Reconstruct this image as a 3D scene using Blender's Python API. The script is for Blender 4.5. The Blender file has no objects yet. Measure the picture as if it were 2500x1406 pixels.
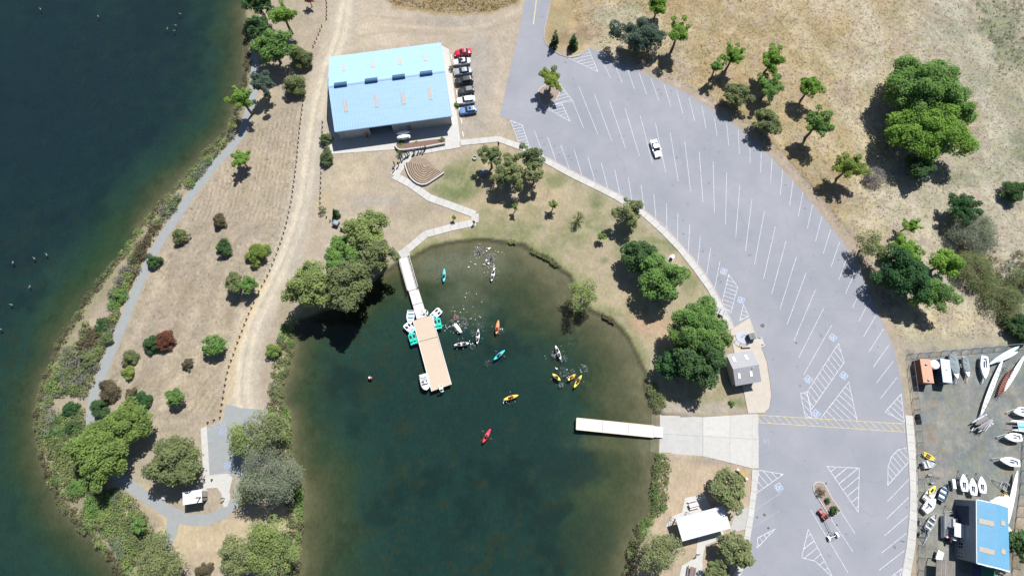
import bpy, math, random
import numpy as np
from mathutils import Vector, Matrix
random.seed(7)
S = bpy.context.scene
COL = S.collection
PI = math.pi
R = math.radians

# ---------------------------------------------------------------- camera, sky, sun, exposure
CAM_H, TILT, FPX = 120.0, R(18.0), 1389.0
cd = bpy.data.cameras.new('camera'); cam = bpy.data.objects.new('camera', cd); COL.objects.link(cam)
cam.location = (0, 0, CAM_H); cam.rotation_euler = (TILT, 0, 0)
cd.sensor_fit = 'HORIZONTAL'; cd.sensor_width = 36.0; cd.lens = 36.0 * FPX / 2500.0
cd.clip_start = 1.0; cd.clip_end = 6000.0
S.camera = cam
SUN_AZ, SUN_EL = 28.0, 57.0
w = bpy.data.worlds.new('World'); S.world = w; w.use_nodes = True
nt = w.node_tree; bg = nt.nodes['Background']
sky = nt.nodes.new('ShaderNodeTexSky'); sky.sky_type = 'NISHITA'; sky.sun_disc = False
sky.sun_elevation = R(SUN_EL); sky.sun_rotation = R(SUN_AZ); sky.altitude = 300.0; sky.ozone_density = 3.0
nt.links.new(sky.outputs[0], bg.inputs[0]); bg.inputs[1].default_value = 0.062
sl = bpy.data.lights.new('sun', 'SUN'); sl.energy = 4.9; sl.angle = R(0.5); sl.color = (1.0, 0.98, 0.945)
so = bpy.data.objects.new('sun', sl); COL.objects.link(so)
so.rotation_euler = (R(90 - SUN_EL), 0, R(180 - SUN_AZ)); so.location = (60, 120, 200)
S.view_settings.view_transform = 'Standard'; S.view_settings.look = 'None'
S.view_settings.exposure = 0.74; S.view_settings.gamma = 1.0; S.view_settings.use_curve_mapping = False

# ---------------------------------------------------------------- from a map pixel of the survey photo to metres on the ground
CT, ST = math.cos(TILT), math.sin(TILT)
def P(x, y, z=0.0):
    u = x - 1250.0; v = 703.0 - y
    t = (z - CAM_H) / (v * ST - FPX * CT)
    return (u * t, (v * CT + FPX * ST) * t)
def V3(x, y, z=0.0):
    a = P(x, y, z); return Vector((a[0], a[1], z))
def mpp(x, y):
    return CAM_H / (FPX * CT - (703.0 - y) * ST)
def ang(p, q, z=0.0):
    a = P(*p, z); b = P(*q, z); return math.atan2(b[1] - a[1], b[0] - a[0])
def PP(pts, z=0.0): return [P(x, y, z) for x, y in pts]

# ---------------------------------------------------------------- materials
MATS = {}
def new_mat(name):
    m = bpy.data.materials.new(name); m.use_nodes = True
    return m, m.node_tree, m.node_tree.nodes['Principled BSDF']
def mat(name, c, rough=0.7, var=0.15, scale=3.0, bump=0.0, metal=0.0, spec=0.3, rnd=0.0, island=0.0, coord='Object', stretch=None):
    """noise varied paint / timber / concrete"""
    if name in MATS: return MATS[name]
    m, t, b = new_mat(name); N = t.nodes; L = t.links
    b.inputs['Roughness'].default_value = rough; b.inputs['Metallic'].default_value = metal
    b.inputs['Specular IOR Level'].default_value = spec
    tc = N.new('ShaderNodeTexCoord'); no = N.new('ShaderNodeTexNoise')
    no.inputs['Scale'].default_value = scale; no.inputs['Detail'].default_value = 5.0; no.inputs['Roughness'].default_value = 0.65
    src = tc.outputs[coord]
    if stretch:
        mp = N.new('ShaderNodeMapping'); mp.inputs['Scale'].default_value = stretch; L.new(src, mp.inputs[0]); src = mp.outputs[0]
    L.new(src, no.inputs['Vector'])
    mr = N.new('ShaderNodeMapRange'); mr.inputs[1].default_value = 0.25; mr.inputs[2].default_value = 0.75
    mr.inputs[3].default_value = 1.0 - var; mr.inputs[4].default_value = 1.0 + var
    L.new(no.outputs['Fac'], mr.inputs[0]); val = mr.outputs[0]
    for amt, kind in ((rnd, 'obj'), (island, 'isl')):
        if amt:
            if kind == 'obj': r_ = N.new('ShaderNodeObjectInfo').outputs['Random']
            else: r_ = N.new('ShaderNodeNewGeometry').outputs['Random Per Island']
            m2 = N.new('ShaderNodeMapRange'); m2.inputs[3].default_value = 1 - amt; m2.inputs[4].default_value = 1 + amt
            L.new(r_, m2.inputs[0]); mu = N.new('ShaderNodeMath'); mu.operation = 'MULTIPLY'
            L.new(val, mu.inputs[0]); L.new(m2.outputs[0], mu.inputs[1]); val = mu.outputs[0]
    vm = N.new('ShaderNodeVectorMath'); vm.operation = 'SCALE'; vm.inputs[0].default_value = c[:3]
    L.new(val, vm.inputs['Scale']); L.new(vm.outputs[0], b.inputs['Base Color'])
    if bump:
        bp = N.new('ShaderNodeBump'); bp.inputs['Strength'].default_value = 0.6; bp.inputs['Distance'].default_value = bump
        L.new(no.outputs['Fac'], bp.inputs['Height']); L.new(bp.outputs[0], b.inputs['Normal'])
    MATS[name] = m; return m
def leaf_mat(c, c2=None, var=0.35):
    key = 'foliage %.3f %.3f %.3f' % tuple(c) + ('' if c2 is None else ' %.3f' % c2[0])
    if key in MATS: return MATS[key]
    c2 = c2 or (c[0] * 1.45 + .012, c[1] * 1.25 + .008, c[2] * 0.95)
    m = bpy.data.materials.new(key); m.use_nodes = True; t = m.node_tree; N = t.nodes; L = t.links
    N.remove(N['Principled BSDF'])
    g = N.new('ShaderNodeNewGeometry'); tc = N.new('ShaderNodeTexCoord')
    no = N.new('ShaderNodeTexNoise'); no.inputs['Scale'].default_value = 0.55; no.inputs['Detail'].default_value = 3
    L.new(tc.outputs['Object'], no.inputs['Vector'])
    ad = N.new('ShaderNodeMath'); ad.operation = 'MULTIPLY_ADD'; ad.inputs[1].default_value = 0.55
    L.new(g.outputs['Random Per Island'], ad.inputs[0])
    s2 = N.new('ShaderNodeMath'); s2.operation = 'MULTIPLY_ADD'; s2.inputs[1].default_value = 1.7; s2.inputs[2].default_value = -0.62
    L.new(no.outputs['Fac'], s2.inputs[0]); L.new(s2.outputs[0], ad.inputs[2])
    mx = N.new('ShaderNodeMix'); mx.data_type = 'RGBA'; mx.inputs[6].default_value = (*[v * (1 - var) for v in c], 1); mx.inputs[7].default_value = (*c2, 1)
    L.new(ad.outputs[0], mx.inputs[0])
    d = N.new('ShaderNodeBsdfDiffuse'); tr = N.new('ShaderNodeBsdfTranslucent'); ms = N.new('ShaderNodeMixShader'); ms.inputs[0].default_value = 0.48
    L.new(mx.outputs[2], d.inputs[0]); L.new(mx.outputs[2], tr.inputs[0])
    L.new(d.outputs[0], ms.inputs[1]); L.new(tr.outputs[0], ms.inputs[2]); L.new(ms.outputs[0], N['Material Output'].inputs[0])
    MATS[key] = m; return m
def wear_mat(name, c, under, cover=0.62, scale=2.2):
    """old road paint that lets the asphalt show through"""
    if name in MATS: return MATS[name]
    m, t, b = new_mat(name); N = t.nodes; L = t.links; b.inputs['Roughness'].default_value = 0.8
    tc = N.new('ShaderNodeTexCoord'); no = N.new('ShaderNodeTexNoise'); no.inputs['Scale'].default_value = scale; no.inputs['Detail'].default_value = 8; no.inputs['Roughness'].default_value = .75
    L.new(tc.outputs['Object'], no.inputs['Vector'])
    mr = N.new('ShaderNodeMapRange'); mr.inputs[1].default_value = cover - .18; mr.inputs[2].default_value = cover + .1
    L.new(no.outputs['Fac'], mr.inputs[0])
    mx = N.new('ShaderNodeMix'); mx.data_type = 'RGBA'; mx.inputs[6].default_value = (*c, 1); mx.inputs[7].default_value = (*under, 1)
    L.new(mr.outputs[0], mx.inputs[0]); L.new(mx.outputs[2], b.inputs['Base Color'])
    MATS[name] = m; return m

ASPH = (.205, .212, .236)
M_asph, t, b = new_mat('weathered asphalt'); N = t.nodes; L = t.links; b.inputs['Roughness'].default_value = .9; b.inputs['Specular IOR Level'].default_value = .2
tc = N.new('ShaderNodeTexCoord')
n1 = N.new('ShaderNodeTexNoise'); n1.inputs['Scale'].default_value = .09; n1.inputs['Detail'].default_value = 6; n1.inputs['Roughness'].default_value = .62
n2 = N.new('ShaderNodeTexNoise'); n2.inputs['Scale'].default_value = 6.; n2.inputs['Detail'].default_value = 4
n3 = N.new('ShaderNodeTexNoise'); n3.inputs['Scale'].default_value = .55; n3.inputs['Detail'].default_value = 3
for n in (n1, n2, n3): L.new(tc.outputs['Object'], n.inputs['Vector'])
cr = N.new('ShaderNodeValToRGB'); cr.color_ramp.elements[0].position = .3; cr.color_ramp.elements[1].position = .72
cr.color_ramp.elements[0].color = (.178, .188, .214, 1); cr.color_ramp.elements[1].color = (.232, .234, .252, 1)
L.new(n1.outputs['Fac'], cr.inputs[0])
m1 = N.new('ShaderNodeMapRange'); m1.inputs[1].default_value = .3; m1.inputs[2].default_value = .7; m1.inputs[3].default_value = .93; m1.inputs[4].default_value = 1.07
L.new(n2.outputs['Fac'], m1.inputs[0])
m2 = N.new('ShaderNodeMapRange'); m2.inputs[1].default_value = .23; m2.inputs[2].default_value = .34; m2.inputs[3].default_value = .72; m2.inputs[4].default_value = 1.0
L.new(n3.outputs['Fac'], m2.inputs[0])
mm = N.new('ShaderNodeMath'); mm.operation = 'MULTIPLY'; L.new(m1.outputs[0], mm.inputs[0]); L.new(m2.outputs[0], mm.inputs[1])
vo = N.new('ShaderNodeTexVoronoi'); vo.feature = 'DISTANCE_TO_EDGE'; vo.inputs['Scale'].default_value = .045
wn = N.new('ShaderNodeTexNoise'); wn.inputs['Scale'].default_value = .35; wn.inputs['Detail'].default_value = 4; L.new(tc.outputs['Object'], wn.inputs['Vector'])
wm = N.new('ShaderNodeVectorMath'); wm.operation = 'MULTIPLY_ADD'; wm.inputs[1].default_value = (3, 3, 0); L.new(wn.outputs['Color'], wm.inputs[0]); L.new(tc.outputs['Object'], wm.inputs[2]); L.new(wm.outputs[0], vo.inputs['Vector'])
m4 = N.new('ShaderNodeMapRange'); m4.inputs[1].default_value = .0015; m4.inputs[2].default_value = .007; m4.inputs[3].default_value = .95; m4.inputs[4].default_value = 1.0; L.new(vo.outputs['Distance'], m4.inputs[0])
mk = N.new('ShaderNodeMath'); mk.operation = 'MULTIPLY'; L.new(mm.outputs[0], mk.inputs[0]); L.new(m4.outputs[0], mk.inputs[1]); mm = mk
vm = N.new('ShaderNodeVectorMath'); vm.operation = 'SCALE'; L.new(cr.outputs[0], vm.inputs[0]); L.new(mm.outputs[0], vm.inputs['Scale']); L.new(vm.outputs[0], b.inputs['Base Color'])

M_conc = mat('pale concrete', (.36, .35, .33), .85, .09, 1.2, .004, rnd=.05)
M_concd = mat('grey worn concrete', (.32, .315, .30), .85, .10, .7, .004, rnd=.06)
M_kerb = mat('kerb concrete', (.30, .28, .26), .85, .1, 1.5)
M_trail = mat('grey trail asphalt', (.205, .215, .215), .9, .08, .8)
M_white = wear_mat('white road paint', (.51, .52, .545), ASPH, .585)
M_faint = wear_mat('faded white paint', (.33, .34, .36), ASPH, .5)
M_yell = wear_mat('yellow road paint', (.50, .40, .15), ASPH, .56)
M_bluep = wear_mat('blue road paint', (.13, .215, .36), ASPH, .56)
M_wood = mat('weathered dark timber', (.055, .045, .035), .85, .3, 6)
M_bark = mat('tree bark', (.12, .095, .07), .9, .3, 5, .02)
M_barkp = mat('pale dead bark', (.30, .27, .25), .9, .2, 5, .02)
M_galv = mat('galvanised steel', (.30, .32, .33), .45, .12, 8, metal=.7)
M_black = mat('black rubber', (.02, .02, .022), .75, .2, 9)
M_alu = mat('bare aluminium', (.55, .57, .58), .4, .1, 4, metal=.5)
M_wht = mat('white gelcoat', (.78, .79, .78), .35, .04, 2, spec=.5)
M_glass = mat('dark window glass', (.02, .026, .032), .08, .05, 2, spec=.6)

# ---------------------------------------------------------------- mesh helpers
class MB:
    def __init__(s): s.v = []; s.f = []; s.mi = []; s.m = 0
    def add(s, vs, fs):
        n = len(s.v); s.v += [tuple(p) for p in vs]
        for f in fs: s.f.append([i + n for i in f]); s.mi.append(s.m)
        return s
    def box(s, c, d, rz=0.0, taper=1.0, M=None):
        x, y, z = d[0] / 2, d[1] / 2, d[2] / 2; cs, sn = math.cos(rz), math.sin(rz); vs = []
        for zz, k in ((-z, 1.0), (z, taper)):
            for xx, yy in ((-x, -y), (x, -y), (x, y), (-x, y)):
                xx *= k; yy *= k; vs.append((c[0] + xx * cs - yy * sn, c[1] + xx * sn + yy * cs, c[2] + zz))
        if M is not None: vs = [M @ Vector(p) for p in vs]
        return s.add(vs, [(3, 2, 1, 0), (4, 5, 6, 7), (0, 1, 5, 4), (1, 2, 6, 5), (2, 3, 7, 6), (3, 0, 4, 7)])
    def tube(s, pts, rad, n=6, cap=True):
        pts = [Vector(p) for p in pts]
        rad = rad if isinstance(rad, (list, tuple)) else [rad] * len(pts); vs = []; fs = []
        for i, p in enumerate(pts):
            d = (pts[min(i + 1, len(pts) - 1)] - pts[max(i - 1, 0)]).normalized()
            a = d.orthogonal().normalized() if abs(d.z) < .9 else Vector((1, 0, 0)); a = (a - d * a.dot(d)).normalized(); b_ = d.cross(a)
            for k in range(n):
                q = 2 * PI * k / n; vs.append(p + (a * math.cos(q) + b_ * math.sin(q)) * rad[i])
        for i in range(len(pts) - 1):
            for k in range(n): fs.append((i * n + k, i * n + (k + 1) % n, (i + 1) * n + (k + 1) % n, (i + 1) * n + k))
        if cap: fs += [tuple(range(n))[::-1], tuple(range((len(pts) - 1) * n, len(pts) * n))]
        return s.add(vs, fs)
    def prism(s, poly, z0, z1):
        a = sum(poly[i][0] * poly[(i + 1) % len(poly)][1] - poly[(i + 1) % len(poly)][0] * poly[i][1] for i in range(len(poly)))
        if a < 0: poly = poly[::-1]
        n = len(poly); vs = [(p[0], p[1], z0) for p in poly] + [(p[0], p[1], z1) for p in poly]
        return s.add(vs, [tuple(range(n))[::-1], tuple(range(n, 2 * n))] + [(i, (i + 1) % n, n + (i + 1) % n, n + i) for i in range(n)])
    def sheet(s, poly, z):
        a = sum(poly[i][0] * poly[(i + 1) % len(poly)][1] - poly[(i + 1) % len(poly)][0] * poly[i][1] for i in range(len(poly)))
        if a < 0: poly = poly[::-1]
        return s.add([(p[0], p[1], z) for p in poly], [tuple(range(len(poly)))])
    def strip(s, a, b_, wd, z):
        d = Vector((b_[0] - a[0], b_[1] - a[1])); l = d.length
        if l < 1e-4: return s
        nx, ny = -d.y / l * wd / 2, d.x / l * wd / 2
        return s.add([(a[0] - nx, a[1] - ny, z), (b_[0] - nx, b_[1] - ny, z), (b_[0] + nx, b_[1] + ny, z), (a[0] + nx, a[1] + ny, z)], [(0, 1, 2, 3)])
    def sweep(s, pts, wd, z0, z1, closed=False):
        l_, r_ = offset(pts, wd / 2, closed), offset(pts, -wd / 2, closed); n = len(pts); vs = []; fs = []
        for i in range(n): vs += [(*l_[i], z0), (*l_[i], z1), (*r_[i], z1), (*r_[i], z0)]
        for i in range(n if closed else n - 1):
            j = (i + 1) % n
            for k in range(4): fs.append((i * 4 + k, i * 4 + (k + 1) % 4, j * 4 + (k + 1) % 4, j * 4 + k))
        if not closed: fs += [(3, 2, 1, 0), tuple((n - 1) * 4 + k for k in range(4))]
        return s.add(vs, fs)
    def loft(s, rings, cap=True, closed=True):
        n = len(rings[0]); vs = [p for r in rings for p in r]; fs = []
        for i in range(len(rings) - 1):
            for k in range(n if closed else n - 1): fs.append((i * n + k, i * n + (k + 1) % n, (i + 1) * n + (k + 1) % n, (i + 1) * n + k))
        if cap: fs += [tuple(range(n))[::-1], tuple(range((len(rings) - 1) * n, len(rings) * n))]
        return s.add(vs, fs)
    def dome(s, c, r, n=8, m=4, sz=1.0, low=-PI / 2):
        vs = []; fs = []
        for i in range(m + 1):
            q = low + (PI / 2 - low) * i / m
            for k in range(n): vs.append((c[0] + r * math.cos(q) * math.cos(2 * PI * k / n), c[1] + r * math.cos(q) * math.sin(2 * PI * k / n), c[2] + r * sz * math.sin(q)))
        for i in range(m):
            for k in range(n): fs.append((i * n + k, i * n + (k + 1) % n, (i + 1) * n + (k + 1) % n, (i + 1) * n + k))
        return s.add(vs, fs)
    def mesh(s, name, mats, smooth=False):
        me = bpy.data.meshes.new(name); me.from_pydata([tuple(p) for p in s.v], [], s.f)
        for m in (mats if isinstance(mats, (list, tuple)) else [mats]): me.materials.append(m)
        if max(s.mi, default=0): me.polygons.foreach_set('material_index', s.mi)
        if smooth: me.polygons.foreach_set('use_smooth', [True] * len(s.f))
        me.update(); return me
    def build(s, name, mats, parent=None, smooth=False, **k):
        return link(name, s.mesh(name, mats, smooth), parent, **k)
def offset(pts, d, closed=False):
    out = []; n = len(pts)
    for i in range(n):
        a = pts[i - 1] if (i or closed) else pts[i]; c = pts[(i + 1) % n] if (i < n - 1 or closed) else pts[i]
        dx, dy = c[0] - a[0], c[1] - a[1]; l = math.hypot(dx, dy) or 1.0
        out.append((pts[i][0] - dy / l * d, pts[i][1] + dx / l * d))
    return out
def tag(o, label=None, cat=None, group=None, kind=None):
    if label: o['label'] = label
    if cat: o['category'] = cat
    if group: o['group'] = group
    if kind: o['kind'] = kind
    return o
def link(name, me, parent=None, loc=None, rz=0.0, label=None, cat=None, group=None, kind=None):
    o = bpy.data.objects.new(name, me); COL.objects.link(o)
    if parent is not None: o.parent = parent
    if loc is not None: o.location = loc
    if rz: o.rotation_euler = (0, 0, rz)
    return tag(o, label, cat, group, kind)
def thing(name, loc, rz, label, cat, group=None):
    return link(name, None, None, loc, rz, label, cat, group)
def dup(root, loc, rz, label=None, group=None, scale=None):
    r = root.copy(); COL.objects.link(r); r.location = loc; r.rotation_euler = (0, 0, rz)
    if scale: r.scale = scale if isinstance(scale, tuple) else (scale,) * 3
    if label: r['label'] = label
    if group: r['group'] = group
    for ch in list(root.children):
        c = ch.copy(); COL.objects.link(c); c.parent = r
        for g in list(ch.children):
            d = g.copy(); COL.objects.link(d); d.parent = c
    return r
def np_mesh(name, Vn, F, m, smooth=False):
    me = bpy.data.meshes.new(name); k = F.shape[1]; n = len(F)
    me.vertices.add(len(Vn)); me.vertices.foreach_set('co', np.ascontiguousarray(Vn, dtype=np.float32).ravel())
    me.loops.add(n * k); me.loops.foreach_set('vertex_index', np.ascontiguousarray(F, dtype=np.int32).ravel())
    me.polygons.add(n); me.polygons.foreach_set('loop_start', np.arange(0, n * k, k, dtype=np.int32))
    if smooth: me.polygons.foreach_set('use_smooth', np.ones(n, dtype=bool))
    me.materials.append(m); me.update(calc_edges=True); return me
def struct(name, mb, m, parent=None, **k): return mb.build(name, m, parent, kind=None if parent else 'structure', **k)

# ---------------------------------------------------------------- numpy fields
def vnoise(x, y, sc, seed):
    g = np.random.RandomState(seed).rand(256, 256); x = x / sc + 1000.; y = y / sc + 1000.
    i = np.floor(x).astype(int); j = np.floor(y).astype(int); fx = x - i; fy = y - j
    fx = fx * fx * (3 - 2 * fx); fy = fy * fy * (3 - 2 * fy); i0, j0, i1, j1 = i % 256, j % 256, (i + 1) % 256, (j + 1) % 256
    return (g[i0, j0] * (1 - fx) + g[i1, j0] * fx) * (1 - fy) + (g[i0, j1] * (1 - fx) + g[i1, j1] * fx) * fy
def fbm(x, y, sc, seed): return .5 * vnoise(x, y, sc, seed) + .3 * vnoise(x, y, sc * .45, seed + 1) + .2 * vnoise(x, y, sc * .2, seed + 2)
def dist_line(x, y, pts, closed=False):
    d = np.full(x.shape, 1e9); n = len(pts)
    for i in range(n if closed else n - 1):
        ax, ay = pts[i]; bx, by = pts[(i + 1) % n]; dx, dy = bx - ax, by - ay; l2 = dx * dx + dy * dy + 1e-9
        t = np.clip(((x - ax) * dx + (y - ay) * dy) / l2, 0, 1); d = np.minimum(d, (x - ax - t * dx) ** 2 + (y - ay - t * dy) ** 2)
    return np.sqrt(d)
def inside(x, y, pts):
    r = np.zeros(x.shape, bool); n = len(pts)
    for i in range(n):
        ax, ay = pts[i]; bx, by = pts[(i + 1) % n]
        if ay == by: continue
        r ^= ((ay > y) != (by > y)) & (x < (bx - ax) * (y - ay) / (by - ay) + ax)
    return r
def sdf(x, y, pts):
    d = dist_line(x, y, pts, True); return np.where(inside(x, y, pts), d, -d)
def sm(v, a, b_): t = np.clip((v - a) / (b_ - a), 0, 1); return t * t * (3 - 2 * t)

# ================================================================ the land and the lake bed
WZ = -0.5
LAKE_PX = [(598, 0), (600, 60), (607, 100), (603, 150), (602, 180), (590, 240), (578, 275), (562, 320), (535, 345), (502, 378), (475, 415), (440, 450), (400, 490), (365, 530), (335, 575), (305, 615), (275, 650), (245, 690), (215, 730), (195, 765), (172, 800), (148, 840), (130, 885), (113, 925), (103, 965), (94, 1000), (92, 1040), (97, 1080), (107, 1120), (122, 1160), (142, 1205), (165, 1245), (200, 1285), (240, 1322), (273, 1360), (300, 1406), (330, 1460)]
LAKE = PP(LAKE_PX, WZ) + [(-60, -60), (-60, -1600), (-1700, -1600), (-1700, 1700), (-40, 1700), (-30, 500), (-62, 220), (-71, 150)]
COVE_PX = [(1530, 1460), (1530, 1406), (1540, 1350), (1546, 1320), (1555, 1292), (1575, 1270), (1598, 1260), (1601, 1235), (1596, 1200), (1602, 1150), (1609, 1112), (1612, 1060), (1612, 1010), (1598, 1006), (1586, 985), (1577, 960), (1569, 935), (1574, 912), (1561, 884), (1549, 864), (1538, 843), (1523, 818), (1510, 802), (1487, 784), (1456, 769), (1436, 757), (1412, 749), (1392, 738), (1390, 715), (1403, 703), (1385, 675), (1359, 655), (1339, 637), (1303, 621), (1282, 603), (1257, 597), (1218, 592), (1180, 588), (1150, 591), (1121, 592), (1100, 597), (1077, 603), (1054, 606), (1026, 621), (1003, 634), (985, 645), (972, 648), (955, 660), (925, 682), (880, 715), (830, 750), (770, 770), (727, 787), (713, 812), (715, 845), (705, 880), (695, 920), (688, 960), (690, 990), (702, 1015), (706, 1045), (708, 1100), (702, 1130), (712, 1155), (736, 1185), (738, 1230), (732, 1300), (722, 1345), (710, 1406), (705, 1460)]
COVE = PP(COVE_PX, WZ) + [(-35, -60), (-35, -400), (30, -400), (30, -60)]
RAMP_PX = [(1610, 1012), (1716, 1018), (1850, 1010), (1852, 1142), (1835, 1143), (1716, 1113), (1608, 1106)]
RAMP = PP(RAMP_PX)

TRAIL = [(640, 60), (622, 130), (622, 190), (618, 230), (606, 280), (588, 332), (560, 365), (530, 397), (495, 440), (460, 485), (432, 528), (408, 562), (384, 602), (362, 642), (345, 682), (326, 725), (306, 775), (286, 822), (266, 870), (246, 922), (228, 968), (222, 1020), (232, 1080), (262, 1140), (318, 1186), (360, 1215), (410, 1248), (460, 1268), (510, 1268), (550, 1250), (578, 1222), (590, 1180), (600, 1150)]
def axis(a, b_, st, far):
    m = np.arange(a, b_ + st / 2, st); g = st * np.cumsum(1.25 ** np.arange(1, 60)); g = g[g < far]
    return np.concatenate([a - g[::-1], m, b_ + g])
GX, GY = axis(-143, 143, .42, 1500), axis(-27, 128, .42, 1500)
X, Y = np.meshgrid(GX, GY); sh = X.shape; X = X.ravel(); Y = Y.ravel()
wob = (fbm(X, Y, 3.0, 11) - .5) * 1.6
DL = sdf(X, Y, LAKE); DC = sdf(X, Y, COVE)
DW = np.maximum(DL, DC) + wob * .55              # > 0 in the water
def blob(px, py, r, ry=None, soft=.5):
    c = P(px, py); k = mpp(px, py); rx = r * k; ry = (ry or r) * k
    q = np.sqrt(((X - c[0]) / rx) ** 2 + ((Y - c[1]) / ry) ** 2) + (fbm(X, Y, 2.2, 77) - .5) * .9
    return 1 - sm(q, 1 - soft, 1 + soft)
shelf = np.full(X.shape, 4.2)
for px, py, r, v in ((1180, 640, 130, 17), (1060, 660, 90, 9), (1330, 720, 110, 11), (1520, 900, 110, 12), (1560, 1010, 90, 13), (1520, 1080, 110, 13), (1520, 1180, 110, 12), (1500, 1300, 120, 10), (720, 1000, 70, 4.5), (790, 1200, 110, 6.5), (790, 1350, 110, 8), (900, 720, 90, 4), (260, 760, 120, 5.5), (150, 980, 120, 4.5), (150, 1200, 120, 4.5), (420, 560, 150, 5)):
    b_ = blob(px, py, r, soft=.8); shelf = shelf * (1 - b_) + v * b_
dd = np.clip(DW, 0, None) * (1 + .5 * (fbm(X, Y, 6, 31) - .5))
tdep = dd / shelf
Z = np.where(DW > 0, WZ - .12 - .75 * (1 - np.exp(-.75 * tdep)), np.clip((-DW) * .75 + WZ, WZ - .05, 0.0))
Z += np.where(DW < -1.2, (fbm(X, Y, 1.3, 5) - .62) * .06, 0)
rx0, rx1 = P(1612, 1060)[0], P(1716, 1060)[0]
def ramp_z(x): return np.clip(.03 + (x - rx1) / (rx1 - rx0) * .5, -3, .03)
RM = inside(X, Y, RAMP)
Z = np.where(RM, np.minimum(Z, ramp_z(X) - .12), Z)

C = np.empty((len(X), 3)); C[:] = (.232, .195, .15)
def mixc(c, wt):
    global C
    C = C * (1 - wt[:, None]) + np.array(c)[None] * wt[:, None]
nz1, nz2, nz3 = fbm(X, Y, 9, 1), fbm(X, Y, 3, 21), fbm(X, Y, 22, 41)
def zone(c, px, soft=1.2, amt=1.0, wobble=2.0):
    d = sdf(X, Y, PP(px)) + (nz2 - .5) * wobble; mixc(c, sm(d, -soft, soft) * amt)
def ribbon(c, px, half, soft=.8, amt=1.0, wobble=1.0):
    d = half - dist_line(X, Y, PP(px)) + (nz2 - .5) * wobble; mixc(c, sm(d, -soft, soft) * amt)
mixc((.205, .167, .118), sm(nz1, .45, .7) * .6); mixc((.275, .228, .165), sm(nz3, .5, .75) * .6)
# north east field of dry grass
NE = [(1345, -40), (2700, -40), (2700, 840), (2440, 826), (2195, 838), (2150, 730), (2050, 540), (1930, 400), (1820, 310), (1650, 210), (1480, 135), (1420, 150), (1335, 110)]
zone((.265, .205, .118), NE, .6)
fm = sm(sdf(X, Y, PP(NE)), -.5, .5)
mixc((.215, .16, .088), fm * sm(nz1, .48, .66) * .75); mixc((.325, .285, .215), fm * sm(fbm(X, Y, 14, 61), .55, .72) * .7)
east = sm(X - .32 * (Y - 60), 72, 100); mixc((.245, .228, .178), fm * east * .85); mixc((.30, .285, .225), fm * east * sm(nz2, .5, .72) * .6)
for px, py, r, ry in ((2440, 60, 60, 70), (2470, 130, 60, 40), (2400, 90, 40, 25), (2490, 350, 40, 60), (2340, 440, 50, 25)): mixc((.105, .12, .075), blob(px, py, r, ry, .7) * .75)
for px, py, r, ry in ((2260, 560, 80, 60), (2160, 470, 60, 30), (2400, 660, 40, 60), (2350, 470, 70, 25)): mixc((.32, .28, .215), blob(px, py, r, ry, .8) * .6)
for px, py, r, ry in ((1400, 90, 50, 25), (1440, 70, 30, 20)): mixc((.16, .115, .075), blob(px, py, r, ry, .7) * .8)
for px, cc, hw_ in (([(1985, 300), (2050, 380), (2110, 470), (2150, 560), (2190, 600)], (.37, .30, .19), 1.0), ([(2040, 250), (2090, 320), (2140, 400), (2200, 500), (2280, 580)], (.34, .30, .225), 1.3), ([(2100, 0), (2130, 120), (2110, 230), (2120, 320)], (.33, .30, .24), 3.0), ([(2300, 0), (2400, 130), (2440, 300), (2420, 450)], (.31, .295, .235), 3.0), ([(1900, 0), (1960, 90), (2040, 150), (2090, 230)], (.34, .29, .2), 2.0)): ribbon(cc, px, hw_, 1.6, .6, 3.0)
for px, py, r, ry in ((2050, 120, 60, 30), (2090, 230, 40, 40), (1760, 40, 60, 25), (1900, 60, 60, 30), (2000, 420, 30, 40), (2080, 500, 35, 30), (2360, 280, 30, 60), (2450, 230, 40, 60), (1700, 130, 30, 18)): mixc((.20, .165, .09), blob(px, py, r, ry, .9) * .6)
for px, py, r, ry in ((2330, 60, 50, 40), (2390, 190, 40, 40), (2480, 260, 40, 50), (2430, 400, 40, 40), (2300, 480, 30, 20), (1480, 40, 40, 20), (1540, 20, 30, 20)): mixc((.165, .17, .125), blob(px, py, r, ry, .9) * .65)
for px, py, r, ry in ((2120, 330, 20, 90), (2150, 410, 30, 40)): mixc((.34, .27, .15), blob(px, py, r, ry, .8) * .5)
# bark strip along the car park
EDGE_R = [(1437, 118), (1459, 123), (1496, 146), (1540, 163), (1590, 187), (1666, 223), (1743, 269), (1785, 298), (1820, 325), (1860, 365), (1886, 388), (1924, 429), (1962, 473), (2001, 519), (2039, 568), (2078, 619), (2100, 655), (2124, 720), (2154, 784), (2180, 843), (2195, 905), (2206, 959), (2209, 1015)]
ribbon((.235, .192, .155), [(x + 12, y - 6) for x, y in EDGE_R[2:]], 1.5, .5, 1, .7)
ribbon((.10, .08, .06), [(x + 25, y - 14) for x, y in EDGE_R[6:16]], .25, .35, .6, .9)
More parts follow.
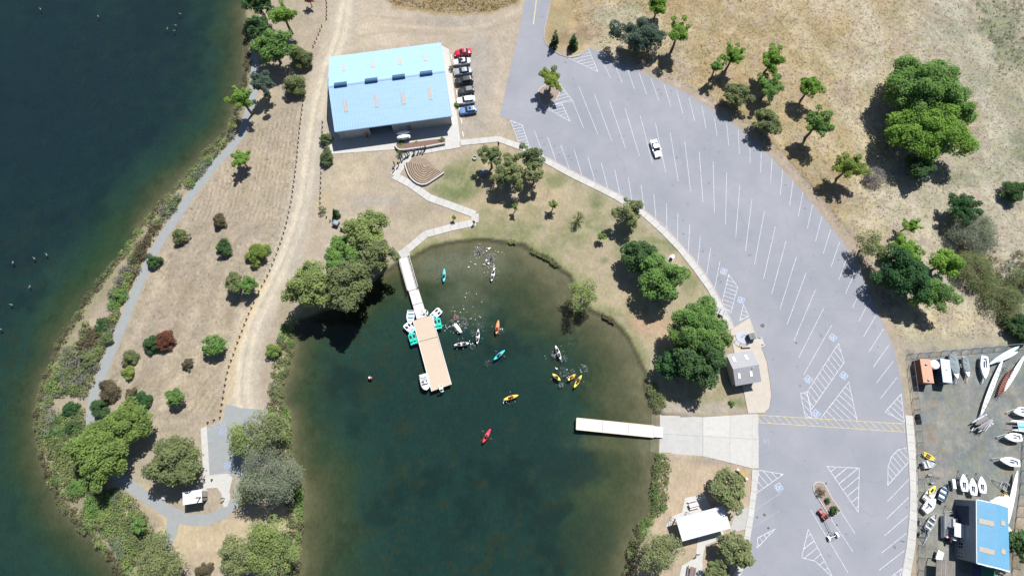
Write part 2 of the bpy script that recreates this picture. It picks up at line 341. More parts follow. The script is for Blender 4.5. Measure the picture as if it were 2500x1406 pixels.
# bare dirt: plaza, drive, yard by the boathouse
zone((.268, .226, .178), [(800, -40), (1290, -40), (1262, 90), (1225, 290), (1290, 355), (1215, 340), (1125, 350), (1085, 118), (800, 140), (770, 300)], 1.5)
mixc((.33, .285, .215), blob(900, 60, 90, 50, .8) * .6); mixc((.225, .175, .13), blob(1040, 65, 90, 14, .8) * .6)
mixc((.2, .19, .175), blob(1080, 52, 70, 10, .8) * .6); mixc((.205, .195, .185), blob(1165, 170, 40, 120, .7) * .6); mixc((.33, .28, .22), blob(900, 100, 100, 20, .8) * .5)
for tr_px, cc, hw_ in (([(835, 125), (862, 75), (920, 58), (1010, 66), (1100, 72), (1190, 62), (1275, 22)], (.33, .285, .225), .45), ([(840, 135), (880, 88), (960, 78), (1060, 84), (1160, 80), (1262, 50)], (.225, .185, .145), .35), ([(822, 140), (850, 60), (905, 38), (980, 48)], (.225, .185, .145), .35), ([(1110, 100), (1170, 90), (1235, 95)], (.235, .2, .165), .4), ([(1190, 110), (1200, 200), (1175, 300)], (.215, .195, .17), .45), ([(1215, 100), (1222, 180), (1200, 280)], (.31, .265, .215), .4), ([(1160, 290), (1200, 325), (1240, 310)], (.2, .185, .165), .4), ([(880, 560), (900, 500), (960, 470), (1040, 500)], (.22, .19, .15), .35)): ribbon(cc, tr_px, hw_, .45, .6, .5)
mixc((.195, .185, .175), blob(1145, 305, 30, 30, .7) * .5); mixc((.3, .255, .2), blob(1215, 250, 20, 120, .8) * .5)
zone((.185, .137, .07), [(905, -60), (960, 18), (1030, 30), (1100, 38), (1200, 34), (1262, 12), (1290, -60)], .8)
mixc((.245, .19, .115), sm(nz2, .5, .7) * sm(sdf(X, Y, PP([(905, -60), (960, 18), (1100, 38), (1200, 34), (1262, 12), (1290, -60)])), -.5, .5) * .7)
DRIVE = [(850, -20), (832, 85), (800, 170), (776, 260), (764, 340), (752, 420), (740, 500), (720, 570), (692, 640), (657, 710), (622, 780), (603, 840), (594, 900), (590, 960), (600, 1010)]
ribbon((.28, .245, .195), DRIVE, 3.9, .8); ribbon((.335, .295, .23), DRIVE, 1.9, 1.3, .85)
ribbon((.25, .22, .175), [(x + 9, y) for x, y in DRIVE], .25, .35, .5, .4)
ribbon((.25, .225, .19), [(785, 300), (765, 480), (745, 570), (715, 650)], 1.3, 1., .7)
ribbon((.34, .265, .16), [(650, 680), (605, 770), (575, 850), (560, 930), (548, 1010)], 1.0, .7, .6)
zone((.262, .222, .17), [(800, 375), (960, 362), (952, 435), (1050, 495), (1160, 535), (1160, 545), (1040, 570), (975, 612), (960, 640), (840, 640), (735, 640), (760, 520), (785, 440)], 1.2)
mixc((.33, .275, .19), blob(860, 430, 40, 50, .8) * .6); mixc((.195, .185, .18), blob(925, 492, 50, 14, .8) * .7); mixc((.19, .155, .115), blob(1030, 520, 70, 28, .8) * .55); mixc((.31, .25, .155), blob(1125, 532, 45, 12, .7) * .6)
mixc((.30, .235, .14), blob(795, 495, 25, 35, .8) * .5)
# cove lawn
LAWN = [(975, 640), (1000, 605), (1045, 575), (1168, 552), (1160, 515), (1040, 470), (1090, 425), (1165, 355), (1215, 348), (1330, 402), (1500, 490), (1620, 585), (1715, 700), (1778, 800), (1795, 960), (1740, 1000), (1600, 1010), (1540, 830), (1400, 700), (1260, 590), (1100, 590)]
zone((.23, .197, .13), LAWN, 1.0)
lm = sm(sdf(X, Y, PP(LAWN)), -1, 1)
mixc((.275, .215, .14), lm * sm(nz1, .48, .68) * .8); mixc((.15, .15, .082), lm * sm(fbm(X, Y, 7, 91), .52, .7) * .7)
for px, py, r, ry, a in ((1125, 440, 48, 38, .95), (1110, 470, 50, 25, .7), (1370, 435, 45, 18, .75), (1350, 450, 30, 12, .5), (1455, 490, 22, 24, .95), (1640, 600, 28, 18, .8), (1690, 680, 25, 40, .7), (1474, 637, 10, 10, .9), (1240, 560, 90, 22, .55), (1420, 560, 60, 30, .5), (1350, 590, 60, 25, .55), (1800, 985, 20, 14, .9), (1600, 610, 22, 30, .6), (1490, 770, 60, 20, .5)): mixc((.098, .118, .048), blob(px, py, r, ry, .7) * a)
for px, py, r, ry in ((1590, 790, 45, 25), (1780, 812, 15, 22), (1700, 665, 20, 14)): mixc((.27, .175, .115), blob(px, py, r, ry, .7) * .85)
mixc((.27, .21, .145), blob(1640, 640, 25, 22, .7) * .8)
# west shore, bank soil, peninsula sand, ramp verge, pavilion ground
shoreL = sm(DW, -5.5, -2.0) * (DL > DC); mixc((.155, .14, .085), shoreL * .8)
shoreC = sm(DW, -3.6, -.8) * (DC > DL); mixc((.135, .142, .066), shoreC * (.45 + .5 * sm(nz2, .35, .6))); mixc((.055, .05, .032), (1 - sm(np.abs(DW + .1), .2, .6)) * (DC > DL) * (~RM) * .85)  # the undercut bank's thin dark line is put into the cove edge colour
zone((.31, .25, .165), [(330, 1215), (420, 1265), (520, 1280), (700, 1235), (715, 1310), (640, 1330), (520, 1390), (420, 1370), (385, 1330), (420, 1270)], 1.5, .9)
ribbon((.33, .26, .155), [(350, 1190), (395, 1230), (410, 1270), (392, 1330), (375, 1370)], .9, .8, .8)
zone((.285, .225, .16), [(1612, 1112), (1716, 1118), (1838, 1146), (1845, 1250), (1800, 1460), (1540, 1460), (1600, 1265), (1600, 1180)], 1.0)
zone((.225, .195, .165), [(1615, 1010), (1622, 985), (1790, 985), (1822, 1004), (1716, 1014)], .7); ribbon((.29, .25, .205), [(1630, 985), (1660, 1000), (1720, 1006)], .35, .4, .8, .4)
mixc((.2, .175, .15), blob(1740, 1125, 70, 8, .6) * .7)
# boat yard gravel
YARD = [(2196, 838), (2440, 820), (2700, 800), (2700, 1230), (2492, 1220), (2470, 1290), (2466, 1460), (2243, 1460), (2243, 1200), (2235, 1000), (2212, 870)]
zone((.125, .139, .14), YARD, .5, 1, .8)
ym = sm(sdf(X, Y, PP(YARD)), -.3, .3); mixc((.105, .118, .117), ym * sm(nz1, .42, .6) * .7); mixc((.158, .16, .142), ym * sm(nz3, .5, .65) * .6); mixc((.14, .115, .09), ym * sm(fbm(X, Y, 5, 191), .66, .78) * .7)
zone((.225, .2, .15), [(2196, 838), (2440, 820), (2500, 818), (2500, 838), (2214, 856), (2240, 1000), (2226, 1010), (2212, 1012)], .5)
mixc((.36, .29, .17), blob(2310, 780, 120, 40, .8) * .6); mixc((.07, .06, .045), blob(2480, 1340, 25, 60, .5) * .6)
h1, h2 = fbm(X, Y, 2.6, 511), fbm(X, Y, 3.4, 521); fieldm = np.maximum(fm, .55 * (1 - fm)) * (DW < -1); road_ = 1 - sm(4.5 - dist_line(X, Y, PP(DRIVE)), 0, 1.5) * .8
mixc((.205, .195, .112), fieldm * road_ * sm(h1, .52, .70) * .5); mixc((.235, .185, .155), fieldm * road_ * sm(h2, .54, .72) * .5); mixc((.33, .285, .20), fieldm * road_ * sm(1 - h1, .55, .72) * .45)
# under water
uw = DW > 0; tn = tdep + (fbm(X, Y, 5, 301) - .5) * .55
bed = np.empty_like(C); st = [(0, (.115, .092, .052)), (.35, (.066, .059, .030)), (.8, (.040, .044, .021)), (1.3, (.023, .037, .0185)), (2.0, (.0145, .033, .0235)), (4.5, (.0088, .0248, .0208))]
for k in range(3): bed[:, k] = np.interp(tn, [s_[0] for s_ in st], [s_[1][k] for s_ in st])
def bmix(c, wt):
    global bed
    bed = bed * (1 - wt[:, None]) + np.array(c)[None] * wt[:, None]
weed = sm(fbm(X, Y, 2.0, 401), .55, .68) * sm(fbm(X, Y, 16, 405), .42, .6); bmix((.019, .026, .014), weed * sm(tdep, .5, 1.2) * .7); bmix((.023, .027, .014), sm(fbm(X, Y, 1.1, 431), .58, .74) * sm(fbm(X, Y, 11, 435), .40, .58) * sm(tdep, .8, 1.6) * .55 * (DC > DL)); bmix((.004, .012, .012), sm(fbm(X, Y, 9, 441), .55, .75) * sm(tdep, 1.5, 2.5) * .5)
for px, py, r, ry, a in ((250, 640, 60, 110, .5), (330, 610, 90, 40, .4), (180, 760, 60, 70, .35)): bmix((.014, .036, .014), blob(px, py, r, ry, .8) * a)
bmix((.155, .14, .1), blob(1120, 640, 110, 40, .8) * .5 * sm(tdep, 0, .3)); bmix((.085, .08, .05), blob(1140, 720, 60, 50, .8) * .7)
bmix((.075, .07, .035), blob(1520, 1082, 110, 22, .5) * .7); bmix((.13, .105, .065), blob(1590, 1080, 30, 24, .6) * .8); bmix((.05, .055, .025), blob(1470, 1240, 60, 90, .7) * .6)
bmix((.009, .02, .019), blob(1400, 1140, 80, 45, .45) * .75); bmix((.012, .022, .017), blob(1440, 1310, 60, 70, .7) * .5)
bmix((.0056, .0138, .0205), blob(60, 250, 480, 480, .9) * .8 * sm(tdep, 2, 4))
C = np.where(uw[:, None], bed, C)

ny, nx = sh; idx = np.arange(nx * ny).reshape(ny, nx)
F = np.stack([idx[:-1, :-1].ravel(), idx[:-1, 1:].ravel(), idx[1:, 1:].ravel(), idx[1:, :-1].ravel()], 1)
M_gr, t, b = new_mat('dry ground'); N = t.nodes; L = t.links; b.inputs['Roughness'].default_value = .95; b.inputs['Specular IOR Level'].default_value = .1
at = N.new('ShaderNodeAttribute'); at.attribute_name = 'soil'; tc = N.new('ShaderNodeTexCoord')
def noi(sc, det, strx=None, rough=.6):
    n = N.new('ShaderNodeTexNoise'); n.inputs['Scale'].default_value = sc; n.inputs['Detail'].default_value = det; n.inputs['Roughness'].default_value = rough
    if strx:
        mp = N.new('ShaderNodeMapping'); mp.inputs['Scale'].default_value = strx; mp.inputs['Rotation'].default_value = (0, 0, .5); L.new(tc.outputs['Object'], mp.inputs[0]); L.new(mp.outputs[0], n.inputs['Vector'])
    else: L.new(tc.outputs['Object'], n.inputs['Vector'])
    return n.outputs['Fac']
def rng(v, a, b_, c, d):
    m = N.new('ShaderNodeMapRange'); m.inputs[1].default_value = a; m.inputs[2].default_value = b_; m.inputs[3].default_value = c; m.inputs[4].default_value = d; L.new(v, m.inputs[0]); return m.outputs[0]
def mul(a, b_):
    m = N.new('ShaderNodeMath'); m.operation = 'MULTIPLY'; L.new(a, m.inputs[0]); L.new(b_, m.inputs[1]); return m.outputs[0]
f1 = noi(1.6, 9, None, .72); f2 = noi(2.4, 5, (1.0, .35, 1.0)); f3 = noi(.35, 5)
rw = N.new('ShaderNodeAttribute'); rw.attribute_name = 'row'; mo = N.new('ShaderNodeAttribute'); mo.attribute_name = 'mown'; tk = N.new('ShaderNodeAttribute'); tk.attribute_name = 'track'
f5 = noi(.5, 4); 
def mad(a, b_, c):
    m = N.new('ShaderNodeMath'); m.operation = 'MULTIPLY_ADD'
    for i, q in enumerate((a, b_, c)):
        if isinstance(q, (int, float)): m.inputs[i].default_value = q
        else: L.new(q, m.inputs[i])
    return m.outputs[0]
ph = mad(rw.outputs['Fac'], 6.0, mad(f5, 9.0, 0.0)); sn_ = N.new('ShaderNodeMath'); sn_.operation = 'SINE'; L.new(ph, sn_.inputs[0])
rowv = mad(mul(sn_.outputs[0], mul(mo.outputs['Fac'], rng(f5, .36, .6, 0, 1))), .14, 1.0)
tv = mad(tk.outputs['Fac'], .14, 1.0)
v = mul(mul(rng(f1, .3, .7, .86, 1.14), rng(f2, .32, .68, .90, 1.10)), rng(f3, .3, .7, .9, 1.1)); v = mul(mul(v, rowv), tv)
vm = N.new('ShaderNodeVectorMath'); vm.operation = 'SCALE'; L.new(at.outputs['Color'], vm.inputs[0]); L.new(v, vm.inputs['Scale']); L.new(vm.outputs[0], b.inputs['Base Color'])
bp = N.new('ShaderNodeBump'); bp.inputs['Strength'].default_value = .55; bp.inputs['Distance'].default_value = .07; L.new(f1, bp.inputs['Height']); L.new(bp.outputs[0], b.inputs['Normal'])
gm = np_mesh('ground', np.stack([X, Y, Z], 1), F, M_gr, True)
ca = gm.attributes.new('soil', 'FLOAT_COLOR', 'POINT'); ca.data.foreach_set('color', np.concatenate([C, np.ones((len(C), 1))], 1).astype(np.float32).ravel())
dr = dist_line(X, Y, PP(DRIVE)); row = np.where(Y > 55, dr, dist_line(X, Y, PP(TRAIL)) * .6 + dr * .4)
mown = sm(sdf(X, Y, PP([(600, 330), (735, 240), (715, 450), (680, 600), (620, 730), (560, 860), (540, 1000), (380, 1080), (250, 930), (300, 820), (350, 690), (420, 560), (520, 430)])), -1, 2)
track = sm(.55 - np.abs(dr + (nz2 - .5) * .5 - .95), -.35, .25) - .7 * sm(.5 - dr, -.2, .3)
for nm, arr in (('row', row), ('mown', mown), ('track', track)): q_ = gm.attributes.new(nm, 'FLOAT', 'POINT'); q_.data.foreach_set('value', arr.astype(np.float32))
ground = link('ground', gm, kind='structure')

# water: clear tinted surface, sky reflected by Fresnel, small wind ripples
M_w = bpy.data.materials.new('lake water'); M_w.use_nodes = True; t = M_w.node_tree; N = t.nodes; L = t.links; N.remove(N['Principled BSDF'])
tr = N.new('ShaderNodeBsdfTransparent'); tr.inputs[0].default_value = (.86, .95, .95, 1)
gl = N.new('ShaderNodeBsdfGlossy'); gl.inputs['Roughness'].default_value = .12
fr = N.new('ShaderNodeFresnel'); fr.inputs[0].default_value = 1.33; ms = N.new('ShaderNodeMixShader')
tc = N.new('ShaderNodeTexCoord'); no = N.new('ShaderNodeTexNoise'); no.inputs['Scale'].default_value = 1.1; no.inputs['Detail'].default_value = 4; L.new(tc.outputs['Object'], no.inputs['Vector'])
bp = N.new('ShaderNodeBump'); bp.inputs['Strength'].default_value = .25; bp.inputs['Distance'].default_value = .06
L.new(no.outputs['Fac'], bp.inputs['Height']); L.new(bp.outputs[0], gl.inputs['Normal']); L.new(bp.outputs[0], fr.inputs['Normal'])
L.new(fr.outputs[0], ms.inputs[0]); L.new(tr.outputs[0], ms.inputs[1]); L.new(gl.outputs[0], ms.inputs[2]); L.new(ms.outputs[0], N['Material Output'].inputs[0])
struct('lake_water', MB().sheet([(-1500, -1500), (40, -1500), (52, -40), (52, 70), (-20, 75), (-20, 1500), (-1500, 1500)], WZ), M_w)

# ================================================================ paved surfaces
ISL = [(1328, 95), (1330, 70), (1338, 40), (1345, 0)]
LOT = [(1282, -60), (1282, 0), (1265, 90), (1250, 150), (1232, 230), (1220, 285), (1246, 294), (1267, 345), (1290, 358), (1334, 383), (1385, 411), (1436, 437), (1513, 475), (1574, 514), (1615, 545), (1654, 586), (1692, 629), (1725, 673), (1746, 708), (1769, 749), (1793, 798), (1829, 775), (1847, 820), (1864, 859), (1873, 884), (1880, 930), (1884, 965), (1879, 998), (1864, 1010), (1850, 1012), (1852, 1142), (1848, 1200), (1838, 1262), (1830, 1310), (1822, 1370), (1800, 1406), (1780, 1470), (2200, 1470), (2205, 1406), (2215, 1330), (2222, 1250), (2222, 1150), (2212, 1060)] + EDGE_R[::-1] + [(1428, 128), (1412, 137), (1390, 141), (1365, 133), (1345, 118), (1333, 108)] + ISL + [(1350, -60)]
LOTW = PP(LOT)
lot = struct('parking_lot', MB().prism(LOTW, -.4, .02), M_asph)
WLOT = PP([(505, 1046), (545, 1026), (552, 985), (590, 996), (650, 1000), (655, 1060), (645, 1130), (600, 1165), (556, 1160), (512, 1160)])
wlot = struct('small_parking_lot', MB().prism(WLOT, -.4, .02), M_trail)
def band(px, half): p = PP(px); return offset(p, half) + offset(p, -half)[::-1]
struct('trail', MB().prism(band(TRAIL, 1.05), -.3, .012), M_trail)
struct('trail_branch', MB().prism(PP([(410, 1262), (440, 1265), (432, 1300), (412, 1350), (392, 1410), (378, 1410), (395, 1340)]), -.3, .016), M_trail)
struct('concrete_plaza', MB().prism(PP([(490, 1046), (505, 1040), (512, 1160), (556, 1155), (568, 1165), (560, 1200), (563, 1215), (555, 1236), (546, 1238), (541, 1205), (530, 1190), (505, 1192), (500, 1225), (450, 1225), (450, 1205), (480, 1188), (497, 1165)]), -.3, .05), M_conc)

def slabs(name, px, width, step=1.9, top=.11, m=None, gap=.035):
    root = link(name, None, None, (0, 0, 0), kind='structure'); m = m or M_conc
    p = [Vector(q) for q in PP(px)]; pts = []
    for i in range(len(p) - 1):
        n = max(1, round((p[i + 1] - p[i]).length / step))
        pts += [p[i].lerp(p[i + 1], k / n) for k in range(n)]
    pts.append(p[-1]); pts = [tuple(q) for q in pts]; wd = width if isinstance(width, (int, float)) else width
    l_, r_ = offset(pts, wd / 2), offset(pts, -wd / 2)
    for i in range(len(pts) - 1):
        q = [Vector(l_[i]), Vector(l_[i + 1]), Vector(r_[i + 1]), Vector(r_[i])]; g = gap / 2 / max(.3, (q[1] - q[0]).length)
        a, b2, c, d = q[0].lerp(q[1], g), q[1].lerp(q[0], g), q[2].lerp(q[3], g), q[3].lerp(q[2], g)
        zt = top + random.uniform(-.006, .006)
        MB().prism([a, b2, c, d], -.3, zt).build('slab', m, root)
    return root
slabs('sidewalk', [(1124, 349), (1150, 347), (1216, 340), (1290, 366), (1334, 393), (1398, 428), (1470, 463), (1505, 481), (1577, 526), (1622, 567), (1660, 606), (1699, 655), (1735, 705), (1761, 752), (1786, 803)], 1.55)
slabs('lakeside_path', [(1122, 352), (1070, 361), (1036, 367), (1004, 374), (985, 398), (962, 430)], 2.0)
slabs('lakeside_path', [(962, 429), (1000, 449), (1048, 483), (1100, 502), (1160, 524)], 1.75, 1.7, .105)
slabs('lakeside_path', [(1160, 522), (1159, 544)], 1.7, 1.6, .12)
slabs('lakeside_path', [(1161, 543), (1100, 556), (1040, 572), (1010, 597), (984, 619)], 1.7, 1.7, .10)
slabs('sidewalk', [(2219, 1014), (2222, 1060), (2227, 1120), (2231, 1200), (2229, 1270), (2222, 1340), (2210, 1410), (2196, 1470)], 1.6, 1.9)
slabs('sidewalk', [(1843, 1146), (1840, 1200), (1832, 1262), (1824, 1310), (1815, 1370), (1795, 1410)], 1.15)
struct('boathouse_apron', MB().prism(PP([(1078, 112), (1096, 121), (1124, 346), (1118, 352), (985, 364), (821, 376), (806, 376), (800, 240)]), -.3, .07), M_conc)
struct('restroom_apron', MB().prism(PP([(1783, 806), (1793, 799), (1829, 776), (1846, 820), (1862, 860), (1871, 884), (1878, 930), (1882, 965), (1877, 996), (1864, 1008), (1826, 1009), (1816, 958), (1790, 850)]), -.3, .115), mat('cream concrete', (.36, .32, .275), .85, .09, .8, .004))
struct('picnic_pad', MB().prism(PP([(1705, 1300), (1760, 1290), (1772, 1310), (1722, 1330), (1715, 1360), (1715, 1420), (1655, 1420), (1665, 1380), (1698, 1360)]), -.3, .04), M_conc)
struct('picnic_pad', MB().prism(PP([(1672, 1215), (1720, 1205), (1735, 1238), (1640, 1275), (1632, 1290), (1625, 1285), (1640, 1260), (1665, 1250)]), -.3, .045), M_conc)
struct('gravel_path', MB().prism(PP([(1795, 1250), (1838, 1230), (1828, 1290), (1780, 1300)]), -.3, .035), M_concd)
# boat ramp: cast slabs running down into the water
ramp = link('boat_ramp', None, None, (0, 0, 0), kind='structure')
def ramp_slab(px, m):
    q = PP(px); zs = [float(ramp_z(a[0])) for a in q]; n = len(q); cx = sum(a[0] for a in q) / n; cy = sum(a[1] for a in q) / n
    q = [(a[0] + (cx - a[0]) * .006, a[1] + (cy - a[1]) * .006) for a in q]; s_ = 1 if sum(q[i][0] * q[(i + 1) % n][1] - q[(i + 1) % n][0] * q[i][1] for i in range(n)) > 0 else -1
    if s_ < 0: q = q[::-1]; zs = zs[::-1]
    mb = MB(); mb.add([(a[0], a[1], z - .25) for a, z in zip(q, zs)] + [(a[0], a[1], z) for a, z in zip(q, zs)], [tuple(range(n))[::-1], tuple(range(n, 2 * n))] + [(i, (i + 1) % n, n + (i + 1) % n, n + i) for i in range(n)]); mb.build('slab', m, ramp)
for a in ([(1716, 1018), (1716, 1064), (1612, 1058), (1612, 1012)], [(1716, 1064), (1716, 1113), (1610, 1106), (1612, 1058)]): ramp_slab(a, M_concd)
mud = mat('submerged ramp concrete', (.15, .122, .08), .9, .25, .6)
for a in ([(1612, 1012), (1612, 1058), (1590, 1057), (1592, 1010)], [(1612, 1058), (1610, 1106), (1588, 1103), (1590, 1057)]): ramp_slab(a, mud)
for a in ([(1716, 1018), (1716, 1064), (1782, 1068), (1782, 1014)], [(1716, 1064), (1716, 1113), (1782, 1129), (1782, 1068)], [(1782, 1014), (1782, 1068), (1836, 1072), (1836, 1010)], [(1782, 1068), (1782, 1129), (1836, 1143), (1836, 1072)], [(1836, 1010), (1836, 1072), (1852, 1073), (1850, 1010)], [(1836, 1072), (1836, 1143), (1852, 1143), (1852, 1073)]): ramp_slab(a, M_conc)
# kerbs
kb = MB()
kb.sweep(PP([(1343, 8), (1337, 42), (1329, 72), (1328, 94), (1333, 109), (1345, 119), (1365, 134), (1390, 142), (1412, 138), (1428, 128), (1437, 117)]), .16, -.2, .15)
struct('kerb', kb, M_kerb)
kb = MB(); kb.sweep(PP([(2210, 1015), (2214, 1060), (2219, 1120), (2223, 1200), (2221, 1270), (2214, 1340), (2202, 1408)]), .18, -.2, .15); struct('kerb', kb, M_conc)
kb = MB(); kb.sweep(PP([(1334, 384), (1385, 412), (1436, 438), (1513, 476), (1574, 515), (1615, 547), (1654, 588), (1692, 631), (1725, 675), (1746, 710), (1769, 751), (1793, 800)]), .3, -.2, .125); struct('kerb', kb, mat('pinkish kerb', (.31, .265, .255), .85, .12, 1)); 
def island(px, m, soil):
    p = PP(px); rt = link('traffic_island', None, None, (0, 0, 0), kind='structure')
    MB().prism(offset(p, -.12 if sdf(np.array([p[0][0]]), np.array([p[0][1]]), offset(p, -.3, True))[0] < 0 else .12, True), -.2, .12).build('soil_bed', soil, rt)
    MB().sweep(p, .2, -.2, .16, True).build('kerb', m, rt)
SOIL = mat('island bark mulch', (.22, .175, .145), .95, .3, 3, .03)
island([(1985, 1185), (1990, 1178), (2000, 1176), (2010, 1179), (2016, 1188), (2030, 1215), (2053, 1247), (2028, 1264), (2010, 1236), (1993, 1208), (1986, 1196)], M_conc, SOIL)
island([(1313, 225), (1320, 215), (1334, 208), (1350, 206), (1366, 206), (1372, 214), (1365, 230), (1357, 246), (1345, 256), (1328, 261), (1318, 250)], M_conc, SOIL)

# ---------------------------------------------------------------- painted markings: each line, hatched zone and symbol a part of the car park
def line(px0, px1, m=M_white, wd=.095, z=.026, par=None):
    a, b_ = P(*px0), P(*px1); MB().strip(a, b_, wd, z).build('stall_line', m, par or lot)
ROWA = [((1459, 123), (1490, 191)), ((1496, 146), (1519, 203)), ((1530, 164), (1549, 218)), ((1560, 178), (1579, 232)), ((1590, 193), (1608, 246)), ((1621, 206), (1638, 262)), ((1652, 222), (1667, 278)), ((1682, 239), (1696, 296)), ((1713, 258), (1724, 315)), ((1744, 289), (1751, 334)), ((1774, 302), (1779, 355)), ((1802, 317), (1805, 376)), ((1831, 345), (1831, 398)), ((1859, 362), (1857, 422)), ((1885, 388), (1881, 447)), ((1911, 414), (1905, 475)), ((1936, 441), (1928, 501)), ((1960, 470), (1949, 528)), ((1984, 499), (1971, 558)), ((2007, 528), (1991, 589)), ((2028, 560), (2010, 619)), ((2050, 591), (2029, 651)), ((2068, 630), (2048, 683)), ((2085, 669), (2064, 717)), ((2108, 694), (2081, 751)), ((2124, 732), (2096, 785)), ((2142, 764), (2108, 822)), ((2157, 803), (2121, 859)), ((2170, 842), (2132, 896)), ((2181, 881), (2140, 934)), ((2190, 921), (2149, 973))]
ROWB = [((1413, 212), (1460, 329)), ((1451, 230), (1494, 346)), ((1488, 247), (1527, 362)), ((1526, 265), (1561, 381)), ((1563, 283), (1593, 399)), ((1600, 302), (1625, 420)), ((1636, 323), (1656, 443)), ((1672, 346), (1686, 468)), ((1707, 370), (1716, 494)), ((1741, 396), (1744, 520)), ((1774, 423), (1771, 549)), ((1806, 453), (1796, 580)), ((1836, 485), (1820, 613)), ((1866, 517), (1842, 646)), ((1893, 553), (1864, 681)), ((1919, 589), (1884, 717)), ((1944, 628), (1904, 755)), ((1968, 666), (1921, 793)), ((1991, 707), (1938, 832)), ((2012, 750), (1950, 873)), ((2031, 793), (1962, 914)), ((1398, 247), (1425, 314))]
ROWC = [((1305, 320), (1328, 383)), ((1337, 335), (1359, 399)), ((1369, 355), (1390, 413)), ((1402, 367), (1421, 430)), ((1435, 383), (1453, 444)), ((1468, 398), (1484, 461)), ((1501, 415), (1514, 478)), ((1534, 433), (1543, 493)), ((1565, 452), (1573, 512)), ((1596, 474), (1602, 541)), ((1627, 497), (1628, 566)), ((1655, 521), (1654, 590)), ((1684, 548), (1680, 617)), ((1710, 576), (1703, 646)), ((1735, 605), (1725, 671)), ((1758, 637), (1744, 707))]
ROWD = [((2220, 1168), (2166, 1224)), ((2219, 1213), (2164, 1266)), ((2217, 1257), (2159, 1307)), ((2212, 1301), (2152, 1349)), ((2208, 1343), (2146, 1391)), ((1979, 1244), (2070, 1397)), ((2028, 1265), (2082, 1345)), ((2053, 1248), (2087, 1302))]
for a in ROWA + ROWB + ROWC + ROWD: line(*a)
for a in (((1908, 1201), (1842, 1245)), ((1903, 1246), (1833, 1289))): line(*a, m=M_faint)
def hatch(px, bars, n_gap, m=M_white, wd=.11, par=None, outline=True, name='hatched_zone', skip=()):
    q = PP(px); mb = MB(); n = len(q)
    if outline:
        for i in range(n):
            if i not in skip: mb.strip(q[i], q[(i + 1) % n], wd, .026 + .0004 * i)
    a, b_ = P(*bars[0]), P(*bars[1]); d = Vector((b_[0] - a[0], b_[1] - a[1])).normalized(); nn = Vector((-d.y, d.x))
    ss = [nn.dot(Vector(p)) for p in q]; s_ = min(ss) + n_gap * .6; 
    while s_ < max(ss):
        xs = []
        for i in range(n):
            s0, s1 = ss[i], ss[(i + 1) % n]
            if (s0 > s_) != (s1 > s_):
                k = (s_ - s0) / (s1 - s0); xs.append(d.dot(Vector(q[i]).lerp(Vector(q[(i + 1) % n]), k)))
        xs.sort()
        for i in range(0, len(xs) - 1, 2): mb.strip(d * xs[i] + nn * s_, d * xs[i + 1] + nn * s_, wd, .031)
        s_ += n_gap
    return mb.build(name, m, par or lot)
hatch([(1380, 139), (1435, 116), (1460, 176)], ((1400, 148), (1447, 137)), .95, skip=(0,))
hatch([(1366, 206), (1398, 247), (1343, 257), (1357, 246)], ((1360, 235), (1398, 224)), .95, skip=(2, 3))
hatch([(1328, 261), (1372, 254), (1392, 297)], ((1350, 270), (1378, 263)), .9)
hatch([(1246, 294), (1275, 306), (1292, 358), (1267, 350)], ((1252, 312), (1282, 305)), .85)
hatch([(1779, 670), (1801, 701), (1784, 765), (1762, 741)], ((1770, 706), (1796, 715)), .95)
hatch([(1815, 743), (1828, 772), (1806, 782)], ((1810, 760), (1822, 764)), .9)
hatch([(2047, 838), (2061, 884), (1981, 999), (1970, 957)], ((2037, 855), (2060, 884)), 1.15)
hatch([(1954, 960), (1970, 957), (1982, 1019), (1966, 1017)], ((1955, 966), (1977, 988)), 1.0)
hatch([(2072, 932), (2092, 1026), (2005, 1019)], ((2050, 965), (2088, 1000)), 1.15, skip=(1,))
hatch([(2200, 961), (2208, 1030), (2161, 1005)], ((2180, 985), (2207, 1010)), 1.1)
hatch([(2019, 1138), (2098, 1142), (2095, 1250)], ((2040, 1166), (2072, 1140)), 1.3)
hatch([(2216, 1092), (2217, 1129), (2167, 1184), (2168, 1138), (2177, 1113), (2193, 1097)], ((2177, 1113), (2200, 1140)), 1.05)
hatch([(1852, 1147), (1912, 1157), (1846, 1204)], ((1855, 1152), (1882, 1184)), 1.15)
hatch([(1973, 1291), (2035, 1412), (2011, 1388), (1990, 1369), (1957, 1360)], ((1965, 1345), (1990, 1325)), 1.25)
hatch([(1893, 1290), (1848, 1337), (1850, 1312)], ((1862, 1309), (1872, 1325)), 1.0)
hatch([(2203, 1386), (2192, 1420), (2168, 1412)], ((2180, 1395), (2195, 1412)), 1.0)
hatch([(1851, 1013), (2207, 1034), (2209, 1054), (1851, 1031)], ((1863, 1014), (1885, 1036)), 1.05, M_yell, .12, None, True, 'crossing_hatch')
hatch([(502, 1044), (548, 1027), (549, 1038), (504, 1051)], ((520, 1036), (530, 1044)), 1.0, M_faint, .12, wlot)
for a in (((504, 1078), (520, 1074)), ((507, 1107), (520, 1103)), ((511, 1131), (524, 1127)), ((512, 1161), (563, 1149)), ((507, 1108), (524, 1119)), ((510, 1118), (522, 1130))): line(*a, m=M_faint, par=wlot, z=.0265)
mb = MB(); mb.strip(P(1316, -50), P(1302, 61), .28, .026); mb.build('centre_line', M_yell, lot)
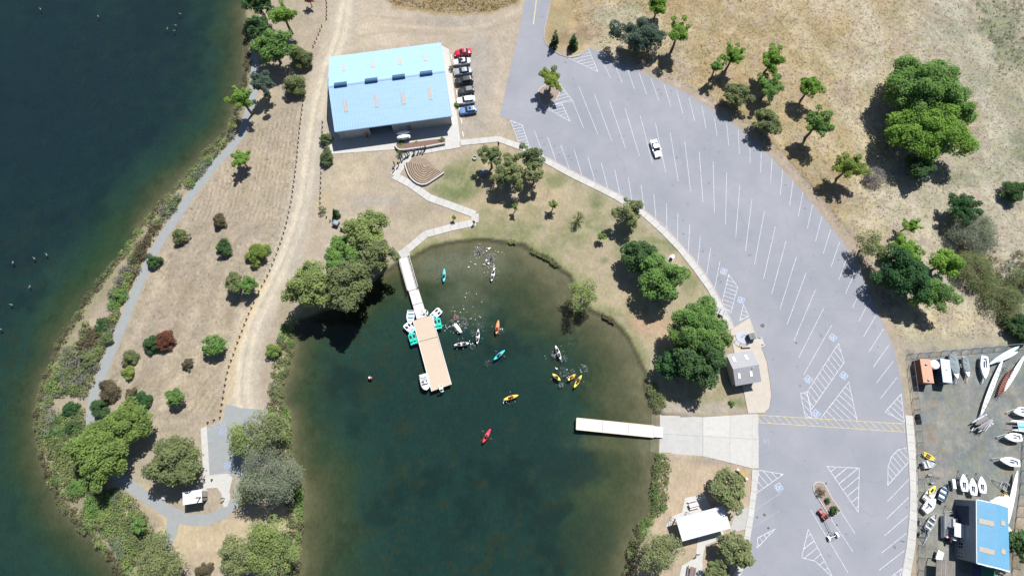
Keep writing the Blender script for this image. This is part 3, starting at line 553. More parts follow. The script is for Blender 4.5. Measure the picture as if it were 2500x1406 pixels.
def access_symbol(px, up_px, par=None, m=M_white, s=1.3):
    c = P(*px); a = ang(px, up_px) - PI / 2; rt = MB().box((0, 0, 0), (s, s, .003)).build('access_symbol', M_bluep, par or lot, loc=(c[0], c[1], .0275), rz=a)
    g = MB(); h = s / 2
    for p0, p1 in (((-h, -h), (h, -h)), ((h, -h), (h, h)), ((h, h), (-h, h)), ((-h, h), (-h, -h))): g.strip(p0, p1, .08, .003)
    k = s * .42; pts = [(.05 * k, .95 * k), (.0, .72 * k), (.05 * k, .1 * k), (.5 * k, .1 * k), (.72 * k, -.6 * k), (.95 * k, -.55 * k)]
    g.sheet([(.05 * k + .17 * k * math.cos(q * PI / 4), .95 * k + .17 * k * math.sin(q * PI / 4)) for q in range(8)], .0032)
    for i in range(1, 5): g.strip(pts[i], pts[i + 1], .09, .0034 + .0003 * i)
    g.strip((.05 * k, .45 * k), (.45 * k, .45 * k), .09, .0052)
    arc = [(-.05 * k + .55 * k * math.cos(R(q)), -.35 * k + .55 * k * math.sin(R(q))) for q in range(100, 371, 30)]
    for i in range(len(arc) - 1): g.strip(arc[i], arc[i + 1], .1, .0056 + .0002 * i)
    g.build('wheelchair_figure', m, rt)
for p, u in (((1767, 663), (1771, 648)), ((1809, 733), (1814, 718)), ((2033, 824), (2043, 812)), ((1973, 926), (1983, 914)), ((2060, 917), (2070, 905)), ((1992, 1010), (2002, 998)), ((1901, 1189), (1913, 1181))): access_symbol(p, u)
for p, u in (((544, 1054), (558, 1050)), ((556, 1137), (570, 1133))): access_symbol(p, u, wlot, M_faint)
g = MB()                                                            # two worn, hardly legible stencilled characters
for a, b_ in (((1863.5, 1071), (1864, 1081)), ((1866.5, 1072), (1867, 1081)), ((1869, 1073), (1869, 1080)), ((1864, 1081), (1869, 1081)), ((1873, 1071), (1878, 1074)), ((1878, 1074), (1873, 1076)), ((1873, 1076), (1879, 1080)), ((1879, 1080), (1873, 1084))): g.strip(P(*a), P(*b_), .11, .026 + .0006 * len(g.v) / 4)
g.build('stencilled_lettering', M_faint, lot)
for i, (x, y, r) in enumerate(((2017, 1180, .22), (2043, 1281, .25), (1866, 1256, .3), (1848, 1262, .2), (1876, 1288, .25), (1944, 837, .25), (1861, 795, .5))):
    MB().sheet([(P(x, y)[0] + r * random.uniform(.7, 1.2) * math.cos(q * PI / 5), P(x, y)[1] + r * random.uniform(.7, 1.2) * math.sin(q * PI / 5)) for q in range(10)], .0255).build('oil_stain', mat('oil stain', (.07, .072, .078), .6, .2, 3), lot)

for i in range(46):
    a_, b_ = random.choice(ROWA + ROWC + ROWD); k_ = random.uniform(.25, .75); c = P(a_[0] + (b_[0] - a_[0]) * k_ + random.uniform(9, 15), a_[1] + (b_[1] - a_[1]) * k_ + random.uniform(-3, 6)); r = random.uniform(.1, .34); el = random.uniform(.5, 1)
    MB().sheet([(c[0] + r * random.uniform(.7, 1.2) * math.cos(q * PI / 4.5), c[1] + el * r * random.uniform(.7, 1.2) * math.sin(q * PI / 4.5)) for q in range(9)], .0246).build('oil_stain', mat('old oil stain', (.125, .13, .145), .7, .25, 3), lot)

# ================================================================ buildings
def local(root, x, y, z):
    a = P(x, y, z); d = Vector((a[0] - root.location.x, a[1] - root.location.y)); c, s = math.cos(-root.rotation_euler.z), math.sin(-root.rotation_euler.z)
    return (d.x * c - d.y * s, d.x * s + d.y * c)
def slope(mb, x0, x1, ye, yr, ze, zr, th=.08, rib=.9, rh=.05, rw=.06):
    mb.add([(x0, ye, ze), (x1, ye, ze), (x1, yr, zr), (x0, yr, zr), (x0, ye, ze + th), (x1, ye, ze + th), (x1, yr, zr + th), (x0, yr, zr + th)], [(3, 2, 1, 0), (4, 5, 6, 7), (0, 1, 5, 4), (1, 2, 6, 5), (2, 3, 7, 6), (3, 0, 4, 7)] if yr > ye else [(0, 1, 2, 3), (7, 6, 5, 4), (4, 5, 1, 0), (5, 6, 2, 1), (6, 7, 3, 2), (7, 4, 0, 3)])
    n = int((x1 - x0) / rib)
    for i in range(n + 1):
        x = x0 + .05 + (x1 - x0 - .1 - rw) * i / n; zz = th - .005
        mb.add([(x, ye, ze + zz), (x + rw, ye, ze + zz), (x + rw, yr, zr + zz), (x, yr, zr + zz), (x, ye, ze + zz + rh), (x + rw, ye, ze + zz + rh), (x + rw, yr, zr + zz + rh), (x, yr, zr + zz + rh)], [(0, 1, 5, 4), (4, 5, 6, 7), (1, 2, 6, 5), (2, 3, 7, 6), (3, 0, 4, 7)] if yr > ye else [(4, 5, 1, 0), (7, 6, 5, 4), (5, 6, 2, 1), (6, 7, 3, 2), (7, 4, 0, 3)])
def on_slope(mb, cx, cy, lx, ly, zf, h):
    """a low panel lying on a roof slope, zf(y) is the roof height"""
    vs = [(cx + sx * lx / 2, cy + sy * ly / 2, zf(cy + sy * ly / 2) + dz) for dz in (0, h) for sx, sy in ((-1, -1), (1, -1), (1, 1), (-1, 1))]
    return mb.add(vs, [(3, 2, 1, 0), (4, 5, 6, 7), (0, 1, 5, 4), (1, 2, 6, 5), (2, 3, 7, 6), (3, 0, 4, 7)])
def gable(mb, x, w_, ze, zr, t=.2, z0=-.2):
    mb.add([(x, -w_ / 2, z0), (x, w_ / 2, z0), (x, w_ / 2, ze), (x, 0, zr), (x, -w_ / 2, ze), (x + t, -w_ / 2, z0), (x + t, w_ / 2, z0), (x + t, w_ / 2, ze), (x + t, 0, zr), (x + t, -w_ / 2, ze)], [(4, 3, 2, 1, 0), (5, 6, 7, 8, 9), (0, 1, 6, 5), (1, 2, 7, 6), (2, 3, 8, 7), (3, 4, 9, 8), (4, 0, 5, 9)])
M_wall = mat('cream metal siding', (.36, .36, .34), .6, .06, 1.2)
M_roofb = mat('pale blue metal roof', (.25, .385, .565), .5, .07, 1.4, spec=.4, stretch=(.2, 1.6, 1))
M_roofd = mat('blue metal roof', (.115, .285, .43), .5, .07, .7, spec=.4)
M_fibre = mat('amber fibreglass skylight', (.36, .31, .25), .5, .1, 2)
M_vent = mat('dark blue vent', (.03, .085, .17), .5, .1, 2)
M_dark = mat('dark interior', (.015, .016, .018), .9, .2, 2)
# main boathouse
EZ, RZ = 4.4, 7.1
q = [Vector(P(x, y, EZ)) for x, y in ((816, 323), (1102, 284), (1077, 104.5), (806, 141))]
c = sum(q, Vector((0, 0))) / 4; a = math.atan2((q[1] - q[0]).y, (q[1] - q[0]).x); BL = ((q[1] - q[0]).length + (q[2] - q[3]).length) / 2; BW = ((q[3] - q[0]).length + (q[2] - q[1]).length) / 2
bh = thing('boathouse', (c.x, c.y, 0), a, 'large boathouse with a pale blue ribbed metal roof beside the row of parked cars', 'boathouse')
hl, hw = BL / 2, BW / 2; wy = -hw + .85
zf = lambda y: RZ - (RZ - EZ) * abs(y) / hw + .08
for sg in (-1, 1):
    m_ = MB(); slope(m_, -hl, hl, sg * hw, sg * .001, EZ, RZ, .08, .62, .08, .10); m_.build('roof_slope', M_roofb, bh)
m_ = MB(); m_.add([(-hl, -.35, zf(.35) + .06), (hl, -.35, zf(.35) + .06), (hl, 0, RZ + .19), (-hl, 0, RZ + .19), (hl, .35, zf(.35) + .06), (-hl, .35, zf(.35) + .06)], [(0, 1, 2, 3), (3, 2, 4, 5)]); m_.build('ridge_cap', M_roofb, bh)
m_ = MB(); 
for sx in (-1, 1):
    for sy in (-1, 1): m_.add([(sx * hl + dx, y, z) for dx in (-.06 * sx, .06 * sx) for y, z in ((sy * hw, EZ - .18), (sy * hw, EZ + .14), (0, RZ + .14), (0, RZ - .18))], [(0, 1, 2, 3), (7, 6, 5, 4), (0, 4, 5, 1), (1, 5, 6, 2), (2, 6, 7, 3), (3, 7, 4, 0)])
m_.box((0, -hw, EZ - .06), (BL, .14, .2)); m_.box((0, hw, EZ - .06), (BL, .14, .2)); m_.build('roof_trim', M_roofb, bh)
for px in ((831, 202), (906, 192), (973, 183), (1040, 174)):
    x, y = local(bh, *px, RZ + .3); m_ = MB(); m_.loft([[(x + e, dy, RZ + .08 + dz) for dy, dz in ((-.52, -.08), (-.5, .32), (-.25, .5), (.25, .5), (.5, .32), (.52, -.08))] for e in (-1.45, 1.45)]); m_.build('ridge_vent', M_vent, bh)
for px, ly in (((843, 258), 3.0), ((918, 247), 3.0), ((984, 239), 3.0), ((1050, 229), 3.0), ((838, 164), 2.3), ((910, 156), 2.3), ((975, 149), 2.3), ((1038, 140), 2.3)):
    x, y = local(bh, *px, 6.0); on_slope(MB(), x, y, .85, ly, zf, .075).build('skylight', M_fibre, bh)
m_ = MB(); gable(m_, -hl + .25, BW - 1.7 + .55, EZ, RZ - .3); m_.build('wall', M_wall, bh)
m_ = MB(); gable(m_, hl - .45, BW - 1.7 + .55, EZ, RZ - .3); m_.build('wall', M_wall, bh)
MB().box((0, hw - .5, EZ / 2), (BL - .9, .2, EZ - .02)).build('wall', M_wall, bh)
X0, XE = -hl + .46, hl - .46; ops = [(X0 + 1.0, X0 + 5.2, 3.4), (X0 + 7.2, X0 + 12.6, 3.6)]; m_ = MB(); xs = X0
for a0, a1, h_ in ops:
    m_.box(((xs + a0) / 2, wy, EZ / 2), (a0 - xs, .2, EZ - .02)); m_.box(((a0 + a1) / 2, wy, (h_ + EZ) / 2), (a1 - a0, .2, EZ - h_ - .02)); xs = a1
m_.box(((xs + XE) / 2, wy, EZ / 2), (XE - xs, .2, EZ - .02))
for i in range(int((XE - xs) / .6)): m_.box((xs + .3 + i * .6, wy - .115, EZ / 2), (.05, .03, EZ - .1))
m_.build('wall', M_wall, bh)
d_ = MB(); a0, a1, h_ = ops[0]
for i in range(6): d_.box(((a0 + a1) / 2, wy + .03, .3 + i * (h_ - .1) / 6), (a1 - a0 - .05, .06, (h_ - .1) / 6 - .03))
d_.build('garage_door', mat('pale garage door', (.42, .42, .41), .5, .05, 1), bh)
MB().box(((ops[1][0] + ops[1][1]) / 2, wy + 4, .09), (6.5, 8, .02)).build('bay_floor', M_concd, bh)
MB().box((3.2, wy - .13, 1.05), (1.0, .06, 2.1)).build('door', mat('grey steel door', (.2, .21, .22), .5, .1, 2), bh)
for x in (-hl + .35, ops[1][0] - .4, hl - .35): MB().tube([(x, wy - .2, 0), (x, wy - .2, EZ - .1)], .06).build('downpipe', M_wall, bh)

# small boathouse in the yard
h0 = 5.6; nw, ne, sw, se = [Vector(P(*p, h0)) for p in ((2385, 1224), (2461, 1235), (2386, 1381), (2461, 1386))]
c = (nw + ne + sw + se) / 4; ax = (nw - sw).normalized(); a = math.atan2(ax.y, ax.x); L2 = 11.2; W2 = 5.75
yb = thing('yard_boathouse', (c.x, c.y, 0), a, 'grey boat shed with a darker blue metal roof inside the fenced boat yard', 'shed')
hl, hw = L2 / 2, W2 / 2; RZ2 = 6.75; zf2 = lambda y: RZ2 - (RZ2 - h0) * abs(y) / hw + .08
for sg in (-1, 1):
    m_ = MB(); slope(m_, -hl, hl, sg * hw, sg * .001, h0, RZ2, .07, .36); m_.build('roof_slope', M_roofd, yb)
m_ = MB()
for sx in (-1, 1):
    for sy in (-1, 1): m_.add([(sx * hl + dx, y, z) for dx in (-.07 * sx, .09 * sx) for y, z in ((sy * hw, h0 - .15), (sy * hw, h0 + .16), (0, RZ2 + .16), (0, RZ2 - .15))], [(0, 1, 2, 3), (7, 6, 5, 4), (0, 4, 5, 1), (1, 5, 6, 2), (2, 6, 7, 3), (3, 7, 4, 0)])
m_.box((0, hw + .02, h0 - .02), (L2, .12, .16)); m_.build('roof_trim', mat('white trim', (.72, .73, .74), .5, .05, 2), yb)
for px, ly in (((2405, 1274), 2.1), ((2448, 1276), 1.1), ((2405, 1343), 2.1), ((2448, 1345), 1.1)):
    x, y = local(yb, *px, 6.2); on_slope(MB(), x, max(-hw + .9, min(hw - 1.3, y)), .85, ly, zf2, .06).build('skylight', M_fibre, yb)
M_gw = mat('blue grey siding', (.155, .185, .21), .7, .07, 1.2)
m_ = MB(); wx = hw - .12
for x in np.arange(-hl + .25, hl - .2, .45): m_.box((x, wx + .1, 2.75), (.05, .025, 5.5))
m_.box((0, wx, 2.75), (L2 - .3, .18, 5.5)); m_.build('wall', M_gw, yb)
MB().box((0, -hw + .2, 2.75), (L2 - .3, .18, 5.5)).build('wall', M_gw, yb)
for sx in (-hl + .15, hl - .35): m_ = MB(); gable(m_, sx, W2 - .55, h0 - .05, RZ2 - .1); m_.build('wall', M_gw, yb)
x, y = local(yb, 2349, 1256, 2.4); MB().box((x, wx + .13, 2.0), (3.5, .08, 3.3)).build('garage_door', mat('navy roller door', (.018, .03, .07), .6, .1, 2), yb)
for px in ((2343, 1307), (2343, 1330), (2343, 1353)):
    x, y = local(yb, *px, 1.6); wn = MB().box((x, wx + .12, 1.75), (1.25, .06, 1.3)).build('window', mat('white window frame', (.4, .42, .44), .5, .05, 2), yb)
    for sx in (-.3, .3):
        for sz in (-.31, .31): MB().box((x + sx, wx + .155, 1.75 + sz), (.52, .02, .54)).build('pane', M_glass, wn)
lt = link('lean_to_roof', None, yb, (0, 0, 0)); 
m_ = MB(); m_.box((-hl - .95, -1.5, 2.6), (1.8, 2.3, .08))
for i in range(7): m_.box((-hl - .95, -2.5 + i * .33, 2.67), (1.8, .05, .06))
m_.build('green_panel', mat('green metal sheet', (.02, .16, .10), .5, .1, 2), lt)
m_ = MB(); m_.box((-hl - 1.2, .6, 2.55), (2.2, 1.6, .08)); m_.build('navy_panel', mat('navy sheet', (.02, .035, .08), .5, .1, 2), lt)
for x, y in ((-hl - 1.8, -2.6), (-hl - 1.8, 1.3), (-hl - 1.8, -.4)): MB().box((x, y, 1.28), (.1, .1, 2.56)).build('post', M_wood, lt)
# brown flat roofed shelter beside it
q = PP([(2286, 1364), (2332, 1370), (2332, 1420), (2284, 1418)], 2.5); c = np.mean(q, 0)
sh_ = thing('boat_shelter', (c[0], c[1], 0), 0, 'weathered grey brown plank roofed shelter at the bottom of the boat yard', 'shelter')
qq = [(p[0] - c[0], p[1] - c[1]) for p in q]; MB().prism(qq, 2.42, 2.5).build('roof_base', M_wood, sh_)
for i in range(9):
    k0, k1 = i / 9 + .004, (i + 1) / 9 - .004; A, B, Cc, D = [Vector(p) for p in qq]
    MB().prism([A.lerp(B, k0), A.lerp(B, k1), D.lerp(Cc, k1), D.lerp(Cc, k0)], 2.5, 2.53 + random.uniform(0, .02)).build('roof_plank', mat('grey brown planks', (.165, .15, .135), .9, .25, 1.3, rnd=.15), sh_)
for p in qq: MB().box((p[0] * .92, p[1] * .92, 1.2), (.12, .12, 2.44)).build('post', M_wood, sh_)

# restroom building
q = [Vector(P(x, y, 2.7)) for x, y in ((1790, 943), (1853, 932), (1840, 854), (1790, 855))]; q[3] = q[2] + (q[0] - q[1])
c = (q[0] + q[1] + q[2] + q[3]) / 4; ax = (q[1] - q[0]); a = math.atan2(ax.y, ax.x); LL = ax.length; WW = (q[2] - q[1]).length * .995
rr = thing('restroom_building', (c.x, c.y, 0), a, 'small restroom building with a grey gabled roof and four pale skylights on the cream apron', 'restroom')
hl, hw = LL / 2, WW / 2; zr = 3.9; zf3 = lambda y: zr - (zr - 2.7) * abs(y) / hw + .07
M_rg = mat('grey roofing', (.245, .245, .262), .6, .06, 1.5)
for sg in (-1, 1): m_ = MB(); slope(m_, -hl, hl, sg * hw, sg * .001, 2.7, zr, .07, .5, .02, .03); m_.build('roof_slope', M_rg, rr)
for px in ((1792, 877), (1822, 872), (1804, 918), (1833, 913)):
    x, y = local(rr, *px, 3.3); on_slope(MB(), x, y, .55, 1.1, zf3, .1).build('skylight', mat('white acrylic skylight', (.62, .61, .56), .4, .05, 2), rr)
x, y = local(rr, 1837, 898, 3.9); MB().tube([(x, y, 3.2), (x, y, 4.2)], .09).build('vent_pipe', M_galv, rr)
M_cb = mat('tan block wall', (.30, .27, .23), .85, .08, 2)
for sx in (-hl + .35, hl - .55): m_ = MB(); gable(m_, sx, WW - 1.0, 2.7, zr - .15); m_.build('wall', M_cb, rr)
for sy in (-1, 1): MB().box((0, sy * (hw - .6), 1.3), (LL - 1.1, .2, 2.75)).build('wall', M_cb, rr)
for dx in (-1.2, 1.2): MB().box((dx, -hw + .47, 1.1), (.95, .06, 2.1)).build('door', mat('brown door', (.09, .06, .045), .6, .1, 2), rr)

def hip_slab(name, px, z, label, cat, m, posts=True, rib=.35):
    q = [Vector(p) for p in PP(px, z)]; c = sum(q, Vector((0, 0))) / 4; ax = q[1] - q[0]; a = math.atan2(ax.y, ax.x)
    rt = thing(name, (c.x, c.y, 0), a, label, cat); l_, w_ = ax.length, (q[3] - q[0]).length; m_ = MB(); slope(m_, -l_ / 2, l_ / 2, -w_ / 2, w_ / 2, z - .12, z + .12, .07, rib, .035, .05); m_.build('roof', m, rt)
    m_ = MB(); m_.box((0, -w_ / 2, z - .12), (l_ + .05, .1, .22)); m_.box((0, w_ / 2, z + .12), (l_ + .05, .1, .22)); m_.build('roof_trim', m, rt)
    if posts:
        for sx in (-1, 0, 1):
            for sy in (-1, 1): MB().box((sx * (l_ / 2 - .6), sy * (w_ / 2 - .5), z / 2 - .1), (.16, .16, z - .1)).build('post', M_wood, rt)
    return rt, l_, w_
pv, l_, w_ = hip_slab('picnic_pavilion', [(1666, 1319), (1785, 1287), (1769, 1236), (1646, 1265)], 3.0, 'open picnic pavilion with a white ribbed metal roof between the leafy trees', 'pavilion', mat('white metal roof', (.46, .47, .50), .5, .06, 1))
for sy in (-.9, 1.0): 
    t_ = MB().box((0, sy, .74), (4.5, .8, .06)).build('picnic_table_top', M_wood, pv); 
wr, l_, w_ = hip_slab('vault_toilet', [(447, 1231), (493.5, 1224), (492, 1196), (446.6, 1201)], 2.9, 'small white roofed toilet building at the end of the trail', 'restroom', mat('pinkish white roof', (.60, .57, .57), .6, .04, 1), False)
m_ = MB()
for sy in (-1, 1): m_.box((0, sy * (w_ / 2 - .35), 1.4), (l_ - .7, .2, 2.8 + .16 * sy))
for sx in (-1, 1): m_.box((sx * (l_ / 2 - .35), 0, 1.38), (.2, w_ - .9, 2.76))
m_.build('wall', M_cb, wr); MB().box((.6, w_ / 2 - .22, 1.05), (.9, .06, 2.05)).build('door', mat('brown door', (.09, .06, .045)), wr)
MB().tube([(l_ / 2 - .25, -.3, .5), (l_ / 2 - .25, -.3, 4.6)], .14).build('vent_stack', M_wood, wr)
struct('toilet_pad', MB().prism(PP([(492, 1198), (508, 1196), (509, 1216), (492, 1218)]), -.2, .06), M_conc)

# ================================================================ docks
M_deck = mat('tan dock boards', (.40, .325, .25), .8, .05, .8, .004, stretch=(1, 1, 1)); M_gang = mat('pale grey gangway boards', (.46, .43, .415), .8, .05, 1, .004)
M_float = mat('dark float', (.05, .045, .04), .9, .1, 2)
def quad_dock(root, name, px, z, th, m, edge=None):
    q = PP(px, z); MB().prism(q, z - th, z).build(name, m, root)
    MB().prism(q if edge is None else edge, WZ - .1, z - th - .002).build('float', M_float, root)
dk = thing('swim_dock', (0, 0, 0), 0, 'wide tan floating dock with boats tied along both sides', 'dock')
quad_dock(dk, 'dock_section', [(1008.5, 783), (1054, 769.5), (1067.5, 821.5), (1022, 834)], -.02, .12, M_deck)
quad_dock(dk, 'dock_section', [(1022.3, 835), (1067.8, 822.5), (1101.5, 938), (1053.5, 955)], -.024, .12, M_deck)
for k0, k1 in (((1008, 783), (1054, 955)), ((1054.5, 769), (1102, 938))): m_ = MB(); m_.sweep([P(*k0, 0), P(*k1, 0)], .12, -.2, .01); m_.build('edge_board', mat('pale edge board', (.55, .52, .5), .8, .05, 2), dk)
gw = thing('gangway', (0, 0, 0), 0, 'narrow pale gangway with side railings from the shore path to the tan dock', 'gangway')
for px in ([(974.5, 631), (997, 625), (1020.5, 703.5), (996.5, 710.5)], [(998, 711.5), (1021, 704.5), (1031.5, 738), (1007.5, 744.5)], [(1008, 745.5), (1032, 739), (1042, 772.5), (1017.5, 779.5)]): quad_dock(gw, 'walkway_section', px, .06, .12, M_gang)
struct('dock_landing', MB().prism(PP([(971, 614), (993, 606), (1001, 622), (999, 627), (974, 632)]), -.5, .1), M_concd)
for a, b_ in (((973, 630), (996, 711)), ((998.5, 622), (1021.5, 703))):
    rl = link('railing', None, gw, (0, 0, 0)); A, B = V3(*a, .06), V3(*b_, .06); m_ = MB()
    for k in (.55, 1.0): m_.tube([A + Vector((0, 0, k)), B + Vector((0, 0, k))], .045, 5)
    m_.build('rail', M_gang, rl)
    MB().add([A + Vector((0, 0, .1)), B + Vector((0, 0, .1)), B + Vector((0, 0, .5)), A + Vector((0, 0, .5))], [(0, 1, 2, 3)]).build('toe_board', M_gang, rl)
    for i in range(6): p = A.lerp(B, i / 5); MB().tube([p, p + Vector((0, 0, 1.02))], .04, 5).build('baluster', M_gang, rl)
def ladder(px, rz, label):
    c = P(*px); rt = thing('dock_ladder', (c[0], c[1], 0), rz, label, 'ladder'); m_ = MB()
    for s_ in (-.35, .35): m_.tube([(-.9, s_, .0), (-.6, s_, .75), (.25, s_, .8), (.45, s_, .2), (.45, s_, -1.2)], .05, 5)
    m_.build('rail', M_wht, rt); m_ = MB()
    for k in range(4): MB().box((.46, 0, .1 - k * .32), (.1, .66, .05)).build('rung', M_wht, rt)
    MB().box((.0, 0, .78), (.35, .66, .05)).build('handhold', M_wht, rt)
ladder((1038, 762), R(-10), 'white swim ladder with a dark shadow beside the gangway end')
ladder((1078, 949), R(-75), 'white swim ladder at the far end of the tan dock')
ld = thing('launch_dock', (0, 0, 0), 0, 'long white floating dock beside the concrete boat ramp', 'dock')
M_ldk = mat('white dock deck', (.43, .415, .41), .7, .04, 1)
for px in ([(1409, 1020.5), (1471.4, 1026), (1471, 1053.5), (1407.5, 1047.5)], [(1472, 1026), (1533.6, 1032.5), (1533, 1060.5), (1471.6, 1053.6)], [(1534.2, 1032.6), (1596, 1039.2), (1595.4, 1066.5), (1533.6, 1060.6)]): quad_dock(ld, 'dock_section', px, .05, .2, M_ldk)
q = PP([(1596.4, 1039.4), (1619, 1042), (1619, 1068), (1596, 1066.6)], .06); MB().add([(*q[0], .05), (*q[1], -.1), (*q[2], -.1), (*q[3], .05)] + [(*q[0], -.1), (*q[1], -.2), (*q[2], -.2), (*q[3], -.1)], [(3, 2, 1, 0), (4, 5, 6, 7), (0, 1, 5, 4), (1, 2, 6, 5), (2, 3, 7, 6), (3, 0, 4, 7)]).build('transition_plate', mat('grey steel plate', (.43, .43, .47), .5, .08, 2), ld)
for a, b_ in (((1408, 1020), (1597, 1039.2)), ((1406.6, 1047.8), (1596, 1067.2)), ((1408, 1020), (1407, 1048))): m_ = MB(); m_.sweep([P(*a, .05), P(*b_, .05)], .16, -.25, .085); m_.build('edge_board', mat('cream edge board', (.50, .44, .35), .8, .06, 2), ld)

# ================================================================ boats, boards, trailers
def prof(t, bow=.62, full=.5, stern=1.0):
    return (stern + (1 - stern) * math.sin(min(1, t / .45) * PI / 2)) if t < bow else max(.03, math.cos((t - bow) / (1 - bow) * PI / 2) ** full)
def hull_open(mb, Ln, B, D, stern=.85, bow=.5, full=.75, n=11, z0=0.0, th=.05):
    rings = []
    for i in range(n + 1):
        t = i / n; b_ = B / 2 * prof(t, bow, full, stern); x = -Ln / 2 + Ln * t; zt = z0 + D * (1 + .18 * max(0, t - .55) ** 1.2 * 2); zk = z0 + D * .55 * max(0, t - .72) ** 1.5 * 3
        e = min(th, b_ * .4); d = zt - zk
        rings.append([(x, -b_, zt), (x, -b_ * .9, zk + d * .3), (x, -b_ * .45, zk), (x, b_ * .45, zk), (x, b_ * .9, zk + d * .3), (x, b_, zt), (x, b_ - e, zt), (x, (b_ - e) * .84, zk + d * .34), (x, -(b_ - e) * .84, zk + d * .34), (x, -b_ + e, zt)])
    mb.loft(rings); b_ = B / 2 * stern
    mb.box((-Ln / 2 + .03, 0, z0 + D * .62), (.05, 2 * b_ * .93, D * .72))
    return mb
def hull_closed(mb, Ln, B, D, stern=.5, bow=.5, full=.8, n=12, z0=0.0, crown=.08, st_pt=False, rocker=0.0):
    rings = []
    for i in range(n + 1):
        t = i / n; b_ = B / 2 * (max(.04, math.sin(PI * max(.004, min(.996, t))) ** full) if st_pt else prof(t, bow, full, stern)); x = -Ln / 2 + Ln * t
        r_ = rocker * (2 * t - 1) ** 2; zt = z0 + D + r_; zk = z0 + D * .6 * (abs(2 * t - 1) ** 4 if st_pt else max(0, t - .7) ** 1.5 * 3) + r_
        d = zt - zk; rings.append([(x, -b_, zt), (x, -b_ * .92, zk + d * .35), (x, -b_ * .45, zk), (x, b_ * .45, zk), (x, b_ * .92, zk + d * .35), (x, b_, zt), (x, b_ * .5, zt + crown * b_), (x, -b_ * .5, zt + crown * b_)])
    return mb.loft(rings)
def deck_patch(mb, Ln, B, t0, t1, stern, bow, full, z, inset=.04, n=6):
    l_ = []; r_ = []
    for i in range(n + 1):
        t = t0 + (t1 - t0) * i / n; b_ = max(.01, B / 2 * prof(t, bow, full, stern) - inset); x = -Ln / 2 + Ln * t; l_.append((x, b_)); r_.append((x, -b_))
    return mb.prism(l_ + r_[::-1], z, z + .035)
def pose(px_stern, px_bow, z=0.0):
    a, b_ = Vector(P(*px_stern, z)), Vector(P(*px_bow, z)); return (a + b_) / 2, math.atan2((b_ - a).y, (b_ - a).x), (b_ - a).length
M_plas = {}
def plastic(n, c): return mat(n + ' plastic', c, .4, .05, 2, spec=.45)
KCOL = {'teal': (.02, .44, .47), 'white': (.80, .80, .80), 'orange': (.75, .22, .06), 'yellow': (.78, .50, .06), 'red': (.66, .03, .07), 'cream': (.74, .69, .46)}
KM = {}
def kayak(px, colr, label, seats=1, beam=.78, group='kayaks and boards paddled on the cove'):
    c, a, ln = pose(*px, WZ); k = (colr, seats)
    rt = thing('kayak', (c.x, c.y, WZ - .07), a, label, 'kayak', group)
    h_ = MB(); hull_closed(h_, 3.4, beam, .26, st_pt=True, full=.62, crown=.12, rocker=.10); h_.build('hull', plastic(colr, KCOL[colr]), rt, True)
    for s_ in ((-.25,) if seats == 1 else (-.75, .55)):
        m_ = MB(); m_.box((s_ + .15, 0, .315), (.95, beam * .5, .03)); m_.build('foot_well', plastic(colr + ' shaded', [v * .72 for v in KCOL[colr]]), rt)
        m_ = MB(); m_.box((s_ - .3, 0, .42), (.08, beam * .55, .24)); m_.box((s_ - .08, 0, .33), (.4, beam * .52, .05)); m_.build('seat', M_black, rt)
    rt.scale = (ln / 3.4, 1, 1); return rt

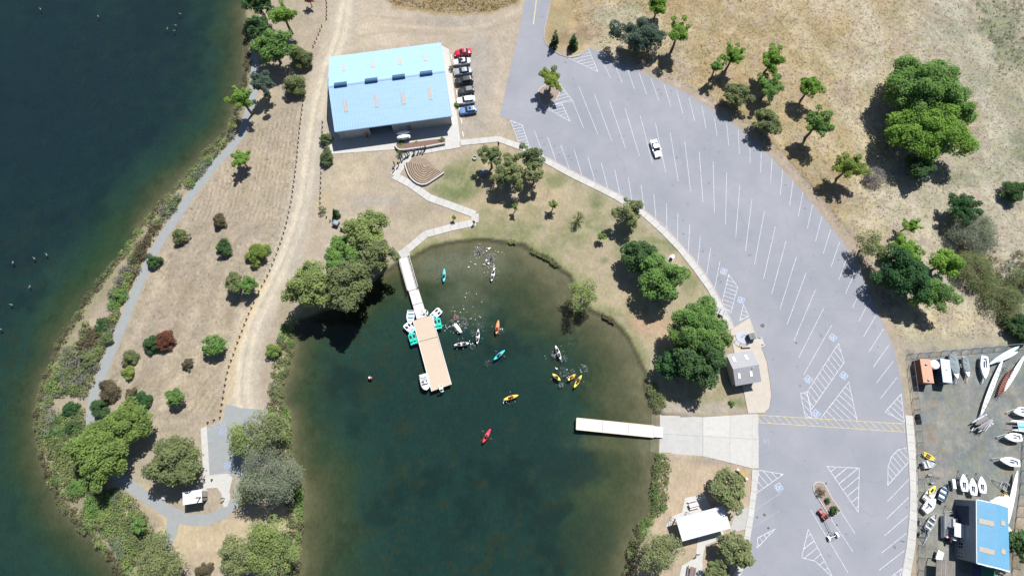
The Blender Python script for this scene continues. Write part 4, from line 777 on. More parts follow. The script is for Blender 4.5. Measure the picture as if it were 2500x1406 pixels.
# ---- people: one continuous skinned body per pose, clothing and hair as children
def skin_body(name, verts, edges, rad, m):
    me = bpy.data.meshes.new(name); me.from_pydata(verts, edges, []); me.materials.append(m)
    o = bpy.data.objects.new(name, me); COL.objects.link(o); o.modifiers.new('skin', 'SKIN'); s_ = o.modifiers.new('smooth', 'SUBSURF'); s_.levels = 1; s_.render_levels = 1
    sv = me.skin_vertices[0].data
    for i, r_ in enumerate(rad): sv[i].radius = (r_, r_)
    sv[0].use_root = True; return o
M_skin = mat('skin', (.36, .21, .15), .6, .08, 4); M_hair = mat('dark hair', (.03, .022, .018), .7, .2, 20)
def make_person(pose_):
    if pose_ == 'stand': J = dict(pel=(0, 0, .93), ch=(.0, 0, 1.25), nk=(.0, 0, 1.46), hd=(.02, 0, 1.56), ht=(.03, 0, 1.69), sl=(0, .19, 1.41), el=(-.02, .27, 1.13), wl=(.1, .29, .9), hl=(.14, .29, .81), hp=(0, .10, .9), kn=(.03, .11, .5), an=(-.02, .12, .09), ft=(.15, .13, .04))
    elif pose_ == 'sit': J = dict(pel=(0, 0, .12), ch=(-.04, 0, .42), nk=(-.03, 0, .62), hd=(0, 0, .72), ht=(.01, 0, .85), sl=(-.03, .19, .57), el=(.1, .33, .38), wl=(.33, .3, .42), hl=(.4, .28, .44), hp=(.02, .10, .12), kn=(.42, .15, .3), an=(.78, .13, .1), ft=(.86, .13, .18))
    else: J = dict(pel=(-.3, 0, -.08), ch=(0, 0, -.02), nk=(.2, 0, .03), hd=(.29, 0, .1), ht=(.34, 0, .21), sl=(.14, .19, 0), el=(.38, .34, -.02), wl=(.6, .4, .03), hl=(.68, .42, .04), hp=(-.36, .1, -.1), kn=(-.75, .14, -.16), an=(-1.1, .12, -.14), ft=(-1.26, .12, -.12))
    v = [J['pel'], J['ch'], J['nk'], J['hd'], J['ht']]; e = [(0, 1), (1, 2), (2, 3), (3, 4)]; rd = [.13, .145, .06, .085, .07]
    for sgn in (1, -1):
        n = len(v)
        for k, r_ in (('sl', .06), ('el', .045), ('wl', .032), ('hl', .04), ('hp', .09), ('kn', .06), ('an', .042), ('ft', .04)):
            p = J[k]; v.append((p[0], p[1] * sgn, p[2])); rd.append(r_)
        e += [(1, n), (n, n + 1), (n + 1, n + 2), (n + 2, n + 3), (0, n + 4), (n + 4, n + 5), (n + 5, n + 6), (n + 6, n + 7)]
    rt = link('person', None, None, (0, 0, 0)); rt['category'] = 'person'; b_ = skin_body('body', v, e, rd, M_skin); b_.parent = rt
    return rt, J
SHIRTS = {'navy': (.02, .03, .07), 'grey': (.16, .16, .17), 'black': (.015, .015, .018), 'red': (.5, .03, .03), 'white': (.7, .7, .7), 'orange': (.7, .2, .03), 'blue': (.04, .15, .4), 'green': (.03, .16, .06), 'yellow': (.6, .42, .05)}
PROTO = {}
def person(pose_, x, y, z, rz, shirt, trousers, label, group=None, sc=1.0):
    key = (pose_, shirt, trousers)
    if key not in PROTO:
        rt, J = make_person(pose_); g = lambda k, s_=1: Vector((J[k][0], J[k][1] * s_, J[k][2]))
        m_ = MB(); m_.tube([g('pel') + (g('ch') - g('pel')) * .05, g('ch'), g('nk') - (g('nk') - g('ch')) * .25], [.165, .185, .13], 10)
        for s_ in (1, -1): m_.tube([g('sl', s_), g('el', s_)], [.085, .068], 7)
        m_.build('shirt', mat('cloth ' + shirt, SHIRTS[shirt], .85, .1, 6), rt, True); m_ = MB()
        for s_ in (1, -1): m_.tube([g('hp', s_) + Vector((0, 0, .03)), g('kn', s_)] + ([g('an', s_)] if pose_ == 'stand' else []), [.115, .085] + ([.065] if pose_ == 'stand' else []), 7)
        m_.tube([g('pel') - (g('ch') - g('pel')) * .25, g('pel') + (g('ch') - g('pel')) * .15], [.15, .155], 9); m_.build('trousers', mat('cloth ' + trousers, SHIRTS[trousers], .85, .1, 6), rt, True)
        m_ = MB(); m_.dome(g('ht') + Vector((-.015, 0, -.055)), .112, 9, 4, 1.0, -.2); m_.build('hair', M_hair, rt, True)
        PROTO[key] = rt; r_ = rt; r_.location = (x, y, z); r_.rotation_euler = (0, 0, rz)
    else: r_ = dup(PROTO[key], (x, y, z), rz)
    r_['label'] = label; r_['category'] = 'person'; r_.scale = (sc,) * 3
    if group: r_['group'] = group
    return r_
def paddler(ky, s_, shirt, label, flip=False, pad=True, plabel=None):
    c, sn = math.cos(ky.rotation_euler.z), math.sin(ky.rotation_euler.z); k = ky.scale.x
    x, y = ky.location.x + c * s_ * k, ky.location.y + sn * s_ * k; rz = ky.rotation_euler.z + (PI if flip else 0)
    person('sit', x, y, ky.location.z + .24, rz, shirt, 'black', label, 'people paddling on the cove')
    if pad:
        d = .4; tilt = random.uniform(-.2, .2); pr = thing('paddle', (x + d * math.cos(rz), y + d * math.sin(rz), ky.location.z + .7), rz + random.uniform(-.35, .35), plabel or ('paddle of the ' + label), 'paddle', 'paddles held on the cove')
        MB().tube([(0, -1.0, -tilt), (0, 1.0, tilt)], .022, 5).build('shaft', M_black, pr)
        for s2 in (-1, 1): MB().box((0, s2 * 1.1, s2 * tilt * 1.1), (.13, .3, .025)).build('blade', mat('dull blade', (.10, .105, .11), .6, .1, 3), pr)
K = [
 (((1083.5, 689.5), (1084.8, 656.5)), 'teal', 'teal kayak nearest the shore by the gangway', 1, [(-.3, 'black', 'person in dark vest in the teal kayak near shore')]),
 (((1199.5, 687.5), (1207, 654)), 'white', 'white kayak with two seats beside the splashing swimmers near the north bank', 2, [(-.75, 'navy', 'person in navy in the rear of the white kayak by the swimmers'), (.6, 'grey', 'person in grey in the front of the white kayak by the swimmers')]),
 (((1165, 840), (1168, 804)), 'white', 'white two seat kayak pointing up the cove just right of the capsized one', 2, [(-.7, 'grey', 'person in grey in the rear of the upright pointing white kayak'), (.6, 'black', 'person in black in the front of the upright pointing white kayak')]),
 (((1146, 838), (1108.5, 843)), 'white', 'white two seat kayak lying crosswise close to the tan dock', 2, [(-.75, 'black', 'person in black in the rear of the crosswise white kayak'), (.4, 'navy', 'person in navy in the front of the crosswise white kayak')]),
 (((1211.5, 816.5), (1217, 782)), 'orange', 'bright orange kayak in the middle of the cove', 1, [(-.6, 'red', 'person in red sitting in the orange kayak')]),
 (((1205, 879), (1232.5, 855)), 'teal', 'teal kayak slanting across the dark middle of the cove', 1, [(-.1, 'blue', 'person in blue paddling the slanted teal kayak')]),
 (((1369, 878), (1356, 844)), 'white', 'white kayak with two people above the yellow kayaks', 2, [(-.7, 'grey', 'person in grey, rear of the white kayak above the yellow ones'), (.4, 'navy', 'person in navy, front of the white kayak above the yellow ones')]),
 (((1368, 929), (1348.5, 912.5)), 'yellow', 'short yellow kayak left of the other two in the cluster', 1, [(-.4, 'grey', 'person in grey in the leftmost clustered yellow kayak')]),
 (((1386, 929), (1405, 914)), 'yellow', 'short yellow kayak in the middle of the cluster', 1, [(-.2, 'orange', 'person in orange in the middle clustered yellow kayak')]),
 (((1401, 947), (1419.5, 916)), 'yellow', 'long yellow kayak on the right of the cluster', 1, [(.3, 'black', 'person in black in the long right hand yellow kayak')]),
 (((1229, 976), (1265.5, 964.5)), 'yellow', 'lone yellow kayak lying crosswise in open dark water', 1, [(.0, 'red', 'person in red vest in the lone yellow kayak')]),
 (((1178.5, 1081), (1197.5, 1047)), 'red', 'pinkish red kayak farthest out in the cove', 1, [(-.2, 'black', 'person in black in the pinkish red kayak')]),
]
for px, colr, lab, st_, ppl in K:
    ky = kayak(px, colr, lab, st_)
    for s_, shirt, pl in ppl: paddler(ky, s_, shirt, pl)
c, a, ln = pose((1109, 789), (1126, 812), WZ); cz = thing('capsized_kayak', (c.x, c.y, WZ + .14), a, 'cream hull of an overturned kayak among the glint flecks', 'kayak'); cz.rotation_euler = (PI, 0, a)
h_ = MB(); hull_closed(h_, ln, .85, .25, st_pt=True, full=.35, rocker=.04); h_.build('hull', plastic('cream', KCOL['cream']), cz, True)
for x, y, rz, sh_c, lab in ((1170, 618, 1.9, 'black', 'swimmer in dark clothes splashing closest to the north bank'), (1199, 632, 1.5, 'navy', 'swimmer in the glint flecks just above the white kayak'), (1187, 641, .6, 'grey', 'swimmer left of the glint trail above the white kayak'), (1109, 775, .8, 'red', 'swimmer in a red vest beside the capsized cream kayak')):
    p = P(x, y, WZ); person('swim', p[0], p[1], WZ + .02, rz, sh_c, 'black', lab, 'people swimming in the cove')

# pedal boats and tied up boats at the dock
def pedal_boat(px, colr, label, hood=None):
    c, a, ln = pose(*px, WZ); rt = thing('pedal_boat', (c.x, c.y, WZ - .08), a, label, 'pedal boat', 'pedal boats tied to the dock'); m = plastic(*colr)
    m_ = MB()
    for s_ in (-.55, .55): hull_closed(m_, 2.6, .5, .38, stern=.8, bow=.6, full=.6); m_.v[-104:] = [(p[0], p[1] + s_, p[2]) for p in m_.v[-104:]]
    m_.build('hull', m, rt, True); m_ = MB(); m_.prism([(-1.25, -.78), (1.0, -.8), (1.22, -.5), (1.25, .5), (1.0, .8), (-1.25, .78)], .36, .43); m_.build('deck', m, rt)
    for s_ in (-.4, .4):
        m_ = MB(); m_.box((-.35, s_, .5), (.5, .55, .12)); m_.box((-.62, s_, .68), (.1, .55, .4)); m_.build('seat', m, rt)
        MB().box((.45, s_, .445), (.75, .5, .03)).build('foot_well', M_black, rt)
    MB().box((-.05, 0, .5), (1.1, .12, .16)).build('centre_console', m, rt); MB().box((-1.0, 0, .46), (.3, 1.3, .06)).build('rear_bin', mat('blue seat', (.12, .36, .55), .5, .1, 3) if hood else m, rt)
    return rt
TL = ('teal green', (.0, .42, .32)); WB = ('pale blue white', (.66, .76, .82))
pedal_boat(((1057, 774), (1074, 758)), WB, 'white pedal boat with blue seats at the upper right corner of the dock', 1)
pedal_boat(((1071, 803), (1066, 778)), TL, 'green pedal boat moored on the right side of the dock')
pedal_boat(((1008, 809), (992, 793)), WB, 'white pedal boat with blue seats on the left side of the dock', 1)
pedal_boat(((1013, 843), (1004, 812)), TL, 'green pedal boat moored on the left side of the dock')
def rowboat(px, z, label, colr, inside, benches=3, B=1.5, name='rowboat', cat='rowboat', motor=True, group=None):
    c, a, ln = pose(*px, max(z, 0)); rt = thing(name, (c.x, c.y, z), a, label, cat, group)
    h_ = MB(); hull_open(h_, ln, B, .55, .85, .5, .8); h_.build('hull', colr, rt)
    MB().sweep([(-ln * .47, 0), (ln * .3, 0)], B * .72, .2, .23).build('floor', inside, rt)
    for i in range(benches): t = .14 + .28 * i; MB().box((-ln / 2 + ln * t, 0, .42), (.34, B * .98 * prof(t, .5, .8, .85) - .1, .05)).build('bench', colr, rt)
    if motor:
        mo = MB(); mo.box((-ln / 2 - .22, .1, .72), (.34, .26, .34), 0, .8); mo.box((-ln / 2 - .2, .1, .3), (.12, .1, .7)); mo.build('outboard_motor', M_black, rt)
    return rt
rowboat(((1003, 757), (1001, 791)), WZ - .1, 'white rowboat with a blue interior tied left of the gangway end', plastic('white', KCOL['white']), mat('blue boat interior', (.08, .22, .42), .6, .1, 3), 3, 1.7, motor=False)
c, a, ln = pose((1034, 914), (1042, 953), WZ); mb_ = thing('motorboat', (c.x, c.y, WZ - .12), a, 'rounded white motorboat moored at the lower left side of the dock', 'motorboat')
h_ = MB(); hull_closed(h_, ln, 1.9, .7, stern=.9, bow=.6, full=.45, crown=.05); h_.build('hull', M_wht, mb_, True)
MB().prism([(-1.3, -.6), (.5, -.66), (.75, 0), (.5, .66), (-1.3, .6)], .73, .76).build('cockpit_floor', mat('grey cockpit', (.3, .31, .33), .6, .1, 3), mb_)
for x in (-.15, .45): MB().box((x, 0, .86), (.14, 1.25, .2)).build('bench', M_black, mb_)
MB().box((.15, .1, .95), (.5, .4, .35)).build('console', M_wht, mb_); MB().box((-1.35, 0, .86), (.6, 1.4, .16)).build('rear_seat', M_wht, mb_)
m_ = MB(); m_.box((-ln / 2 - .2, 0, .85), (.4, .36, .5), 0, .8); m_.box((-ln / 2 - .15, 0, .2), (.14, .14, .9)); m_.build('outboard_motor', M_black, mb_)
# ---- buoys
for (x, y), m, lab in (((902, 922), M_wht, 'small white buoy floating against the red one'), ((906, 922.5), plastic('red', KCOL['red']), 'red buoy floating alone in the dark water left of the dock')):
    c = P(x, y, WZ); b_ = thing('buoy', (c[0], c[1], WZ), 0, lab, 'buoy'); MB().dome((0, 0, .05), .27, 10, 6).build('float', m, b_, True); MB().tube([(0, 0, .28), (0, 0, .42)], .05).build('lifting_eye', M_galv, b_)
# ---- water birds
for i, (x, y) in enumerate(((99, 23), (240, 41), (440, 35), (409, 71), (429, 63), (426, 76), (32, 641), (84, 631), (114, 622), (73, 700), (28, 744), (2, 804))):
    c = P(x, y, WZ); rz = random.uniform(0, 6.3)
    if i == 0:
        bird = thing('water_bird', (c[0], c[1], WZ), rz, 'small pale water bird floating far out on the dark lake', 'bird', 'water birds on the lake'); m_ = MB()
        m_.loft([[(x_, r_ * math.cos(q * PI / 4), .08 + r_ * .8 * math.sin(q * PI / 4)) for q in range(8)] for x_, r_ in ((-.38, .02), (-.25, .1), (0, .16), (.2, .13), (.3, .05))]); m_.build('body', mat('pale feathers', (.15, .148, .145), .8, .15, 8), bird, True)
        m_ = MB(); m_.tube([(.2, 0, .14), (.28, 0, .3), (.36, 0, .33)], [.06, .05, .055], 7); m_.build('neck', mat('pale feathers', 0), bird, True); MB().tube([(.38, 0, .33), (.47, 0, .31)], [.025, .01], 5).build('beak', mat('beak', (.3, .18, .04)), bird)
    else: dup(bird, (c[0], c[1], WZ), rz)

# ---- trailers and boats in the yard
def trailer_parts(rt, Ln, wd, z=.45):
    m_ = MB(); m_.tube([(Ln * .5 + .9, 0, z), (Ln * .2, wd / 2, z), (-Ln * .45, wd / 2, z)], .045, 5); m_.tube([(Ln * .5 + .9, 0, z), (Ln * .2, -wd / 2, z), (-Ln * .45, -wd / 2, z)], .045, 5)
    for x in (-.4, 0, .22): m_.tube([(Ln * x, -wd / 2, z), (Ln * x, wd / 2, z)], .04, 5)
    m_.tube([(Ln * .5 + .6, 0, z), (Ln * .5 + .6, 0, 0)], .035, 5); m_.build('frame', M_galv, rt)
    for s_ in (-1, 1):
        wq = MB().tube([(-.3, s_ * (wd / 2 + .08), .28), (-.3, s_ * (wd / 2 + .24), .28)], .28, 12).build('wheel', M_black, rt); MB().tube([(-.3, s_ * (wd / 2 + .235), .28), (-.3, s_ * (wd / 2 + .25), .28)], .15, 10).build('rim', M_galv, wq)
        m_ = MB(); m_.box((-.3, s_ * (wd / 2 + .16), .6), (.8, .24, .03)); m_.build('mudguard', M_galv, rt)
def trailer(px, label, wd=1.3):
    c, a, ln = pose(*px); rt = thing('boat_trailer', (c.x, c.y, 0), a, label, 'trailer', 'boat trailers in the yard'); trailer_parts(rt, ln - .9, wd); return rt
def sailboat(px, label, B=1.7, z=.55, mast=None, cover=None, deck=(.80, .81, .82), tlabel=None, tr=True):
    c, a, ln = pose(*px, z + .5); rt = thing('sailboat', (c.x, c.y, z), a, label, 'sailboat', 'boats stored in the yard')
    h_ = MB(); hull_open(h_, ln, B, .55, .72, .42, .85); h_.build('hull', M_wht, rt); dm = mat('white deck %.2f' % deck[0], deck, .4, .04, 2)
    d_ = MB(); deck_patch(d_, ln, B, .52, .985, .72, .42, .85, .60); d_.build('foredeck', dm, rt); d_ = MB(); deck_patch(d_, ln, B, .0, .1, .72, .42, .85, .53); d_.build('stern_deck', dm, rt)
    for s_ in (-1, 1): MB().sweep([(-ln / 2 + ln * t, s_ * (B / 2 * prof(t, .42, .85, .72) - .2)) for t in (.1, .25, .4, .53)], .34, .53, .565).build('side_deck', dm, rt)
    MB().sweep([(-ln * .4, 0), (ln * .02, 0)], B * .5, .26, .28).build('cockpit_floor', mat('blue grey cockpit', (.45, .48, .55), .5, .1, 3), rt)
    MB().box((-ln * .12, 0, .4), (ln * .3, .1, .26)).build('centreboard_case', mat('dark trim', (.10, .1, .13), .6, .1, 3), rt)
    if cover:
        m_ = MB(); rg = []
        for i in range(9):
            t = .05 + .9 * i / 8 if cover is True else cover[0] + (cover[1] - cover[0]) * i / 8; b_ = B / 2 * prof(t, .42, .85, .72) + .05; x = -ln / 2 + ln * t
            rg.append([(x, -b_, .45), (x, -b_ * .95, .62), (x, -b_ * .4, .78 + .05 * math.sin(i * 2)), (x, 0, .86 + .06 * math.cos(i * 3)), (x, b_ * .4, .76 + .05 * math.cos(i)), (x, b_ * .95, .62), (x, b_, .45)])
        m_.loft(rg, False, False); m_.build('cover', mat('grey tarpaulin', (.17, .20, .21), .8, .15, 2, .03), rt)
    if mast: MB().tube([(-ln * .5, .12, .9), (ln * .62, .0, .95)], .04, 6).build('lowered_mast', M_alu, rt)
    if tr:
        tq = thing('boat_trailer', (c.x, c.y, 0), a, tlabel or ('trailer under the ' + label), 'trailer', 'boat trailers in the yard'); trailer_parts(tq, ln, 1.25)
    return rt
sailboat(((2325, 864), (2337, 925)), 'dinghy under a grey cover beside the pale container', 1.9, .55, None, (0, .78))
sailboat(((2355, 871), (2364, 921)), 'small dinghy with a grey cover and white bow left of the big white sailboat', 1.35, .45, None, (.02, .72), (.78, .79, .8), tlabel='trailer under the smaller grey covered dinghy with a white bow')
sailboat(((2404, 869), (2405, 925)), 'white sailing boat with an open cockpit between the covered dinghy and the rowing shells', 1.75, .7, None, tlabel='trailer under the white sailing boat left of the rowing shells')
sailboat(((2495, 1068), (2452, 1066)), 'white sailing dinghy just below the pale catamaran by the right fence', 1.75, .7, True)
sailboat(((2490, 1131), (2440, 1121)), 'largest white sailing boat at the right fence above the white shell', 1.75, .75, None)
sailboat(((2511, 1004), (2474, 1005)), 'oval white dinghy with a beige interior at the right edge', 1.9, .6, None, None, (.6, .6, .58))
for px, lab in ((((2356, 1199), (2351, 1156)), 'left one of three white dinghies lined up above the blue roof'), (((2378, 1208), (2373, 1166)), 'middle one of three white dinghies lined up above the blue roof'), (((2400, 1203), (2395, 1162)), 'right one of three white dinghies lined up above the blue roof')): sailboat(px, lab, 1.55, .6)
def catamaran(px, label, colr, tram, B=2.3, cover=False, z=.55):
    c, a, ln = pose(*px, z + .4); rt = thing('catamaran', (c.x, c.y, z), a, label, 'catamaran', 'boats stored in the yard')
    for s_ in (-1, 1):
        m_ = MB(); hull_closed(m_, ln, .42, .4, stern=.6, bow=.5, full=.8); m_.v = [(p[0], p[1] + s_ * (B / 2 - .2), p[2]) for p in m_.v]; m_.build('hull', colr, rt, True)
    MB().box((-ln * .12, 0, .5), (ln * .5, B - .6, .04)).build('trampoline', tram, rt); m_ = MB()
    for x in (-.36, .13): m_.tube([(ln * x, -B / 2 + .1, .52), (ln * x, B / 2 - .1, .52)], .06, 6)
    m_.build('cross_beam', M_alu, rt); MB().tube([(-ln * .5, .1, .75), (ln * .6, .1, .75)], .05, 6).build('lowered_mast', M_alu, rt); return rt
catamaran(((2512, 1041), (2468, 1038)), 'white catamaran with a pale blue trampoline by the right fence', M_wht, mat('pale blue trampoline', (.22, .42, .55), .7, .1, 3), 2.2)
ct = catamaran(((2418, 1022), (2380, 1044)), 'grey catamaran under covers on a trailer at the end of the long shell', mat('grey hull', (.33, .36, .38), .5, .1, 3), mat('grey net', (.13, .13, .14), .8, .2, 3), 2.4)
for s_ in (-.5, .45): m_ = MB(); m_.loft([[(x, s_ + r_ * math.cos(q * PI / 3), .68 + .5 * r_ * math.sin(q * PI / 3)) for q in range(6)] for x, r_ in ((-1.6, .08), (-1.2, .36), (0, .42), (1.2, .34), (1.7, .1))]); m_.build('cover', mat('taupe cover', (.17, .155, .16), .85, .15, 2, .02), ct)
m_ = MB(); m_.tube([(-1.9, .3, .9), (1.0, 1.3, .95)], .09, 6); m_.tube([(-1.9, .1, .9), (1.2, 1.0, .95)], .06, 6); m_.build('furled_spar', M_alu, ct); tq = dup(ct, ct.location, 0) if False else None
trailer(((2410, 1026), (2372, 1049)), 'trailer carrying the grey covered catamaran', 1.4)
def shell(px, label, B=.62, riggers=True, z=.8, mats_=None):
    c, a, ln = pose(*px, z); rt = thing('rowing_shell', (c.x, c.y, z - .2), a, label, 'rowing shell', 'rowing shells in the yard')
    m_ = MB(); hull_closed(m_, ln, B, .3, st_pt=True, full=.55, n=16); m_.build('hull', mats_ or M_wht, rt, True)
    if riggers:
        for i in range(9): x = -ln * .36 + i * ln * .08; MB().box((x, 0, .345), (.16, B * .6, .03)).build('seat_opening', M_black, rt)
    m_ = MB()
    for x in (-.28, .28):
        for s_ in (-1, 1): m_.tube([(ln * x, s_ * .2, .02), (ln * x, s_ * .5, -.6)], .04, 5)
        m_.tube([(ln * x, -.35, .0), (ln * x, .35, .0)], .05, 5)
    m_.build('trestle', M_wood, rt); return rt
shell(((2393, 1016), (2447, 879)), 'long white rowing shell with dark seats on trestles in the middle of the yard', .95)
shell(((2450, 956), (2501, 868)), 'white rowing shell beside the rusty canoe rack at the right edge', .9, False)
shell(((2414, 890), (2488, 845)), 'pale blue hull pointing to the top right corner of the fence', .95, False, 1.1, mat('pale blue hull', (.50, .66, .72), .4, .04, 2))
shell(((2424, 886), (2484, 859)), 'white hull lying just below the pale blue one in the top right corner', .85, False, .8)
shell(((2456, 1292), (2484, 1148)), 'very long white hull along the right fence beside the blue roof', .95, False, 1.0)
c, a, ln = pose((2430, 968), (2466, 896), .6); rk = thing('canoe_rack', (c.x, c.y, 0), a, 'rusty rack holding a red brown canoe between the two white shells', 'rack')
m_ = MB(); hull_open(m_, ln * .86, 1.0, .4, .3, .5, .7); m_.v = [(p[0], p[1] - .25, p[2] + .5) for p in m_.v]; m_.build('canoe', mat('rust red canoe', (.22, .07, .05), .6, .25, 2), rk)
m_ = MB()
for i in range(14): x = -ln * .45 + i * ln * .9 / 13; m_.tube([(x, -.8, .92 + .04 * (i % 2)), (x, .75, .95)], .045, 5)
for y in (-.75, .7): m_.tube([(-ln * .48, y, .9), (ln * .48, y, .92)], .05, 5)
for x in (-.4, .4):
    for y in (-.75, .7): m_.tube([(ln * x, y, 0), (ln * x, y, .9)], .05, 5)
m_.build('rack_frame', mat('rusty grey timber', (.14, .11, .10), .9, .3, 3), rk)
grey_in = mat('grey boat interior', (.26, .28, .29), .6, .15, 3); alu_h = mat('dull aluminium hull', (.48, .50, .52), .45, .1, 3, metal=.3)
rowboat(((2250, 1135), (2281, 1128)), .35, 'grey metal skiff beside the orange kayaks at the left yard fence', alu_h, grey_in, 2, 1.5, 'skiff', 'skiff', True, 'boats stored in the yard')
rowboat(((2255, 1221), (2280, 1189)), .4, 'white skiff carrying a yellow kayak at the left yard fence', M_wht, grey_in, 2, 1.6, 'skiff', 'skiff', False, 'boats stored in the yard')
rowboat(((2293, 1222), (2308, 1181)), .4, 'dark blue skiff with pale benches on a trailer', mat('dark blue hull', (.05, .09, .14), .5, .1, 3), mat('pale bench', (.5, .52, .53), .5, .1, 3), 3, 1.6, 'skiff', 'skiff', False, 'boats stored in the yard')
sailboat(((2257, 1247), (2284, 1217)), 'pale boat with a dark windscreen below the yellow kayak', 1.75, .5, None, None, (.62, .68, .70), tr=False)
rowboat(((2259, 1292), (2281, 1254)), .35, 'long bare aluminium skiff with dark benches beside the left fence', alu_h, mat('dark boat interior', (.05, .055, .06), .7, .1, 3), 4, 1.35, 'skiff', 'skiff', True, 'boats stored in the yard')
def loose_kayak(px, z, colr, label, beam=.75):
    c, a, ln = pose(*px, z); rt = thing('kayak', (c.x, c.y, z), a, label, 'kayak', 'kayaks on land'); h_ = MB(); hull_closed(h_, ln, beam, .3, st_pt=True, full=.6, rocker=.08); h_.build('hull', plastic(colr, KCOL[colr]), rt, True)
    MB().box((-.1, 0, .345), (.9, beam * .5, .03)).build('seat_well', M_black, rt); return rt
KCOL['amber'] = (.80, .42, .03); KCOL['lemon'] = (.8, .6, .05)
loose_kayak(((2266, 1206), (2281, 1186)), .85, 'lemon', 'yellow kayak lying inside the white skiff', .8)
loose_kayak(((2251, 1103), (2281, 1121)), .25, 'amber', 'orange kayak at the left yard fence, upper of the two', .62)
loose_kayak(((2249, 1108), (2278, 1125)), .2, 'lemon', 'yellow kayak touching the orange one, lower of the two', .55)
loose_kayak(((2444, 1204), (2450, 1214)), .5, 'amber', 'short orange kayak end standing by the shed corner', .5)
loose_kayak(((2453, 1203), (2457, 1212)), .5, 'lemon', 'short yellow kayak end beside the shed corner', .5)
for px, lab in ((((2255, 1170), (2290, 1166)), 'empty trailer frame at the left fence above the white skiff'), (((2250, 1268), (2252, 1290)), 'small empty trailer at the left fence beside the long skiff'), (((2251, 1296), (2253, 1318)), 'lowest empty trailer at the left fence'), (((2470, 1200), (2425, 1172)), 'bare galvanised trailer right of the three white dinghies')): trailer(px, lab, 1.2)
# pontoon boat
c, a, ln = pose((2316, 1316), (2316, 1258), .8); pb = thing('pontoon_boat', (c.x, c.y, .3), a, 'long grey pontoon boat with a pale canopy against the shed wall', 'pontoon boat')
for s_ in (-.95, .95): MB().tube([(-ln / 2, s_, .25), (ln * .4, s_, .25), (ln / 2, s_, .32)], [.3, .3, .06], 10).build('pontoon', M_alu, pb, True)
MB().box((0, 0, .6), (ln * .94, 2.4, .08)).build('deck', mat('grey carpet deck', (.16, .17, .19), .9, .1, 4), pb)
for s_ in (-1, 1): MB().box((0, s_ * 1.18, .92), (ln * .9, .05, .55)).build('side_panel', alu_h, pb)
MB().box((.9, -.75, .85), (1.8, .55, .4)).build('bench_seat', mat('cream vinyl', (.42, .40, .36), .6, .1, 3), pb); MB().box((-1.2, .75, .85), (1.6, .55, .4)).build('bench_seat', mat('dark vinyl', (.06, .06, .07), .6, .1, 3), pb); MB().box((-1.9, -.6, .95), (.5, .6, .65)).build('console', M_wht, pb)
cn = MB().box((-.2, -.85, 2.2), (2.5, 2.0, .07)).build('canopy', mat('pale lilac canopy', (.50, .50, .56), .8, .05, 2), pb)
for x in (-1.4, 1.0):
    for y in (-1.1, -.05): MB().tube([(x, y, .7), (x, y, 2.18)], .03, 5).build('canopy_post', M_alu, cn)
m_ = MB(); m_.box((-ln / 2 - .3, 0, .85), (.45, .4, .55), 0, .8); m_.box((-ln / 2 - .25, 0, .2), (.15, .15, .9)); m_.build('outboard_motor', M_black, pb)
for y, m in ((.65, M_wht), (.25, plastic('red', KCOL['red']))): MB().dome((-ln * .43, y, .95), .2, 8, 5).build('fender_ball', m, pb, True)
trailer(((2318, 1270), (2309, 1236)), 'trailer tongue sticking out in front of the pontoon boat', 1.5)
# containers, tank, skip, table
def container(px, label, side, top, hts=2.5):
    q = [Vector(p) for p in PP(px, hts)]; c = (q[0] + q[1] + q[2] + q[3]) / 4; ax = q[0] - q[3]; a = math.atan2(ax.y, ax.x); ln, wd = ax.length, (q[1] - q[0]).length * 1.05
    rt = thing('shipping_container', (c.x, c.y, 0), a, label, 'container'); m_ = MB(); m_.box((0, 0, hts / 2 - .02), (ln - .1, wd - .1, hts - .06))
    for i in range(int(ln / .3)):
        x = -ln / 2 + .2 + i * .3
        for s_ in (-1, 1): m_.box((x, s_ * (wd / 2 - .03), hts / 2), (.14, .06, hts - .2))
    m_.build('body', side, rt); m_ = MB(); m_.box((0, 0, hts - .02), (ln, wd, .07))
    for i in range(int(ln / .3)): m_.box((-ln / 2 + .2 + i * .3, 0, hts + .022), (.15, wd - .16, .02))
    m_.build('roof', top, rt)
    for s_ in (-1, 1): MB().box((-ln / 2 - .03, s_ * wd / 4, hts / 2), (.05, wd / 2 - .06, hts - .2)).build('door', side, rt)
    return rt, ln, wd
o1, ln, wd = container([(2247, 877), (2271, 876), (2278, 934), (2256, 935)], 'orange shipping container in the top left corner of the yard', mat('brown orange side', (.17, .075, .045), .6, .15, 2), mat('orange container roof', (.44, .245, .165), .6, .1, 2))
for x in (1.35, -1.9): m_ = MB(); m_.tube([(x, 0, 2.5), (x, 0, 2.72)], .16, 9); m_.dome((x, 0, 2.72), .24, 9, 3, .5, 0); m_.build('roof_vent', M_galv, o1)
o2, ln, wd = container([(2296, 877), (2317, 877), (2325, 933), (2303, 934)], 'pale blue white shipping container beside the round white tank', mat('navy container side', (.045, .06, .09), .6, .15, 2), mat('pale blue container roof', (.42, .55, .64), .6, .06, 2))
MB().dome((.2, 0, 2.55), .17, 8, 3, .7, 0).build('roof_vent', M_galv, o2)
c = P(2281, 890, 2.0); tk = thing('water_tank', (c[0], c[1], 0), 0, 'round white tank between the two shipping containers', 'tank'); MB().tube([(0, 0, 0), (0, 0, 2.2)], .95, 20).build('shell', M_wht, tk, True); MB().dome((0, 0, 2.2), .95, 20, 4, .25, 0).build('lid', M_wht, tk, True); MB().tube([(.2, 0, 2.4), (.2, 0, 2.5)], .2, 10).build('hatch', M_wht, tk)
